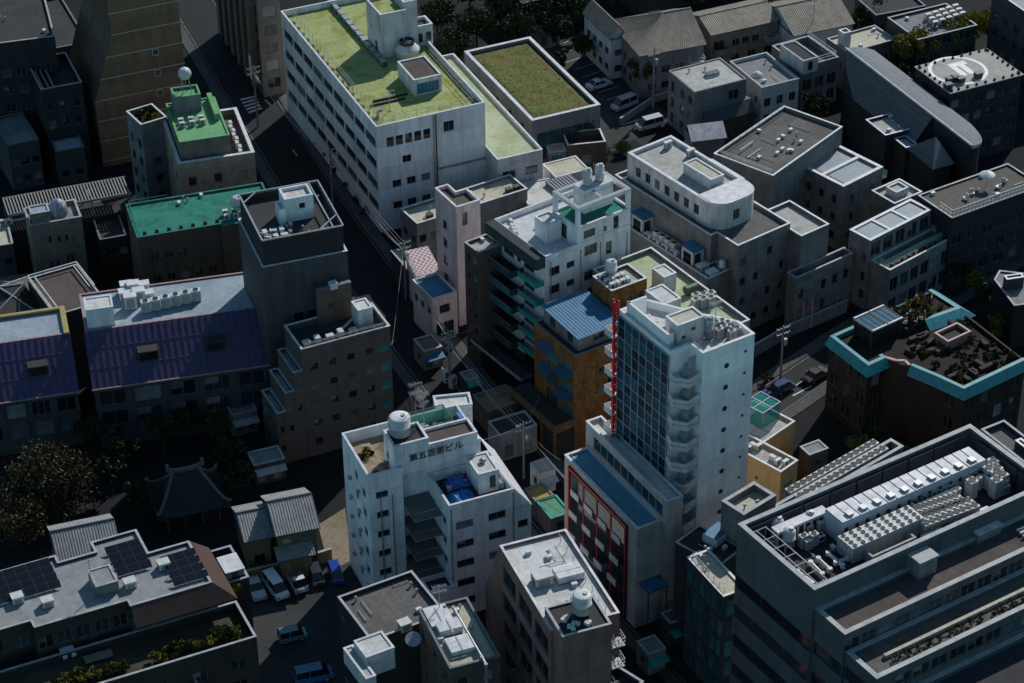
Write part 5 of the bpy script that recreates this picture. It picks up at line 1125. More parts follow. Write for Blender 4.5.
for i in range(n): a.box(i*(x1-x0)/n+.08,(i+1)*(x1-x0)/n-.08,-.05,y1-y0+.05,2.8,2.9,CAPW)
a.obj('lid',o); 
for i in range(10): a=MB(); xx=(i+.8)*(x1-x0)/10.6; a.box(xx-.35,xx+.35,.25,1.0,2.9,3.2,STEEL); a.obj('lid_hatch',o)
a=MB(); [a.lathe([(.2,1.5),(.2,1.9)],ACDARK,8,((i+.5)*(x1-x0)/14,-.03,0)) for i in range(14)]; a.obj('porthole',o)
o=empty('steel_frame',b.w(0,0,0),b.th,'open steel frame along the left parapet of the machine-filled roof','steel frame'); a=MB()
a.bar((1.4,1.2,30.4),(1.4,DD-1.4,30.4),.09,CAPG); a.bar((2.6,1.2,30.4),(2.6,DD-1.4,30.4),.09,CAPG); [a.bar((.6,1.2+i*(DD-2.6)/6,30.4),(2.7,1.2+i*(DD-2.6)/6,30.4),.08,CAPG) for i in range(7)]; [a.bar((x,1.2+i*(DD-2.6)/3,zr),(x,1.2+i*(DD-2.6)/3,30.4),.12,STEEL) for i in range(4) for x in (1.4,2.6)]; a.obj('beam',o)
cp=[b.loc(q('F',*p),30) for p in ((312,300),(345,337),(523,250))]
x0,x1,y0,y1=cp[1].x,cp[2].x,cp[1].y,cp[0].y
for i in range(9):
    for j in range(4): condenser(b.w(x0+(i+.5)*(x1-x0)/9,y0+(j+.5)*(y1-y0)/4,zr),b.th,'round-fanned condenser packed in the solid bank in front of the long machine house','condensers packed in the solid bank',(x1-x0)/9*.97,(y1-y0)/4*.97,2.1)
for k,(sx,sy,ex,ey) in enumerate(((508,217,612,177),(522,245,628,210),(535,268,660,222))):
    s,e=b.loc(q('F',sx,sy),29.6),b.loc(q('F',ex,ey),29.6)
    for i in range(9): p=s.lerp(e,i/8); [condenser(b.w(p.x,p.y+j*1.05,zr),b.th,'small round-fanned condenser in the open ranks right of the solid bank','condensers in the open ranks right of the solid bank',.9,.9,1.7) for j in range(2)]
for i,(x,y,r,h) in enumerate(((145,300,.75,1.8),(176,328,.75,1.8),(230,285,.6,1.8))):
    p=b.loc(q('F',x,y),zr); tank(b.w(p.x,p.y,zr),0,('round cream-topped tank at the back left of the machine-filled roof','round cream-topped tank in front of its twin on the machine-filled roof','smaller round cream-topped tank right of the two larger ones')[i],r,h,ACBODY,.3,None,.35)
for i in range(5):
    s,e=b.loc(q('F',(235,255,280,200,300)[i],(372,362,348,395,372)[i]),28.4),b.loc(q('F',(265,285,318,240,330)[i],(402,390,380,425,362)[i]),28.4); pipes([b.w(s.x,s.y,28.5),b.w(e.x,e.y,28.5)],.22,WHITE,'thick white pipe in the front left corner of the machine-filled roof','pipe','thick white pipes in the front left corner')
p0=[b.loc(q('F',*p),29) for p in ((380,348),(395,360),(510,308))]; k0=MB(); x0,x1,y0,y1=p0[1].x,p0[2].x,p0[1].y,p0[0].y+.6
for (a,c,d,e) in ((x0,x1,y0,y0+.25),(x0,x1,y1,y1+.25),(x0,x0+.25,y0+.25,y1),(x1-.25,x1,y0+.25,y1)): k0.box(a,c,d,e,zr,29.2,CAPG)
b.part('roof_pit_kerb',k0)
for i in range(3): p=b.loc(q('F',(560,610,650)[i],(285,262,245)[i]),28.6); k0=MB(); k0.box(-2.2,2.2,-.5,.5,.1,.9,WHITE); k0.box(-2.1,2.1,-.4,.4,0,.1,DSTEEL); k0.box(-2.2,2.2,-.02,.02,.9,.95,STEEL); tag(k0.obj('duct',None,b.w(p.x,p.y-.6,zr),(0,0,b.th)),'white duct length along the front parapet of the machine-filled roof','duct','white ducts along the front parapet')
for i in range(22):
    p=b.loc(q('F',rnd.uniform(640,745),rnd.uniform(140,195)),28.4); condenser(b.w(min(max(p.x,1.6),XR-1.6),min(max(p.y,1.2),DD-1.6),zr),b.th,'machine in the crowded far right corner of the machine-filled roof','machines in the crowded far right corner',1.,1.,rnd.choice((1.2,1.8,2.4)))
for i in range(16):
    p=b.loc(q('F',rnd.uniform(125,260),rnd.uniform(265,330)),28.4); condenser(b.w(max(p.x,3.2),min(p.y,DD-1.4),zr),b.th,'small machine packed around the round cream tanks','machines packed around the round cream tanks',.9,.7,rnd.choice((.9,1.3,1.6)))
p=b.loc(q('F',160,250),28.6); k0=MB(); k0.box(-3.4,3.4,-.5,.5,0,2.1,WHITE); k0.box(-3.4,3.4,-.6,.6,2.1,2.25,CAPW); [k0.box(-3.2+i*.9,-2.6+i*.9,-.53,-.5,.3,1.8,ACDARK) for i in range(7)]; tag(k0.obj('switch_cabinet',None,b.w(max(p.x,5),DD-2.2,zr),(0,0,b.th)),'long white switch cabinet in the back left corner of the machine-filled roof','cabinet')
p=b.loc(q('F',518,388),28); k0=MB(); k0.box(-1.2,1.2,-1.2,1.2,0,2.2,W_GREY); k0.box(-1.3,1.3,-1.3,1.3,2.2,2.35,CAPG); k0.box(1.2,1.24,-.5,.5,.1,1.9,DSTEEL); tag(k0.obj('roof_hut',None,b.w(p.x,p.y,27.9),(0,0,b.th)),'small grey hut on the brown terrace below the machine-filled roof','hut')
p=b.loc(q('F',690,300),28); k0=MB(); k0.box(-1.6,1.6,-.5,.5,0,1.2,W_GREY); k0.box(-1.7,1.7,-.6,.6,1.2,1.3,CAPW); tag(k0.obj('roof_hut',None,b.w(p.x,p.y,27.9),(0,0,b.th)),'low white-topped hut further along the brown terrace','hut')
k0=MB(); [k0.box(e2.poly[0][0]+3,e2.poly[1][0]-1.5,y2+2.2,y2+2.6,25.5,25.95,R_CREAM)]; b.part('planter_kerb',k0)
for i in range(3): k0=MB(); k0.tube([Vector((0,0,.3)),Vector((2.2,0,.3))],.16,WHITE,8); p=b.loc(q('F',770+i*8,290+i*8),28); [k0.box(x,x+.1,-.2,.2,0,.3,DSTEEL) for x in (.3,1.8)]; tag(k0.obj('pipe',None,b.w(p.x,p.y,27.9),(0,0,b.th)),'short white pipe in the trio on the brown terrace','pipe','trio of short pipes on the brown terrace')
b2=Bld('office_building','grey-roofed annex with sunken light wells at the right edge behind the stepped block','building',q('F',700,42),q('F',800,120),q('F',860,95),28.); b2.D=max(b2.D,8); m=b2.main(W_DGREY,R_DGREY,.6,cap=CAPG); e=b2.mass('light_well',1.5,b2.W-1,1,b2.D*.5,27.4,28.4,W_DGREY,R_DARK,.5,cap=CAPW); b2.finish()
# ---- 46 turquoise-rimmed building
b=Bld('restaurant_building','dark building with turquoise sloping rims, planted roof terrace and two glass roof lights','building',q('E',50,215),q('E',195,335),q('E',600,130),12)
W_REST=wallm('dark_maroon_wall',(.04,.022,.018),(2.,3.2,0,.02),.4)
a=[b.loc(q('E',*p),12) for p in ((235,275),(405,345),(582,432),(815,302),(600,132),(432,32))]
x1=a[0].x; xr=a[3].x; yl=b.loc(q('E',405,345),12).y; ybk=b.D
P=[(0,0),(2.4,0),(2.4,3.2),(a[1].x,max(3.2,0)),(a[1].x,a[2].y),(xr,a[2].y),(xr,a[4].y*.75),(a[4].x,a[4].y*.75),(a[4].x,ybk),(0,ybk)]
P=[(0,0),(3,0),(3.4,-1.4),(4.6,-3.8),(5.5,-7.2),(6.2,-11),(17.2,-11),(18.6,.8),(18.4,8),(.6,8)]
m=Mass(b,'wall',P,0,11.4,W_REST,roofm('dark_red_deck',(.02,.012,.011),(.3,.25,.2),.6),.4,main=True,cap=W_REST,over=0)
m.grid(9,1.,3.4,3,3,2.,2.2,nm=2,gm=GLASS); m.grid(0,1.,3.4,3,1,1.4,2.2,nm=2); m.grid(5,1.,3.4,3,4,1.6,2.,nm=2,skip=.3); m.grid(4,1.,3.4,3,1,1.6,2.,nm=2)
b.finish()
def rim(b,pts,z0,z1,outp,m,name='turquoise_rim',thick=.5):
    k0=MB(); n=len(pts)
    def nrm(i):
        ns=[]
        for a_,c_ in ((i-1,i),(i,i+1)):
            if 0<=a_ and c_<n: d=(Vector(pts[c_])-Vector(pts[a_])).normalized(); ns.append(Vector((d.y,-d.x)))
        s=sum(ns,Vector((0,0))); return s/max(.5,s.length_squared)*len(ns) if len(ns)==2 else ns[0]
    for i in range(n-1):
        a0,a1=Vector(pts[i]),Vector(pts[i+1]); n0,n1=nrm(i),nrm(i+1)
        o0,o1=a0+n0*outp,a1+n1*outp; i0,i1=a0-n0*thick,a1-n1*thick
        k0.quad((*o0,z0),(*o1,z0),(*(a1+n1*.04),z1),(*(a0+n0*.04),z1),m); k0.quad((*(a0+n0*.04),z1),(*(a1+n1*.04),z1),(*i1,z1),(*i0,z1),m); k0.quad((*i1,z1),(*i1,z1-1.),(*i0,z1-1.),(*i0,z1),m); k0.quad((*o1,z0),(*o0,z0),(*(a0+n0*.03),z0),(*(a1+n1*.03),z0),m)
    return b.part(name,k0)
rim(b,[(.6,8),(0,0),(3,0),(3.2,.9)],10.5,11.7,.8,TURQ)
rim(b,[(4.4,-3.2),(5.4,-7.),(6.2,-11),(17.2,-11)],10.5,11.7,.8,TURQ)
rim(b,[(12.6,2.9),(18.5,2.2),(18.5,7.9)],11.1,12.1,1.4,TURQ)
rim(b,[(18.4,7.95),(8,7.95),(1.,7.95)],11.1,11.7,.12,TURQ)
PINKC=plain('pink_stone_coping',(.42,.27,.25),.6)
k0=MB(); pp=[(3.,.4),(3.7,-1.2),(4.6,-1.9),(4.4,-3.)]; [k0.bar((*s,11.55),(*e,11.55),.4,PINKC,.25) for s,e in zip(pp,pp[1:])]; b.part('terrace_coping',k0)
sg=[b.loc(q('E',*p),14) for p in ((130,150),(210,198),(325,135))]
k0=MB(); x0,x1_,y0,y1=sg[1].x,sg[2].x,sg[1].y,sg[0].y; BSK=glassm('blue_roof_light',(.05,.1,.14),.1,.7)
for i in range(2):
    k0=MB(); xa,xb=x0+(x1_-x0)*(.02+.5*i),x0+(x1_-x0)*(.48+.5*i); k0.box(xa,xb,y0,y1,13.5,13.62,WHITE,BSK); [k0.bar((xa+(xb-xa)*t,y0,13.66),(xa+(xb-xa)*t,y1,13.66),.07,DSTEEL) for t in (0,.33,.66,1)]; k0.bar((xa,y0,13.68),(xb,y0,13.68),.22,WHITE); k0.bar((xa,y1,13.68),(xb,y1,13.68),.22,WHITE); b.part('roof_light',k0)
k0=MB(); [k0.box(x-.1,x+.1,y-.1,y+.1,11.,13.5,DSTEEL) for x in (x0+.2,x1_-.2) for y in (y0+.2,y1-.2)]; k0.box(x0+.3,x1_-.3,y0+.3,y1-.3,11.,13.3,GLASS); b.part('glass_pavilion',k0)
rp=b.pmass('planter',q('E',462,212),q('E',515,252),q('E',605,205),11,12.4,plain('pink_stone',(.3,.17,.15),.7),R_DARK,.5,cap=PINKC); rp.build()
dk=b.mass('upper_deck',9.4,18.2,3.,7.6,11,11.9,W_REST,roofm('dark_red_deck',(.02,.012,.011)),.1,cap=W_REST); dk.build()
REST=(b,P)
DR=plain('dark_red_timber',(.07,.025,.02),.7)
for i in range(22):
    k0=MB(); w_=rnd.uniform(.4,1.1); k0.box(-w_,w_,-.3,.3,0,.5,DR); k0.box(-w_+.06,w_-.06,-.24,.24,.5,.53,R_DARK); tag(k0.obj('planter_box',None,b.w(rnd.uniform(6.8,16.6),rnd.uniform(-9.6,1.5),11.0),(0,0,b.th+rnd.choice((0,PI/2)))),'dark red planter box on the turquoise-rimmed roof','planter','planter boxes on the turquoise-rimmed roof')
VW.update({'L1':(0,160,3.593),'L2':(120,160,3.596),'L3':(230,260,3.253),'L4':(0,420,2.597),'L5':(360,230,2.97),'L6':(740,270,3.4155),'L7':(170,0,5.254),'L8':(230,500,3.732)})
# ---- left side
# 1, 2 dark blocks in the upper left corner
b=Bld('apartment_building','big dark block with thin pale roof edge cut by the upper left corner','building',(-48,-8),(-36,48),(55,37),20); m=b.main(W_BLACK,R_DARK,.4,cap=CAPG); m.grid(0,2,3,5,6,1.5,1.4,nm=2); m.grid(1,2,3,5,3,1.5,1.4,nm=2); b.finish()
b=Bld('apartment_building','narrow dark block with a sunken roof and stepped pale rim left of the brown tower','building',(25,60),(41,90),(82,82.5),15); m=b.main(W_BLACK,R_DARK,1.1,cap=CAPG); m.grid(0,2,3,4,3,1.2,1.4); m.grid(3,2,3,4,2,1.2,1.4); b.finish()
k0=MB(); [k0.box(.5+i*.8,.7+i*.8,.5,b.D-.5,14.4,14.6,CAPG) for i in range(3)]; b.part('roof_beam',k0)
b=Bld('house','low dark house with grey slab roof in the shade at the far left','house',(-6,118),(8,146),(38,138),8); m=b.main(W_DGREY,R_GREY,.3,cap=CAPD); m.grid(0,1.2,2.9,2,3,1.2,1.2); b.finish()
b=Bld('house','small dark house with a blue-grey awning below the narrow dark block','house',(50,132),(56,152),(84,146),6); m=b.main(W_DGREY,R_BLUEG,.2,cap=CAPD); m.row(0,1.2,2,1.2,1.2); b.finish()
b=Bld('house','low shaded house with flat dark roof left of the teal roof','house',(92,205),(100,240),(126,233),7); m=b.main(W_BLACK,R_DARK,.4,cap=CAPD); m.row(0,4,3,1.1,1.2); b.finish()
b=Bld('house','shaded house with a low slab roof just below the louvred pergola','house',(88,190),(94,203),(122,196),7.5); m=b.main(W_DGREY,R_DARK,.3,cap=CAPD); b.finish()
# 3 brown tower with white bands, wall leaning out on its left
b=Bld('apartment_building','tall brown banded tower running off the top edge with three small white-framed windows','tower',(80,78),(95.5,102.5),(166,88.5),11.5,W=14.5,D=16)
b.F=b.F; HB=34
def tr_w(z): return 0 if z<11.5 else min(3.6,(z-11.5)*.34)
k0=MB(); Wb,Db=b.W,b.D
zs=[0,11.5,22.1,HB]
for z0,z1 in zip(zs,zs[1:]):
    a0,a1=tr_w(z0),tr_w(z1)
    k0.quad((a0,Db,z0),(a0,0,z0),(a1,0,z1),(a1,Db,z1),W_BROWN)
    k0.quad((Wb,0,z0),(Wb,Db,z0),(Wb,Db,z1),(Wb,0,z1),W_BROWN); k0.quad((Wb,Db,z0),(a0,Db,z0),(a1,Db,z1),(Wb,Db,z1),W_BROWN)
    k0.quad((a0,0,z0),(Wb,0,z0),(Wb,0,z1),(a1,0,z1),wallm('brown_render',(.2,.125,.075),(30,3.5,0,.012),.35,.8,.6))
k0.quad((tr_w(HB),0,HB),(Wb,0,HB),(Wb,Db,HB),(tr_w(HB),Db,HB),R_DARK); b.part('wall',k0)
for i in range(9):
    z=.9+3.55*i; k0=MB(); k0.box(tr_w(z)-.06,Wb+.06,-.07,-.005,z,z+.14,plain('pale_band_stone',(.4,.37,.33),.7)); b.part('floor_band',k0)
for i in range(5):
    z=2.2+3.55*i+1; f_,g_=window_mesh(.95,1.05,1,1,WHITE,GLASS); wo=link('window',f_,b.root,(Wb*.7,-.05,z+.6)); link('pane',g_,wo,(0,-.03,0))
b.finish()
# 4 green roofed block with ball tank
b=Bld('apartment_building','block with bright green roof terrace and white parapet before the brown banded tower','building',(165,118),(178,164),(254,151),15)
m=b.main(wallm('sand_tile_wall',(.3,.25,.19),(.8,.4,.5,.012),.3),R_DGREY,1.0,cap=WHITE,pt=.45); m.grid(0,2,3,4,3,1.2,1.5); m.grid(3,2,3,4,3,1.2,1.4)
up=b.pmass('upper_block',q('R7',68,330),q('R7',122,625),q('R7',530,575),14,17.6,W_BEIGE,R_VGREEN,.12,cap=R_VGREEN)
ux0,uy0=up.poly[0]; ux1,uy1=up.poly[2]
gb=b.mass('stair_house',ux0+(ux1-ux0)*.12,ux0+(ux1-ux0)*.66,uy0+(uy1-uy0)*.72,uy0+(uy1-uy0)*.98,17.5,20.2,W_GREY,R_VGREEN,.35,cap=R_VGREEN)
b.finish()
gx=ux0+(ux1-ux0)*.42; gy=uy0+(uy1-uy0)*.9
o=empty('ball_tank',b.w(gx,gy,19.9),b.th,'pale spherical water tank raised on struts above the bright green roof','water tank'); k0=MB(); k0.lathe([(.06,-.98)]+[(.98*math.sin(t),-.98*math.cos(t)) for t in (PI*i/12 for i in range(1,12))]+[(.05,.98)],ACBODY,20,(0,0,2.9)); k0.obj('tank_shell',o); k0=MB(); [k0.bar((1.0*math.cos(t),1.0*math.sin(t),0),(.65*math.cos(t),.65*math.sin(t),2.25),.09,STEEL) for t in (PI/4+i*PI/2 for i in range(4))]; k0.obj('stand',o)
k0=MB(); k0.box(ux1-1.2,ux1-.5,uy0+(uy1-uy0)*.42,uy1-.3,17.5,18.6,R_VGREEN); b.part('roof_upstand',k0)
for i in range(6): ac_unit(b.w(ux0+1.2+(i%3)*1.5,uy0+(uy1-uy0)*(.38+.1*(i//3)),17.5),b.th,'grey machine standing on the bright green roof','machines on the bright green roof',.8,.5,.8)
for i in range(8): ac_unit(b.w(b.W-1.9+.2*(i%2),1.2+i*1.25,14.0),b.th+PI/2,'white machine along the curved white parapet beside the bright green roof','machines along the curved white parapet',.9,.5,1.1)
for i in range(5): ac_unit(b.w(ux1-1.0-i*.9,uy1+.7,14),b.th,'pale unit behind the stair house of the bright green roof','units behind the stair house of the bright green roof',.7,.5,1.4)
# annex with roof garden
b=Bld('apartment_building','narrow block with sunken roof garden left of the bright green roof','building',(124,112),(141,125),(168,118),15.5,D=None)
b2=b; m=b.main(W_GREY,R_DARK,1.0,cap=CAPW); b.D=b.D; m.grid(3,2,3,4,2,1.2,1.5); m.grid(0,2,3,4,1,1.2,1.4); b.finish(); ROOFG=(b,.4,b.W-.4,.4,b.D-.4,14.5)
# 5 teal roof
b=Bld('apartment_building','brown block with weathered teal roof and row of black roof fittings','building',q('L2',25,160),q('L2',62,280),q('L2',360,228),14)
bk=b.loc(q('L2',575,45),14); m=b.main(W_BROWN,R_TEAL,.25,cap=TURQ if False else R_TEAL,poly=[(0,0),(b.W,0),(b.W,-.6),(b.W+8.,-.6),(b.W+8.,b.D),(0,b.D)])
m.row(0,9.8,5,1.2,1.2,.1,.95,nm=2); m.row(0,6.2,5,1.2,1.2,.1,.95,nm=2); m.row(0,2.6,5,1.2,1.2,.1,.95,nm=2); b.finish()
k0=MB()
for i in range(7): k0=MB(); k0.lathe([(.3,13.75),(.25,14.2),(.1,14.3)],ACDARK,8,(1.2+i*1.7,.9,0)); b.part('roof_fitting',k0)
p=b.loc(q('L2',424,175),13.75); tank(b.w(b.W+3.,1.8,13.75),b.th,'cream pot-shaped water tank on the right end of the teal roof',.85,1.6,ACBODY,1.3)
for i in range(6): ac_unit(b.w(b.W+1.2+1.3*(i%3),1.2+(i//3)*1.3,13.75),b.th,'dark and pale machine round the pot-shaped tank on the teal roof','machines round the pot-shaped tank',.8,.5,.9)
clutter(b,1,b.W,b.D*.75,b.D-.6,13.75,6,'the teal roof')
b.rail([(.4,.4),(.4,b.D-.4),(b.W*.5,b.D-.4)],13.75,1.,TURQ,1.4)
# 6 dark grey block with steel roof frame
b=Bld('office_building','dark grey block with a steel frame rim round its roof and a white lift hut','building',q('L2',455,120),q('L2',505,300),q('L2',802,222),28.6); b.h=25
W6=wallm('dark_grey_render',(.06,.063,.067),(2.8,2.9,0,.02),.35)
m=b.main(W6,R_DARK,.2,cap=CAPW); m.row(0,15.5,3,1.4,1.6,.3,.8); m.row(0,10.,3,1.4,1.6,.3,.8); b.finish()
k0=MB(); W_,D_=b.W,b.D
# screen wall of the roof storey stands back behind the ledge
for m_ in (): pass
lf=b.mass('roof_storey',.35,W_-.35,.35,D_-.35,24.8,28.6,W_BLACK,R_DARK,1.0,cap=CAPD,pt=.15); lf.build()
o=k0; [k0.bar((x0,y0,28.75),(x1,y1,28.75),.16,STEEL) for (x0,y0,x1,y1) in ((.3,.3,W_-.3,.3),(W_-.3,.3,W_-.3,D_-.3),(W_-.3,D_-.3,.3,D_-.3),(.3,D_-.3,.3,.3),(W_-1.6,.3,W_-1.6,D_-.3),(.3,D_-2.6,2.6,D_-.3),(W_-3.4,.3,W_-.3,3.2),(.3,2.4,2.6,.3))]; b.part('roof_frame',k0)
wh=b.pmass('lift_hut',q('L2',565,105),q('L2',600,150),q('L2',690,118),27.6,31.0,W_WHITE,R_WHITE,.35,cap=WHITE); wh.win(0,wh.elen(0)*.6,29.3,.8,.8); wh.build()
wh2=b.mass('lift_hut_annex',wh.poly[0][0]-.9,wh.poly[0][0]-.02,wh.poly[0][1]-.4,wh.poly[0][1]+1.6,27.6,29.9,W_WHITE,R_WHITE,.1,cap=WHITE); wh2.build()
for i in range(6): ac_unit(b.w(1.3+1.1*(i%3),1.4+1.5*(i//3),27.6),b.th+(i%2)*PI/2,'pale machine on the dark roof inside the steel frame rim','machines inside the steel frame rim',.9,.6,.9)
clutter(b,1,W_-1,1,D_*.4,27.6,8,'the dark roof inside the steel frame rim',.6); clutter(b,W_*.6,W_-1,D_*.4,D_-1,27.6,5,'the dark roof inside the steel frame rim',.6)
# 7 taupe stepped apartment block
b=Bld('apartment_building','taupe tiled apartment block with square windows and a left side stepping down in tiers','building',q('L3',170,215),q('L3',232,292),q('L3',523,218),17)
W_,D_=b.W,b.D
m=b.main(W_TAUPE,R_DARK,.9,cap=CAPW)
for r in range(5): m.row(0,13.3-2.95*r,4,1.15,1.15,.03,.86,gm=None); m.win(0,W_*.93,13.2-2.95*r,1.3,1.4,1,gm=GLASST)
for k,(dx,z) in enumerate(((1.3,13.8),(2.6,11),(3.9,8.2))):
    e=b.mass('side_tier',-dx,-dx+1.28,0.05,D_-.3,0,z,W_TAUPE,R_BLUEG,.5,cap=CAPG); e.grid(0,z-3.4,-2.9,2,1,.7,1.1) 
    if k==2: e.grid(3,z-3.2,-2.9,2,3,1.2,1.3)
tw=b.pmass('stair_tower',q('L3',276,95),q('L3',282,102),q('L3',393,72),16.1,21.4,W_BROWN,R_DARK,.5,cap=CAPD); tw.z0=16.1; tw.win(0,tw.elen(0)*.4,18.,1.,1.,)
b.finish()
tx=tw.poly
k0=MB(); k0.box(-.5,.5,-.4,.4,.15,1.,ACBODY); k0.box(-.55,.55,-.45,.45,1.,1.06,WHITE); k0.box(-.4,.4,-.3,.3,0,.15,DSTEEL); tag(k0.obj('outdoor_unit',None,b.w((tx[0][0]+tx[1][0])/2,(tx[0][1]+tx[2][1])/2,20.9),(0,0,b.th)),'lone cream machine on top of the brown stair tower of the taupe block','air conditioner')
p=b.loc(q('L3',440,180),16.1); wb=b.mass('white_box',W_-3.4,W_-1.4,2.2,4.6,16.1,19.,W_OFFW,R_WHITE,.06,cap=WHITE); wb.build()
for i in range(5): ac_unit(b.w(1.2+1.6*i,1.3+.4*(i%2),16.1),b.th+(i%2)*PI/2,'blue-grey machine along the front of the taupe block roof','machines along the front of the taupe block roof',1.,.7,1.1)
b.rail([(.6,.35),(W_-.4,.35),(W_-.4,D_-.4)],17.07,.45,STEEL,1.5)
# 8, 9 violet mansard blocks
def violet(label,L,F,R,h,roofmat,drop=4.8,out=6.5,**k):
    b=Bld('school_building',label,'building',L,F,R,h,**k); W_,D_=b.W,b.D
    m=Mass(b,'wall',b.rect(0,W_,-out+.5,D_),0,h-drop-.05,wallm('grey_green_render',(.05,.06,.06),(3.4,3.3,0,.02),.35),R_DARK,0,main=True,cap=CAPD,over=0)
    us=b.mass('upper_storey',0,W_,-.04,D_,h-drop+.1,h,W_DGREY,roofmat,.15,cap=plain('pinkish_flashing',(.33,.2,.2),.6))
    for r in range(2):
        for i in range(5): m.win(0,W_*(.1+.2*i),h-drop-3.2-3.2*r,W_*.15,2.2,3 if i%2 else 2)
    m.row(0,1.2,6,2.,1.8,nm=2); b.finish()
    k0=MB(); y1,z1,y0,z0=-.06,h+.06,-out,h-drop
    k0.quad((-.2,y0,z0),(W_+.2,y0,z0),(W_+.2,y1,z1),(-.2,y1,z1),PURPLE); k0.add([(-.2,y0,z0),(-.2,y1,z1),(-.2,y1,z0)],((0,1,2),),PURPLE); k0.add([(W_+.2,y0,z0),(W_+.2,y1,z0),(W_+.2,y1,z1)],((0,1,2),),PURPLE); k0.quad((-.2,y1,z0),(W_+.2,y1,z0),(W_+.2,y0,z0),(-.2,y0,z0),W_DGREY)
    n=int(W_/.85)
    for i in range(n+1): x=-.15+(W_+.3)*i/n; k0.bar((x,y0,z0+.06),(x,y1,z1+.06),.09,PURPLE)
    for t in (.34,.68): k0.bar((-.2,y0+(y1-y0)*t,z0+(z1-z0)*t+.04),(W_+.2,y0+(y1-y0)*t,z0+(z1-z0)*t+.04),.06,PURPLE)
    k0.box(-.3,W_+.3,y0-.16,y0-.01,z0-.14,z0+.06,plain('pinkish_flashing',(.33,.2,.2),.6)); b.part('mansard_roof',k0)
    for x in (W_*.33,W_*.72):
        k0=MB(); t=.5; y=y0+(y1-y0)*t; z=z0+(z1-z0)*t; k0.box(x-1.3,x+1.3,y-.95,y+.6,z-.7,z+.75,DSTEEL,W_DGREY); k0.box(x-1.15,x+1.15,y-.98,y-.95,z-.55,z+.6,GLASS); b.part('dormer_window',k0)
    return b
b=violet('grey-green block under a violet sheet-metal mansard with two dormers and blue-grey roof','',(85,331.5),(258,305.5),14.5,R_BLUEG) if False else violet('grey-green block under a violet sheet-metal mansard with two dormers and blue-grey roof',(83,294),(85.5,331.5),(258,305.5),14.5,R_BLUEG)
V8=b; bk=b.loc(q('L2',470,430),14.5)
for i in range(6):
    p=b.loc(q('L2',95+i*36,545-i*8.),14.35); condenser(b.w(p.x,p.y,14.35),b.th,'pale condenser in the front row on the blue-grey roof above the violet mansard','condensers above the violet mansard',1.25,.9,1.7)
for i in range(7):
    p=b.loc(q('L2',(20,40,70,100,25,50,85)[i],(500,530,505,500,475,480,470)[i]),14.35); duct_unit(b.w(p.x,p.y,14.35),b.th,'white box machine in the left group on the roof above the violet mansard',1.6,1.2,(1.4,2.,1.8,1.2,1.5,1.8,1.3)[i],WHITE,'white machines left of the condensers above the violet mansard')
p=b.loc(q('L1',360,600),14.35); e=b.mass('white_hut',b.loc(q('L1',315,600),14.35).x,b.loc(q('L1',412,580),14.35).x,.6,3.6,14.35,17.3,W_WHITE,R_WHITE,.06,cap=WHITE); e.build()
b=violet('grey-green block with violet mansard cut by the left edge, pale strip roof on top',(-60,326),(-58,352),(68.5,333),13.5,R_BLUEG)
k0=MB(); k0.box(b.W-.6,b.W+.1,-.3,b.D,13.62,13.9,plain('yellow_trim',(.35,.27,.1),.6)); k0.box(0,b.W-.62,b.D-.5,b.D,13.62,13.9,plain('yellow_trim',(.35,.27,.1),.6)); b.part('roof_edge',k0)
# 10 beige-grey house with dome thing, pergola
b=Bld('apartment_building','beige-grey block with small slit windows and a pale dome-shaped cover on its roof','building',(26,208),(29.7,226),(81,215.5),13)
m=b.main(W_BEIGE,R_GREY,.6,cap=CAPG); m.row(0,9.5,2,.5,1.,.45,.75); m.row(0,9.6,1,.5,1.2,.3,.4); m.row(0,5.6,3,.45,1.6,.6,.85); m.row(0,5.6,2,.5,1.,.25,.5); m.row(0,1.6,4,1.2,1.2)
e=b.mass('stair_house',.4,b.W*.42,.3,2.6,12.4,14.6,W_BEIGE,R_BLUEG,.1,cap=CAPG); b.finish()
p=b.w(b.W*.62,b.D*.55,12.4); k0=MB(); k0.lathe([(1.35,0),(1.4,.6),(1.25,1.4),(.8,2.1),(.2,2.5)],BXW,9); tag(k0.obj('domed_cover',None,p),'pale blue faceted dome cover on the beige-grey block roof','dome')
k0=MB(); 
PW=plain('pergola_white',(.24,.24,.23),.6)
o=empty('pergola',b.w(-2,b.D+3.5,0),b.th,'long white louvred pergola on a low dark deck behind the dome-topped block','pergola')
k0=MB(); k0.box(0,18,0,5,0,7.5,W_BLACK,R_DARK); k0.obj('deck',o)
k0=MB(); [k0.box(x,x+.2,0.1,4.9,10.2,10.4,PW) for x in [i*.45 for i in range(40)]]; k0.obj('slat',o); k0=MB(); [k0.box(x,x+.15,y,y+.15,7.5,10.2,PW) for x in (0,6,12,17.6) for y in (.1,4.7)]; k0.box(0,18,.0,.1,10.0,10.4,PW); k0.box(0,18,4.9,5.,10.,10.4,PW); k0.obj('frame',o)
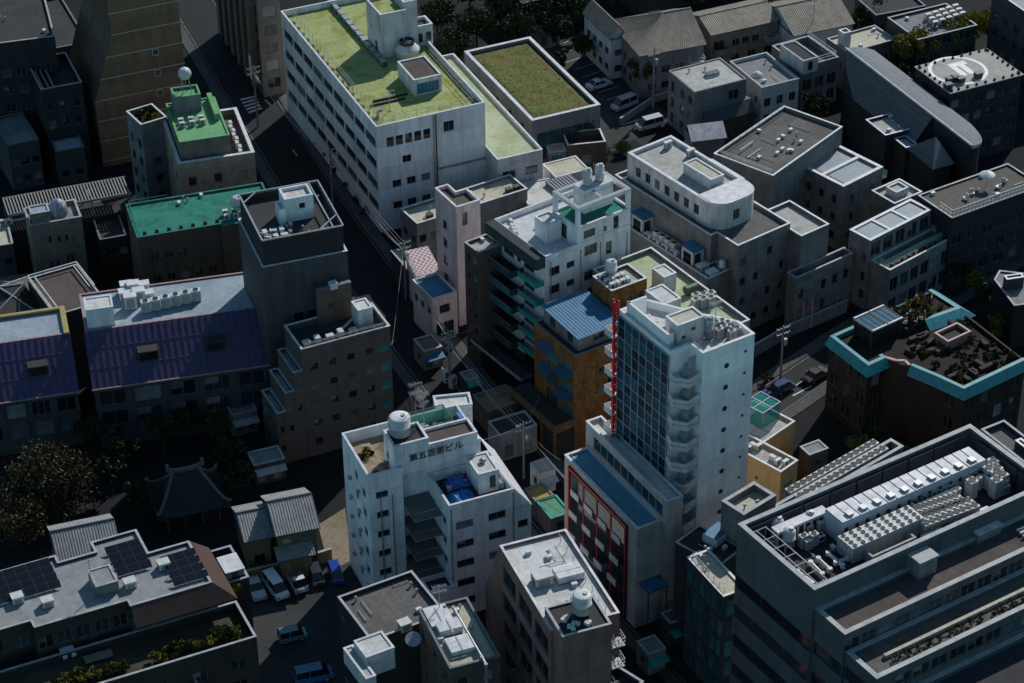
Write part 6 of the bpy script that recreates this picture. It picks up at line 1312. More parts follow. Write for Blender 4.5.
# 11, 12
b=Bld('house','low house with pale round-cornered roof and a heap of white units at the left edge','house',(-30,225),(-26,250),(13,243),9); m=b.main(W_DGREY,R_CREAM,.3,cap=CAPG); m.row(0,5.5,3,1.2,1.2); b.finish()
for i in range(6): ac_unit(b.w(b.W*.55+.9*(i%4),b.D-1.-(i//4)*1.1,8.7),b.th,'white unit in the heap on the round-cornered roof at the left edge','units on the round-cornered roof at the left edge',.8,.5,.9)
b,m=house('house','dark house with two hip roofs outlined by pale ridge tiles','house',(-18,296),(-14,325),(45,318),7,W_BLACK)
b.finish(); hip(b,0,b.W,0,b.D+4,7,2.2,tilem('charcoal_tile',(.035,.03,.028)),.4,'x',True,True,rolls=False,ridgecap=CAPG)
b=Bld('house','flat brown roof bounded by a double pale rail next to the hip-roofed dark house','house',q('L1',170,405),q('L1',198,560),q('L1',352,470),10); m=b.main(W_BLACK,R_BROWN,.1,cap=CAPG); b.finish()
k0=MB(); W_,D_=b.W,b.D
for i,of in enumerate((.1,.8)): [k0.bar((*a,10.15+.3),(*c,10.15+.3),.14,CAPW) for a,c in (((of,0),(of,D_-of)),((of,D_-of),(W_-of,D_-of)),((W_-of,D_-of),(W_-of,D_*.35)))]
b.part('railing',k0)
# ---- 13 temple
o=empty('temple',at((190,512),0),math.radians(18),'dark temple with upswept tiled roof and pale curving ridge ends','temple'); o.scale=(.86,.86,.74)
TT=tilem('dark_kawara_tile',(.013,.015,.018),.2); CR=plain('lit_ridge_tile',(.13,.125,.115),.8)  # ridges coloured paler than the tiles for the light they catch
k0=MB(); k0.box(-3.6,3.6,-2.8,2.8,0,3.9,W_BLACK); k0.obj('wall',o)
for x in (-3.8,-1.3,1.3,3.8): k1=MB(); k1.cone((x,-3.3,0),(x,-3.3,3.9),.2,.2,W_BROWN,10); k1.obj('pillar',o)
n=28; A,Bq=5.4,4.6; vs=[]
def tz(x,y):
    dx,dy=(A-abs(x))/A,(Bq-abs(y))/Bq; d=min(dy,dx*1.5); c=max(0,abs(x)/A*abs(y)/Bq); return 3.6+5.4*max(d,0)**1.3+1.2*c**4
xs_=[-A+2*A*i/56 for i in range(57)]; ys_=[-Bq+2*Bq*j/n for j in range(n+1)]
for y in ys_:
    for i,x in enumerate(xs_): vs.append((x,y,tz(x,y)+.05*(i%2)))
k0=MB(); k0.add(vs,[(j*57+i,j*57+i+1,(j+1)*57+i+1,(j+1)*57+i) for j in range(n) for i in range(56)],TT); k0.add([(-A,-Bq,3.56),(A,-Bq,3.56),(A,Bq,3.56),(-A,Bq,3.56)],((3,2,1,0),),W_BROWN); ro=k0.obj('roof',o); uvtile(ro)
k0=MB(); rx=A-A/1.5*.98
for i in range(12): x0=-rx-.6+(2*rx+1.2)*i/12; x1=x0+(2*rx+1.2)/12; f=lambda x:tz(0,0)+.25+.5*(abs(x)/(rx+.6))**3; k0.bar((x0,0,f(x0)),(x1,0,f(x1)),.5,CR,.6)
for sx in (-1,1):
    for sy in (-1,1):
        pts=[(sx*(rx+(A-rx)*t),sy*Bq*t,tz(sx*(rx+(A-rx)*t),sy*Bq*t)+.2) for t in (i/9 for i in range(10))]
        for a,c in zip(pts,pts[1:]): k0.bar(a,c,.36,CR,.4)
k0.obj('ridge',o)
for sx in (-1,1): k1=MB(); k1.prism([(sx*(rx+.7)-.2,-.35),(sx*(rx+.7)+.2,-.35),(sx*(rx+.7)+.2,.35),(sx*(rx+.7)-.2,.35)],tz(0,0)+.5,tz(0,0)+1.7,CR); k1.obj('ridge_end_tile',o)
# ---- 14, 15 tiled houses
def thouse(label,F,R,h,D,rise,wall,**k):
    b=Bld('house',label,'house',(0,0),F,R,h,D=D,th=k.get('th',17)); b.W=(at(R,h)-at(F,h)).length
    m=Mass(b,'wall',b.rect(0,b.W,0,b.D),0,h,wall,None,0,main=True); m.row(0,h-2.,2,1.5,1.1,gm=GLASSL,nm=2); m.row(0,.8,3,1.4,1.6,nm=2); b.finish(); hip(b,0,b.W,0,b.D,h,rise,T_SILVER,.45,'x',False,False,gw=wall,ridgecap=T_GREY); return b
thouse('ochre-walled house with the taller striped silver tile roof left of the lettered white block',q('L4',722,296),q('L4',812,262),6.5,7.5,2.2,W_OLIVE)
b=thouse('ochre-walled house with the lower striped silver tile roof beside its taller twin',q('L4',640,312),q('L4',700,297),5.,6.5,1.8,W_OLIVE)
hip(b,b.W+.3,b.W+4.6,-3.2,-.4,3.4,.9,T_SILVER,.2,'x',False,False,name='porch_roof')
k0=MB(); k0.box(b.W+.5,b.W+4.4,-3.,-.5,0,3.38,W_OLIVE); b.part('porch',k0)
thouse('house with a long striped silver tile roof tucked behind the solar-panelled roof',q('L4',158,372),q('L4',296,322),8,7.,2.2,W_DGREY,th=18)
# ---- 16 solar roof building
b=Bld('apartment_building','terraced block with solar panels on its grey roof and a planted lower terrace','building',q('v1',0,243),q('v1',140,470),q('v1',850,285),13)
th=b.th
LP=lambda x,y,z=13: tuple(b.loc(q('v1',x,y),z).xy)
p_=[LP(*p) for p in ((0,465),(120,430),(140,470),(515,365),(528,385),(850,285),(760,115),(595,165),(545,70),(365,130),(370,160),(235,200),(215,175),(40,225),(-60,255))]
# square up the outline in the block's own axes
xa=p_[5][0]; y6=p_[6][1]; ys=p_[3][1]
P=[(-14,1.6),(p_[1][0],1.6),(p_[2][0],.3),(p_[3][0],.3),(p_[3][0],-.8),(xa,-.8),(xa,y6),(p_[7][0],y6),(p_[7][0],p_[8][1]),(p_[9][0],p_[8][1]),(p_[9][0],p_[11][1]),(p_[11][0],p_[11][1]),(p_[11][0],p_[13][1]),(-14,p_[13][1])]
W16=wallm('dark_umber_tile_wall',(.05,.04,.034),(.6,.3,.5,.01),.35)
m=Mass(b,'wall',P,0,13,W16,R_LGREY,.3,main=True,cap=CAPG); RSOL=roofm('grey_roof_coating',(.26,.275,.285),(.3,.28,.25),.4,None,.3); m.roof=RSOL
for e in (2,4,0): m.row(e,9.6,5,1.7,1.8,nm=2)
T_=b.poly([q('v1',60,600),q('v1',130,683),q('v1',1000,490)],9)
te=b.mass('planted_terrace',-14,xa+2.6,T_[2][1]-1,-.82,0,9.3,W16,roofm('dark_planting_soil',(.06,.05,.035),(.3,.3,.2),.7),1.,cap=CAPG); te.grid(0,2,3.1,2,8,1.8,1.6,nm=2); te.grid(1,2,3.1,2,2,1.5,1.6)
bc=b.mass('side_balcony',xa+2.4,xa+5.2,2.,y6+1,0,9.8,W16,R_DARK,1.,cap=CAPG)
b.finish(); TERR16=(b,-13,xa+2.2,T_[2][1],-1.2,8.3)
SK_=roofm('brown_skirt_roof',(.085,.05,.042),(.3,.3,.3),.4)
k0=MB(); a0,a1,a2=(p_[3][0],-.82),(xa+.02,-.82),(xa+.02,y6); o0,o1,o2=(p_[3][0],-2.6),(xa+2.3,-2.6),(xa+2.3,y6)
k0.quad((*o0,11.2),(*o1,11.2),(*a1,13.03),(*a0,13.03),SK_); k0.quad((*o1,11.2),(*o2,11.2),(*a2,13.03),(*a1,13.03),SK_); k0.quad((*o1,11.19),(*o0,11.19),(*a0,11.19),(*a1,11.19),W_OFFW); k0.quad((*o2,11.19),(*o1,11.19),(*a1,11.19),(*a2,11.19),W_OFFW); b.part('skirt_roof',k0)
PV=plain('solar_cell_glass',(.012,.016,.026),.25,.1,.5,.2); 
if True:
    a=MB(); a.add([(-.8,-.55,.35),(.8,-.55,.35),(.8,.55,.85),(-.8,.55,.85)],((0,1,2,3),),PV); a.add([(-.8,-.55,.31),(.8,-.55,.31),(.8,.55,.81),(-.8,.55,.81)],((3,2,1,0),),DSTEEL)
    for s,e in (((-.8,-.55,.34),(.8,-.55,.34)),((.8,-.55,.34),(.8,.55,.84)),((.8,.55,.84),(-.8,.55,.84)),((-.8,.55,.84),(-.8,-.55,.34))): a.bar(s,e,.035,DSTEEL)
    for x in (-.65,.65): a.bar((x,-.5,0),(x,-.5,.34),.05,STEEL); a.bar((x,.5,0),(x,.5,.82),.05,STEEL)
    pv=a.mesh('solar_panel')
def solar(cx,cy,nc,nr,label,group,sc=.84):
    for i in range(nc):
        for j in range(nr): po=tag(link('solar_panel',pv,None,b.w(cx+i*1.64*sc,cy+j*1.42,12.72),(0,0,b.th)),label,'solar panel',group); po.scale=(sc,.8,.9)
s1,s2,s3=LP(20,335),LP(465,248),LP(690,285)
solar(s1[0]-5.5,s1[1]-.8,9,4,'dark solar panel in the left array on the grey roof','left array of solar panels')
solar(s2[0]+.7,s2[1]-.1,3,4,'dark solar panel in the middle array on the grey roof','middle array of solar panels')
solar(s3[0]+.7,s3[1]-.2,3,4,'dark solar panel in the right array on the grey roof','right array of solar panels')
c0=LP(405,320); e=b.mass('roof_hut',c0[0]-.6,c0[0]+2.,c0[1]-.4,c0[1]+2.9,12.7,14.2,W_GREY,RSOL,.05,cap=CAPG); e.build()
antenna(b.w(c0[0]-.9,c0[1]+.2,12.7),b.th,'dark aerial mast by the hut on the solar-panelled roof',5.2)
for i,(x,y) in enumerate(((520,290),(70,350),(190,365),(655,215))): c=LP(x,y); duct_unit(b.w(*c,12.7),b.th,('white cube machine near the middle solar array','pale flat machine below the left solar array, the left one','pale flat machine below the left solar array, the right one','pale machine between the middle and right solar arrays')[i],1.3,1.1,1.)
c=b.loc(q('v1',925,225),9.); k0=MB(); k0.box(-1.1,1.1,-1.5,1.5,0,1.9,W_GREY); k0.box(-1.2,1.2,-1.6,1.6,1.9,2.,CAPW); k0.box(-.4,.4,-1.53,-1.5,.1,1.7,DSTEEL); tag(k0.obj('roof_hut',None,b.w(xa+3.8,4.2,8.8),(0,0,b.th)),'white-topped hut on the side balcony of the solar-panelled block','hut')
x,y=b.loc(q('v1',270,570),8.3).xy; k0=MB(); k0.box(-.8,.8,-.5,.5,.7,.76,WHITE); [k0.box(i-.04,i+.04,j-.04,j+.04,0,.7,STEEL) for i in (-.7,.7) for j in (-.4,.4)]; tag(k0.obj('garden_table',None,b.w(x,y,8.3),(0,0,b.th)),'white garden table on the planted terrace','table')
for i in range(4):
    k0=MB(); k0.box(-.25,.25,-.25,.25,.4,.46,WHITE); k0.box(-.25,.25,.2,.26,.46,.9,WHITE); [k0.box(i_-.03,i_+.03,j-.03,j+.03,0,.4,STEEL) for i_ in (-.2,.2) for j in (-.2,.2)]; tag(k0.obj('garden_chair',None,b.w(x+(-.5,.5,-.5,.5)[i],y+(-.85,-.85,.85,.85)[i],8.3),(0,0,b.th+(PI if i<2 else 0))),'white chair at the garden table on the planted terrace','chair','chairs at the garden table')
x,y=b.loc(q('v1',395,590),8.3).xy; k0=MB(); [k0.box(-1.6,1.6,-.6+i*.22,-.45+i*.22,.42,.48,plain('grey_timber',(.25,.2,.14),.8)) for i in range(6)]; [k0.box(i-.05,i+.05,-.6,.6,0,.42,DSTEEL) for i in (-1.4,1.4)]; tag(k0.obj('bench',None,b.w(x,y,8.3),(0,0,b.th)),'low slatted timber bench on the planted terrace','bench')
for (xx,yy) in ((440,660),(650,600)):
    c=b.loc(q('v1',xx,yy),5.5).xy; k0=MB(); k0.box(-2.2,2.2,-.2,.0,0,1.,CAPG); k0.box(-2.2,2.2,0,1.8,-.0,.15,CAPG); k0.box(2.2,2.4,-.2,1.8,0,1.,CAPG); o_=k0.obj('balcony',b.root,(c[0],T_[2][1]-2.85,5.0))
# ---- shaded building with bays left of the long white block (behind it, across the street)
b=Bld('apartment_building','shaded beige building with projecting bays beyond the long white block','building',q('L7',310,-40),q('L7',470,195),q('L7',590,175),11,D=26)
m=b.main(W_BEIGE,R_DARK,.6,cap=W_BEIGE); m.z1=21; m.grid(0,1.4,3.2,5,1,2.2,1.8,nm=2); m.grid(3,1.4,3.2,5,7,1.5,1.7,nm=1); b.finish()  # upper storeys out of view, added so the block shades the street
for i in range(6): k0=MB(); k0.box(-1.1,-.02,2+i*4,3.6+i*4,1,19.4,W_BEIGE); b.part('bay',k0)
k0=MB(); k0.box(-.06,.06,-.45,.45,0,4.2,WHITE); k0.box(-.09,.09,-.5,.5,-.08,0,STEEL); k0.box(-.09,.09,-.5,.5,4.2,4.28,STEEL); sp=b.w(-1.7,1.,3.5); tag(k0.obj('blank_sign',None,sp,(0,0,b.th)),'tall pale upright signboard on the shaded building with bays','sign')
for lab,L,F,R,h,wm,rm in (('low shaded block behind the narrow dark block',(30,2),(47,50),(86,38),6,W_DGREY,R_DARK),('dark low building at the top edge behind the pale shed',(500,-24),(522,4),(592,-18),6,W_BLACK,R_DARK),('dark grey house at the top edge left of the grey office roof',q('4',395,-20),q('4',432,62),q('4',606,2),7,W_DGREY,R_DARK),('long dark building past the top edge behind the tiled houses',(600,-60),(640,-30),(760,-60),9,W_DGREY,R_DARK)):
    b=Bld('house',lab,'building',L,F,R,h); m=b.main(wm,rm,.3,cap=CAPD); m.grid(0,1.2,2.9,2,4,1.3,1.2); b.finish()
# ---- low things at street level
b=Bld('shed','low rusty-brown roofed shop beside the street below the dark green balconies','shop',q('L5',328,492),q('L5',380,540),q('L5',482,512),3.6); m=b.main(W_TAUPE,roofm('rusty_sheet_roof',(.2,.15,.1),(.3,.2,.15),.7),.1,cap=CAPD); m.row(0,.4,3,1.2,2.,gm=GLASSL); b.finish()
b=Bld('shed','small grey-walled shop with dark roof right of the rusty-brown roofed shop','shop',q('L5',410,560),q('L5',415,612),q('L5',510,560),4.2); m=b.main(W_GREY,R_DARK,.15,cap=CAPG); m.row(0,.4,2,1.2,2.,gm=GLASSL); b.finish()
b=Bld('shed','tiny street stall under a green sheet canopy at the foot of the podium shops','stall',(540,500),(551,519),(569,510),3.); m=b.main(W_DGREY,plain('green_canopy_sheet',(.03,.2,.1),.5),.08,cap=GT); m.row(0,.4,1,1.2,1.8); b.finish()
b=Bld('shed','tiny street stall under a yellowish canopy behind the green canopy stall','stall',(527,488),(536,502),(553,494),3.); m=b.main(W_DGREY,plain('ochre_canopy_sheet',(.28,.2,.05),.6),.08,cap=CAPD); m.row(0,.4,1,1.,1.8); b.finish()
RUST=roofm('rusty_sheet_roof',(.2,.15,.1),(.3,.2,.15),.7)
for lab,L,F,R,h,wm,rm in (('small lean shop with a rust-brown sheet roof below the pink two-storey shop',(418,338),(424,352),(440,344),3.2,W_GREY,RUST),('tiny grey-roofed kiosk beside the pole in front of the pink tower',(462,372),(466,381),(478,376),2.6,W_DGREY,R_GREY),('small pale-roofed shop on the street between the two canopy stalls and the lettered white block',(533,462),(540,474),(554,467),3.4,W_OFFW,R_LGREY),('low dark shop with a blue sheet roof in the lane behind the mauve block',(590,556),(598,570),(612,562),3.4,W_DGREY,R_BLUE),('low grey shop in the dark street below the stair landings',(640,640),(648,655),(664,646),3.2,W_GREY,R_GREY),('narrow dark shop beside the pole by the podium porch',(664,612),(670,624),(684,616),3.6,W_DGREY,R_DGREY),('small flat-roofed shed in the gap left of the taupe apartment block',(228,402),(232,416),(256,408),3.4,W_GREY,R_GREY),('low slab-roofed shed beside the temple garden',(250,452),(254,466),(284,457),3.2,W_DGREY,R_GREY)):
    b=Bld('shed',lab,'shop',L,F,R,h); m=b.main(wm,rm,.12,cap=CAPG); m.row(0,.3,2,1.1,2.,gm=GLASSL); m.row(3,.9,1,.9,1.2)
    b.finish(); k0=MB(); k0.add([(0,-.02,2.5),(b.W,-.02,2.5),(b.W,-1.1,2.15),(0,-1.1,2.15)],((3,2,1,0),),rnd.choice((RUST,R_BLUE,GT,CAPG))); b.part('awning',k0)
VMC=(WHITE,CAPG,R_BLUE)
for i,(x,y) in enumerate(((447,382),(453,388),(492,404),(560,528),(604,588),(690,628))):
    p=at((x,y)); k0=MB(); k0.box(-.5,.5,-.38,.38,.03,1.85,VMC[i%3]); k0.box(-.42,.25,-.4,-.38,.8,1.7,GLASSL); k0.box(-.42,.42,-.4,-.38,.2,.5,ACDARK); tag(k0.obj('vending_machine',None,(p.x,p.y,.12),(0,0,.5+.3*i)),'upright vending machine standing at the edge of the main street','vending machine','vending machines along the main street')
# boundary wall along the far road and other walls
def wall_line(label,pts,h,m,t=.25,name='boundary_wall'):
    k0=MB(); 
    for a,c in zip(pts,pts[1:]):
        a,c=at(a),at(c); k0.bar((a.x,a.y,h/2),(c.x,c.y,h/2),t,m,h); k0.bar((a.x,a.y,h+.04),(c.x,c.y,h+.04),t+.1,CAPG,.08)
    return tag(k0.obj(name),label,'wall')
wall_line('long pale retaining wall along the road beside the turquoise-rimmed building',[(752,358),(790,336),(846,312)],2.,W_GREY)
wall_line('dark garden wall in front of the ochre-walled tile-roofed houses',[(232,586),(300,570),(332,560)],1.8,W_OLIVE)
wall_line('low wall beside the car park of white cars',[(620,125),(655,102),(668,98)],1.2,W_CONC)
# ================================================================== ground, roads
def ribbon(pts,wid,z,m,name,kind='structure'):
    w=[at(p) for p in pts]; n=len(w); L=[];R_=[]
    for i in range(n):
        d=(w[min(i+1,n-1)]-w[max(i-1,0)]); d.z=0; d.normalize(); s=Vector((-d.y,d.x,0))*wid/2; L.append(w[i]+s); R_.append(w[i]-s)
    return L,R_
ASPH=roofm('road_asphalt',(.017,.018,.02),(.25,.25,.24),.5,None,.12,.8)
LOT=roofm('lot_concrete',(.045,.046,.048),(.25,.25,.24),.6,None,.1,.85)
PAVE=wallm('x',(.2,.2,.2)) if False else roofm('pavement_slabs',(.085,.086,.088),(.28,.26,.24),.5,(.6,.6))
PAINT=plain('road_paint',(.5,.52,.54),.6,0,.2,.5)
k0=MB(); k0.quad((-4000,-800,0),(4000,-800,0),(4000,9000,0),(-4000,9000,0),plain('ground_asphalt',(.015,.016,.018),.9,0,.15,.45,.12)); tag(k0.obj('ground'),None,None,None,'structure')
MAINR=[(150,-60),(200,15),(258,108),(318,205),(380,290),(425,352),(470,410),(520,468),(580,540),(660,622),(740,700),(800,760)]
R2=[(640,470),(705,440),(772,400),(838,355),(905,312),(985,262),(1080,205)]
R3=[(838,355),(872,400),(915,452),(980,520)]
R4=[(520,20),(580,72),(640,128),(700,185)]
kr=MB(); kk=MB()
for i,(pts,wd_) in enumerate(((MAINR,8.),(R2,6.),(R3,5.),(R4,5.))):
    L,R_=ribbon(pts,wd_,0,ASPH,'road'); z=.004+.002*i
    for j in range(len(L)-1): kr.quad((*R_[j].xy,z),(*R_[j+1].xy,z),(*L[j+1].xy,z),(*L[j].xy,z),ASPH)
    if i<2:
        for S,sg in ((L,1),(R_,-1)):
            for j in range(len(S)-1):
                a,c=S[j],S[j+1]; d=(c-a).normalized(); n=Vector((-d.y,d.x,0))*sg*1.6; 
                A,Bb=a,c; C_,D2=c+n,a+n; q4=[A,Bb,C_,D2] if sg>0 else [Bb,A,D2,C_]
                kk.quad(*[(*p.xy,.12) for p in q4],PAVE)
                kk.quad(*( [(*A.xy,0),(*Bb.xy,0),(*Bb.xy,.12),(*A.xy,.12)] if sg<0 else [(*Bb.xy,0),(*A.xy,0),(*A.xy,.12),(*Bb.xy,.12)]),CAPG)
tag(kr.obj('road'),None,None,None,'structure'); tag(kk.obj('pavement'),None,None,None,'structure')
# car parks
k0=MB()
for pts,z in (([(530,30),(560,22),(672,118),(612,152)],.016),([(225,560),(410,560),(470,683),(225,720)],.016),([(745,408),(790,380),(812,392),(770,425)],.018)):
    k0.poly([(*at(p).xy,z) for p in pts][::-1],LOT)
o=tag(k0.obj('car_park'),None,None,None,'structure')
# bare sandy yard by the tiled houses
k0=MB(); k0.poly([(*at(p).xy,.02) for p in ((318,525),(345,508),(352,560),(330,572))][::-1],roofm('sandy_yard',(.22,.19,.14),(.3,.28,.2),.6)); tag(k0.obj('yard'),None,None,None,'structure')
# painted markings
def stripes(name,rows,z=.024):
    k0=MB()
    for (a,c,w) in rows:
        a,c=at(a),at(c); d=(c-a).normalized(); s=Vector((-d.y,d.x,0))*w/2; k0.quad((*(a-s).xy,z),(*(c-s).xy,z),(*(c+s).xy,z),(*(a+s).xy,z),PAINT)
    return tag(k0.obj(name),None,None,None,'structure')
stripes('crosswalk_marking',[(q('L7',368+i*11,525+i*17),q('L7',450+i*8,507+i*15),.55) for i in range(5)])
stripes('parking_marking',[(q('3',150+i*33,190+i*30),q('3',225+i*33,165+i*30),.14) for i in range(8)]+[(q('3',440,500),q('3',510,478),.3)])
stripes('road_marking',[(q('L7',500,525),q('L7',530,555),.25),(q('L7',430,345) if False else (293,150),(297,156),.2),(q('L6',180,400),q('L6',240,365),.2),((430,352),(470,405),.12),(q('u4',100,215),q('u4',175,175),.25)])
k0=MB(); k0.poly([(*at(p).xy,.125) for p in ((427,330),(437,326),(452,372),(441,376))][::-1],CAPG) if False else None
edge=[]
for pts,wd_ in ((MAINR,7.2),(R2,5.4)):
    L,R_=ribbon(pts,wd_,0,ASPH,'x')
    for S in (L,R_):
        for a,c in zip(S,S[1:]):
            d=(c-a).normalized(); s=Vector((-d.y,d.x,0))*.05; edge.append([(*(a-s).xy,.02),(*(c-s).xy,.02),(*(c+s).xy,.02),(*(a+s).xy,.02)])
k0=MB(); WORN=plain('worn_road_paint',(.2,.2,.2),.7,0,.2,.6); [k0.quad(*e,WORN) for e in edge]; tag(k0.obj('road_edge_marking'),None,None,None,'structure')
# ================================================================== vehicles
def paint(name,col): return plain('car_paint_'+name,col,.25,.0,.6,.06)
def car(rear,front,kind,col,label,group=None):
    a,c=at(rear,.6),at(front,.6); ang=math.atan2(c.y-a.y,c.x-a.x); mid=(a+c)/2
    prof={'sedan':(4.5,1.72,[(-2.2,.3),(-2.25,.75),(-2.1,.95),(-1.3,1.0),(1.0,.95),(1.9,.82),(2.2,.65),(2.22,.3)],[(-1.5,.98),(-.95,1.42),(.25,1.45),(1.05,.95)]),
          'van':(4.6,1.75,[(-2.25,.35),(-2.28,1.1),(1.5,1.1),(2.1,.95),(2.28,.7),(2.28,.35)],[(-2.22,1.1),(-2.1,1.9),(1.0,1.92),(1.75,1.1)]),
          'kei':(3.4,1.48,[(-1.68,.3),(-1.7,.95),(1.1,.95),(1.62,.85),(1.7,.6),(1.7,.3)],[(-1.66,.95),(-1.5,1.65),(.7,1.66),(1.3,.95)]),
          'truck':(4.7,1.7,[(-2.3,.5),(-2.3,.8),(.9,.8),(.9,1.2),(2.2,1.15),(2.3,.8),(2.3,.4)],[(.92,1.2),(.95,1.95),(1.7,1.95),(2.15,1.2)])}[kind]
    L,w,body,cab=prof; o=empty('parked_'+('truck' if kind=='truck' else 'van' if kind=='van' else 'car'),(mid.x,mid.y,.02),ang,label,'truck' if kind=='truck' else 'van' if kind=='van' else 'car',group)
    pm=paint(col[0],col[1])
    def ext(mb,pr,w0,w1,zt,m,top=None):
        n=len(pr); zmin,zmax=min(p[1] for p in pr),max(p[1] for p in pr)
        hw=lambda z: w0+(w1-w0)*(z-zmin)/max(zmax-zmin,.01)
        vs=[(x,-hw(z)/2,z) for x,z in pr]+[(x,hw(z)/2,z) for x,z in pr]
        mb.add(vs,[tuple(range(n)),tuple(reversed(range(n,2*n)))],m); 
        for i in range(n): j=(i+1)%n; mb.add([vs[i],vs[j],vs[n+j],vs[n+i]],((3,2,1,0),),top if (top and min(pr[i][1],pr[j][1])>zmax-.12) else m)
    # profile runs clockwise seen from -y; faces are set by area so either winding shows
    k=MB(); ext(k,body,w,w*.97,0,pm); k.obj('body',o)
    k=MB(); ext(k,cab,w*.94,w*.8,0,GLASS,pm); k.obj('cabin',o)
    k=MB(); zt=cab[1][1]; x0,x1=cab[1][0]+.02,cab[2][0]-.02; k.box(x0,x1,-w*.4,w*.4,zt-.02,zt+.05,pm); 
    for x in (cab[0][0]*.5+cab[1][0]*.5,(x0+x1)/2,): [k.bar((x,s*w*.45,cab[0][1]),(x if x!=x0 else x0,s*w*.405,zt),.09,pm) for s in (-1,1)]
    k.obj('roof_panel',o)
    for x in (-L*.3,L*.3):
        for s in (-1,1):
            k=MB(); k.cone((x,s*(w/2-.2),.3),(x,s*(w/2+.01),.3),.31,.31,RUBBER,16); wl=k.obj('wheel',o); k=MB(); k.cone((x,s*(w/2+.01),.3),(x,s*(w/2+.025),.3),.18,.16,STEEL,12); k.obj('rim',wl)
    for s in (-1,1):
        k=MB(); k.box(L/2-.06,L/2+.01,s*w*.36-.16,s*w*.36+.16,.62,.78,GLASSL); k.obj('headlight',o)
        k=MB(); k.box(-L/2-.03,-L/2+.03,s*w*.38-.12,s*w*.38+.12,.7,.9,RED); k.obj('tail_light',o)
    if kind=='truck':
        k=MB(); k.box(-2.3,.85,-.82,.82,.8,.86,STEEL); [k.box(-2.3,.85,s*.82-.03,s*.82+.03,.86,1.2,WHITE) for s in (-1,1)]; k.box(-2.33,-2.27,-.8,.8,.86,1.2,WHITE); k.obj('flatbed',o)
    return o
car(q('3',292,355),q('3',402,318),'sedan',('white',(.6,.61,.62)),'white saloon car parked in the painted bays beside the mossy roof building')
car(q('3',505,395),q('3',392,440),'van',('silver',(.4,.41,.42)),'silver people carrier parked between the white saloon and the magenta-sided van')
car(q('3',600,485),q('3',498,512),'van',('pearl',(.5,.55,.56)),'pale-roofed van nearest the round-cornered penthouse in the car park')
car(q('L8',140,285),q('L8',200,365),'van',('white3',(.8,.8,.8)),'white van parked in front of the ochre-walled houses')
car(q('L8',225,265),q('L8',265,335),'truck',('white2',(.66,.66,.66)),'white flatbed truck with pipes parked beside the white van')
for i in range(4):
    a,c=at(q('L8',225+i*6,262-i*1),1.4),at(q('L8',258+i*6,330-i*1),1.4); pipes([(a.x,a.y,1.15),(c.x,c.y,1.15)],.06,STEEL,'long thin pipe loaded on the white flatbed truck','pipe','pipes on the flatbed truck')
car(q('L8',75,285),q('L8',115,370),'sedan',('pale',(.45,.46,.47)),'pale car half hidden by the balcony of the solar-panelled block')
car(q('L8',190,515),q('L8',275,495),'kei',('teal',(.07,.2,.24)),'small teal hatchback parked alone in the shaded car park')
car(q('L8',315,265),q('L8',330,305),'kei',('dark',(.03,.035,.05)),'small dark car between the flatbed truck and the bright blue car')
car(q('L8',385,250),q('L8',405,305),'kei',('blue',(.01,.05,.3)),'small bright blue car at the right end of the parked row')
car(q('L8',265,665),q('L8',360,645),'van',('azure',(.015,.1,.24)),'azure blue van parked at the bottom edge of the car park')
car(q('L6',62,454),q('L6',105,429),'kei',('navy',(.008,.04,.13)),'navy blue car parked nearest the tall white tower')
car(q('L6',120,415),q('L6',172,390),'kei',('navy',(.008,.04,.13)),'navy blue car parked by the utility pole on the back road')
car(q('L6',230,375),q('L6',290,340),'sedan',('ink',(.02,.022,.028)),'black car in the shade beside the turquoise-rimmed building')
car((497,437),(524,428),'truck',('white2',(.66,.66,.66)),'white flatbed truck standing in the street below the dark green balconies')
car((575,585),(592,578),'kei',('blue',(.015,.09,.5)),'small blue car in the dark street beside the mauve-brown block')
car(q('L5',215,335),q('L5',255,350),'kei',('grey',(.2,.2,.2)),'grey car tucked at the foot of the pink tower')
# ================================================================== poles and cables
def pole(px,label,h=9.,rz=.5):
    p=at(px); o=empty('utility_pole',(p.x,p.y,0),rz,label,'utility pole')
    k=MB(); k.cone((0,0,0),(0,0,h),.19,.12,CONC,12); k.obj('shaft',o)
    for z in (h-.5,h-1.4): k=MB(); k.box(-1.1,1.1,-.06,.06,z,z+.12,STEEL); [k.lathe([(.07,z+.12),(.09,z+.22),(.05,z+.32)],WHITE,8,(x,0,0)) for x in (-1.,-.45,.45,1.)]; k.obj('crossarm',o)
    k=MB(); k.lathe([(.28,h-3.2),(.3,h-3.1),(.3,h-2.3),(.2,h-2.2)],STEEL,12,(.45,0,0)); k.obj('transformer',o)
    return Vector((p.x,p.y,h))
pA=pole((450,385),'utility pole at the corner in front of the pink tower'); pB=pole((524,478),'utility pole in the street beside the lettered white block'); pC=pole((258,127),'utility pole by the crosswalk below the long white block',11); pD=pole((653,108),'tall utility pole beside the grey cube house',11); pE=pole((780,384),'utility pole with machines beside the navy blue cars',9.5); pF=pole((406,300),'utility pole on the street beside the chequered tile roof',10); pG=pole((703,652),'utility pole in the dark street below the tall white tower',8); pH=pole((657,605),'utility pole in the dark street by the porch of the podium shops',8.)
pI=pole((333,205),'utility pole between the dark grey block and the long white block',10)
CAB=plain('cable_sheath',(.25,.25,.25),.6)
def cable(a,c,label,r=.035,sag=.9,m=None,off=.0,grp=None):
    pts=[]
    for i in range(13): t=i/12; p=a.lerp(c,t); p.z-=sag*4*t*(1-t); pts.append(p+Vector((off,0,0)))
    k=MB(); k.tube(pts,r,m or CAB,5); return tag(k.obj('overhead_cable'),label,'cable',grp)
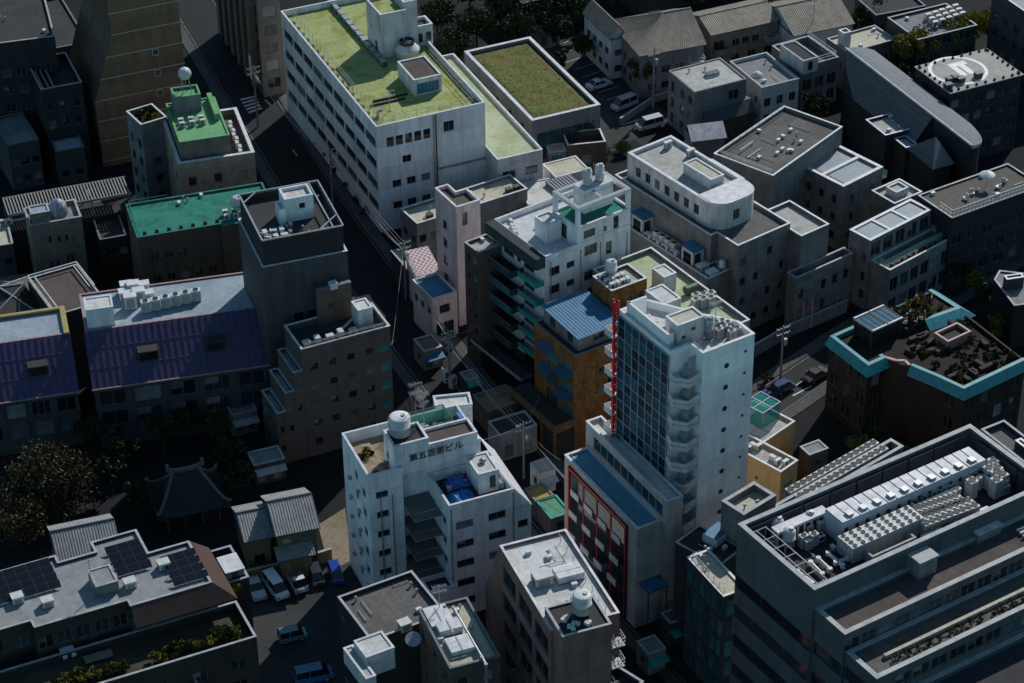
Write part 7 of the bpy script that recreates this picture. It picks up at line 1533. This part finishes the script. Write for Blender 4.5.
for i,dz in enumerate((-.2,-1.1,-2.)):
    z=Vector((0,0,dz)); g='cables along the main street'
    for (a,c,l) in ((pC,pI,'thin cable strung along the street side of the long white block'),(pI,pF,'thin cable strung past the dark grey block towards the chequered tile roof'),(pF,pA,'thin cable strung in front of the pink tower'),(pA,pB,'thin cable strung across the junction behind the lettered white block')):
        cable(a+z,c+z,l,.03,.7,None,.1*i,g+': '+l)
cable(pH-Vector((0,0,.3)),pG-Vector((0,0,.3)),'single bright cable between the two poles in the dark street',.05,.5,WHITE)
cable(pE-Vector((0,0,.3)),pD+Vector((10,-30,-2)),'cable from the pole beside the navy cars towards the back',.03,1.5) if False else None
for i,(t_,b_) in enumerate((((804,302),(802,331)),((813,298),(811,328)))):
    p=at(b_); o=empty('flagpole',(p.x,p.y,0),.4,('slim white flagpole with a small red flag behind the retaining wall','slim bare white flagpole right of the red flag')[i],'flagpole'); k=MB(); k.cone((0,0,0),(0,0,4.8),.06,.04,WHITE,8); k.lathe([(.01,4.78),(.1,4.86),(.01,4.98)],WHITE,8); k.obj('shaft',o)
    if i==0: k=MB(); k.add([(.05,0,4.6),(.7,.1,4.45),(.65,.05,3.9),(.05,0,4.0)],((0,1,2,3),(3,2,1,0)),RED); k.obj('flag',o)
for i,(a,c) in enumerate(((pA,pF),(pA,pB),(pB,pH),(pH,pG),(pC,pI),(pI,pF))):
    for j in range(3): cable(a+Vector((.3*j-.3,.2*j,-.9-.5*j)),c+Vector((.3*j-.3,.2*j,-1.1-.6*j)),'slack bundled line of the street cables between poles',.045 if j==1 else .025,1.1+.3*j,None,0,'slack street cables')
for i,(px,z) in enumerate((((478,325),9),((540,395),7),((392,345),9),((505,432),5),((430,452),14),((560,460),9))):
    cable((pA,pB,pF,pB,pB,pB)[i]-Vector((0,0,.6)),at(px,z),'service wire from a street pole to a facade',.022,.5,None,0,'service wires')
# ================================================================== plants
def leafm(name,c1,c2):
    if name in MATS: return MATS[name]
    m,nt,bs=nodes(name); g=N(nt,'ShaderNodeNewGeometry'); tc=N(nt,'ShaderNodeTexCoord')
    r=N(nt,'ShaderNodeValToRGB'); r.color_ramp.elements[0].color=(*c1,1); r.color_ramp.elements[1].color=(*c2,1); r.color_ramp.elements[0].position=.25; r.color_ramp.elements[1].position=.8
    n=noise_n(nt,tc.outputs['Object'],.7,3,.6); f=math_n(nt,'ADD',math_n(nt,'MULTIPLY',g.outputs['Random Per Island'],.55),math_n(nt,'MULTIPLY',n,.5)); nt.links.new(f,r.inputs[0]); nt.links.new(r.outputs[0],bs.inputs['Base Color']); bs.inputs['Roughness'].default_value=.7; bs.inputs['Specular IOR Level'].default_value=.2
    MATS[name]=m; return m
LG=leafm('dark_leaf',(.012,.022,.008),(.04,.06,.018)); LY=leafm('yellow_green_leaf',(.12,.105,.015),(.3,.25,.035)); LB=leafm('olive_brown_leaf',(.04,.03,.012),(.11,.075,.025)); LC=leafm('blossom_leaf',(.045,.04,.016),(.08,.064,.032)); LF=leafm('fresh_leaf',(.04,.08,.012),(.12,.17,.03)); BARK=plain('bark',(.05,.04,.03),.9,0,.2,.4,4)
def crown(mb,c,rx,ry,rz,n,m,leaf=.32,seed=0,gaps=.5):
    R=random.Random(seed); cl=[]
    for i in range(max(6,n//110)):
        v=Vector((R.gauss(0,1),R.gauss(0,1),R.gauss(0,1))).normalized()*(R.random()**.4); cl.append((Vector((v.x*rx*.8,v.y*ry*.8,v.z*rz*.75)),R.uniform(.28,.5)))
    for i in range(n):
        k,s=R.choice(cl); v=Vector((R.gauss(0,1),R.gauss(0,1),R.gauss(0,.8))); v=v.normalized()*(R.random()**.5)
        p=c+k+Vector((v.x*rx*s,v.y*ry*s,v.z*rz*s)); l=leaf*R.uniform(.6,1.3)
        a=Vector((R.gauss(0,1),R.gauss(0,1),R.gauss(0,.6))).normalized(); b_=a.orthogonal().normalized(); b_.rotate(Matrix.Rotation(R.random()*6.28,3,a)); d=a.cross(b_)
        mb.add([p+b_*l,p+d*l*.55,p-b_*l,p-d*l*.55],((0,1,2,3),),m)
def tree(px,h,r,m,label,n=2200,group=None,leaf=.24,z0=0,cat='tree',squash=.8):
    p=at(px,z0) if not isinstance(px,Vector) else px; z0=p.z; s=int(p.x*13+p.y*7); R=random.Random(s); o=empty('tree',p,R.random()*6,label,cat,group)
    k=MB(); pts=[Vector((0,0,0))]; 
    for i in range(4): pts.append(pts[-1]+Vector((R.uniform(-.2,.2),R.uniform(-.2,.2),(h-r*1.1)/4)))
    for i,(a,c) in enumerate(zip(pts,pts[1:])): k.cone(a,c,.045*h*(1-.16*i)*.6,.045*h*(1-.16*(i+1))*.6,BARK,8,False)
    for i in range(6): t=i*PI/3+R.random(); e=pts[-1]+Vector((math.cos(t)*r*.7,math.sin(t)*r*.7,r*R.uniform(.2,.9))); k.cone(pts[-1-(i%2)],e,.014*h,.006*h,BARK,6,False)
    k.obj('trunk',o); k=MB(); crown(k,Vector((0,0,h-r*squash)),r,r,r*squash,n,m,leaf,s); k.obj('crown',o); return o
def shrub(p,r,m,label,n=500,group=None,leaf=.16,zs=.8):
    s=int(p.x*31+p.y*17); o=empty('shrub',p,0,label,'shrub',group); k=MB(); [k.bar((0,0,0),(math.cos(t)*r*.4,math.sin(t)*r*.4,r*.8),.05,BARK) for t in (0,2.1,4.2)]; k.obj('stem',o); k=MB(); crown(k,Vector((0,0,r*zs)),r,r,r*zs,n,m,leaf,s); k.obj('foliage',o); return o
tree((52,512),9.5,6.0,LC,'large cherry tree in fading blossom left of the temple',14000,None,.25)
for i,(x,y) in enumerate(((128,470),(112,495),(142,520),(232,470),(222,452),(165,455),(240,500),(95,455),(190,445))): tree((x,y),5.5+.5*(i%3),2.3,LG,'dark garden tree in the shaded temple grounds',1500,'dark trees of the temple grounds')
tree((18,545),8,4.5,LB,'brown-green tree behind the solar-panelled roof at the left edge',2200)
g='dark trees behind the long white block'
for i,(x,y) in enumerate(((452,62),(478,45),(505,30),(440,30),(520,52),(470,12))): tree((x,y+12),8.5+i%3,3.6+.3*(i%2),LG,('dark tree just behind the annex of the long white block','dark tree in the middle of the clump behind the long white block','dark tree at the shed end of the clump behind the long white block','dark tree nearest the white stair tower behind the long white block','dark tree leaning over the top corner of the mossy roof building','dark tree at the very top edge behind the long white block')[i],3200,g)
tree((642,96),7.5,2.6,LB,'russet-green tree in front of the largest tiled house',1700)
tree((556,80),6,2.4,LG,'dark tree between the pale shed and the tiled house with pale gable',1200); tree((583,66),6,2.2,LG,'dark tree at the foot of the pale gable end',1200)
for i,(x,y) in enumerate(((905,72),(922,66),(945,58),(965,52),(985,48))): tree((x,y+16),10,2.8,LY,'yellow-green tree in the row between the helipad and the grey office roof',3600,'yellow-green trees behind the helipad')
for i,(x,y) in enumerate(((893,85),(902,95),(815,120),(795,8))): tree((x,y+10),7,2.6,LG,('dark tree at the left end of the yellow-green row','dark tree between the ridged metal hall and the helipad','dark tree below the stepped grey house','dark tree at the single pale tiled slope')[i],1200)
for i,(x,y) in enumerate(((718,56),(728,50),(738,60),(772,26))): shrub(at((x,y+2)),1.7,LG,('dark garden shrub below the cream walled house, leftmost','dark garden shrub below the cream walled house, middle one','dark garden shrub at the corner of the cream and grey flat-roofed house','dark shrub beside the single pale tiled slope')[i],600)
for i,(x,y) in enumerate(((602,155),(622,150))): shrub(at((x,y+3)),1.55,LF,('clipped round green bush next to the small dark outbuilding','clipped round green bush next to the pale-roofed van')[i],1500,None,.13)
hd=[(950,268),(962,280),(975,290),(988,300),(1000,310),(1010,322),(998,330)]
for i,(x,y) in enumerate(hd): tree((x,y+12),4.8,2.2,LG if i%2 else LF,'leafy tree in the row beside the turquoise-rimmed building',1100,'trees beside the turquoise-rimmed building')
for i,(x,y) in enumerate(((858,462),(880,452),(900,470),(975,430))): tree((x,y),4,1.7,(LF,LG,LF,LG)[i],('bright small tree in the dark court behind the machine-topped building','dark small tree in the dark court behind the machine-topped building','bright small tree at the rear parapet of the machine-topped building','dark small tree beside the annex with light wells')[i],800)
for i,(x,y) in enumerate(((880,232),(850,290),(836,305),(795,325),(765,385))): shrub(at((x,y)),1.2,LG,('dark shrub at the foot of the house with three square roof lights','dark shrub behind the glass roof lights, farther one','dark shrub behind the glass roof lights, nearer one','dark shrub beside the flagpoles','dark shrub beside the navy blue cars')[i],400)
for i,(x,y) in enumerate(((540,30),(557,42),(548,14),(572,24),(602,10),(530,8),(690,10),(760,6),(872,24),(862,36))): tree((x,y+10),7.5,3.,LG,('dark tree behind the pale shed, nearer the mossy roof','dark tree hanging over the pale shed roof','dark tree at the top edge above the pale shed','dark tree between the pale shed and the gable house','dark tree at the top edge behind the gable house','dark tree at the top edge behind the white stair tower clump','dark tree between the two tiled houses at the top edge','dark tree behind the single pale tiled slope','dark tree left of the grey office roof','dark tree beside the dusty flat roof with brown chimney')[i],2600)
for i,(x,y) in enumerate(((318,148),(326,160),(334,172),(345,188),(354,203),(362,216),(300,118),(308,132))): shrub(at((x+4,y)),1.1,LG,'dark shrub in the strip at the foot of the long white block',500,'shrubs at the foot of the long white block')
for i in range(9): shrub(NB.w(1.+.55*i*(i%2)+rnd.random()*1.6,1.+rnd.random()*(YB-3.2),18.7),rnd.uniform(.35,.7),(LB,LG,LY)[i%3],'weedy shrub on the earth-strewn roof of the lettered white block',260,'weedy shrubs on the earth-strewn roof',.12)
bb,x0,x1,y0,y1,z=ROOFG
for i in range(6): shrub(bb.w(x0+.6+(x1-x0-1.2)*((i%3)+.5)/3,y0+(y1-y0)*((i//3)+.5)/2,z),.95,(LY,LG)[i%2],'leafy shrub in the sunken roof garden left of the bright green roof',500,'shrubs in the sunken roof garden')
bb,x0,x1,y0,y1,z=TERR16
for i in range(44):
    x=x1-1-i*.42-(i>24)*3; y=y0+.6+rnd.random()*1.9; shrub(bb.w(x,y,z),rnd.uniform(.5,1.0),(LY,LF,LG,LB)[i%4],'shrub in the planting along the terrace of the solar-panelled block',330,'shrubs along the planted terrace')
for i in range(3): shrub(bb.w(x1+1.2,1.2+i*1.5,z+.5),.7,LY,'yellowish shrub on the side balcony of the solar-panelled block',300,'shrubs on the side balcony')
bb,y0=TERR
for i in range(9): shrub(bb.w(1.6+i*(bb.W-2.4)/9,y0+.72,7.85),.36,LB,'low brown-green plant in the planter of the glazed terrace','plants' if False else 150,'plants of the glazed terrace',.1)
bb=BG
for i in range(26): shrub(bb.w(4.5+i*1.4,y2+1.35,25.5),.62,(LB,LG)[i%2],'low plant in the long planter of the stepped block','x' if False else 120,'plants in the long planter',.12)
bb,P=REST
RF=leafm('rose_leaf',(.05,.03,.02),(.35,.16,.13))
a_=bb.W if bb.W>0 else 10
for i in range(120):
    x=rnd.uniform(9.5 if i<60 else 7,a_-1.6); y=rnd.uniform(3.4,7.2) if i<60 else rnd.uniform(-9.5,.5)
    shrub(bb.w(x,y,11.8 if i<60 else 11.0),rnd.uniform(.35,.8),(RF,LB,LG,LY)[i%4] if i<60 else (LG,LB)[i%2],('plant in the crowded roof garden behind the glass roof lights' if i<60 else 'dark plant scattered on the front part of the turquoise-rimmed roof'),220,('plants of the crowded roof garden' if i<60 else 'plants on the front part of the turquoise-rimmed roof'),.13)
for i in range(10):
    x=rnd.uniform(9.,a_-1.6); y=rnd.uniform(3.2,7.2); k=MB(); k.box(-.25,.25,-.25,.25,.4,.46,(WHITE,PINKC)[i%2]); k.box(-.25,.25,.2,.25,.46,.9,(WHITE,PINKC)[i%2]); [k.box(i_-.03,i_+.03,j-.03,j+.03,0,.4,DSTEEL) for i_ in (-.2,.2) for j in (-.2,.2)]; tag(k.obj('garden_chair',None,bb.w(x,y,11.8),(0,0,rnd.random()*6)),'chair among the plants of the crowded roof garden','chair','chairs of the crowded roof garden')
# more odds and ends on the plainer roofs
for b in ALLB:
    l=b.root['label']; m=b.masses[0] if b.masses else None
    for key,n,what in (('grey three-storey cube',4,'the grey cube house'),('cream and grey flat',4,'the cream and grey flat-roofed house'),('house with pale dusty flat roof',6,'the pale dusty flat roof'),('low building with cream flat roof',7,'the cream flat roof behind the pink tower'),('small concrete block with sunken',3,'the sunken sandy roof'),('dark green balcony side',6,'the white apartment block roof'),('low dark building with a teal roof light',6,'the low dark roof with the teal light'),('grey flat-roofed building with a long rank',6,'the grey office roof at the top edge'),('black-walled building with a pale furnished',5,'the furnished roof terrace'),('dark block with roof edge',5,'the dark corner block'),('big dark block with thin',8,'the dark block in the upper left corner'),('huge dark stepped',20,'the machine-filled roof')):
        if key in l and m is not None and m.par>=0: 
            xs=[p[0] for p in m.poly]; ys=[p[1] for p in m.poly]; z=m.z1-m.par if m.par>0 else m.z1+.14
            if key.startswith('huge'): clutter(b,3,b.W-2 if b.W<40 else 38,1.,max(ys)-1.5,z,n,what)
            else: clutter(b,min(xs)+.7,max(xs)-.9,min(ys)+.7,max(ys)-.7,z,n,what,.8)
# ================================================================== light
EL, AZ = math.radians(37), math.radians(28)      # sun height; clockwise from straight ahead
wd = bpy.data.worlds.new('World'); scene.world = wd; wd.use_nodes = True
wn = wd.node_tree; sky = wn.nodes.new('ShaderNodeTexSky'); sky.sky_type = 'NISHITA'; sky.sun_disc = False
sky.sun_elevation = EL; sky.sun_rotation = AZ; sky.air_density = .7; sky.dust_density = .1; sky.ozone_density = 6
tint = mix(wn, 1.0, sky.outputs[0], (.95,1.1,.84), 'MULTIPLY'); wn.links.new(tint, wn.nodes['Background'].inputs[0]); wn.nodes['Background'].inputs[1].default_value = .15
sd = bpy.data.lights.new('sun', 'SUN'); sd.energy = 4.3; sd.angle = math.radians(.5); sd.color = (1, .965, .91)
so = bpy.data.objects.new('sun', sd); COL.objects.link(so)
dirv = Vector((math.sin(AZ)*math.cos(EL), math.cos(AZ)*math.cos(EL), math.sin(EL)))
so.rotation_euler = dirv.to_track_quat('Z', 'Y').to_euler(); so.location = dirv*500
vs_ = scene.view_settings; vs_.view_transform = 'Standard'; vs_.look = 'None'; vs_.exposure = -.2; vs_.gamma = 1; vs_.use_curve_mapping = False
scene.cycles.max_bounces = 6; scene.cycles.diffuse_bounces = 3; scene.cycles.transparent_max_bounces = 8
scene.cycles.use_denoising = True
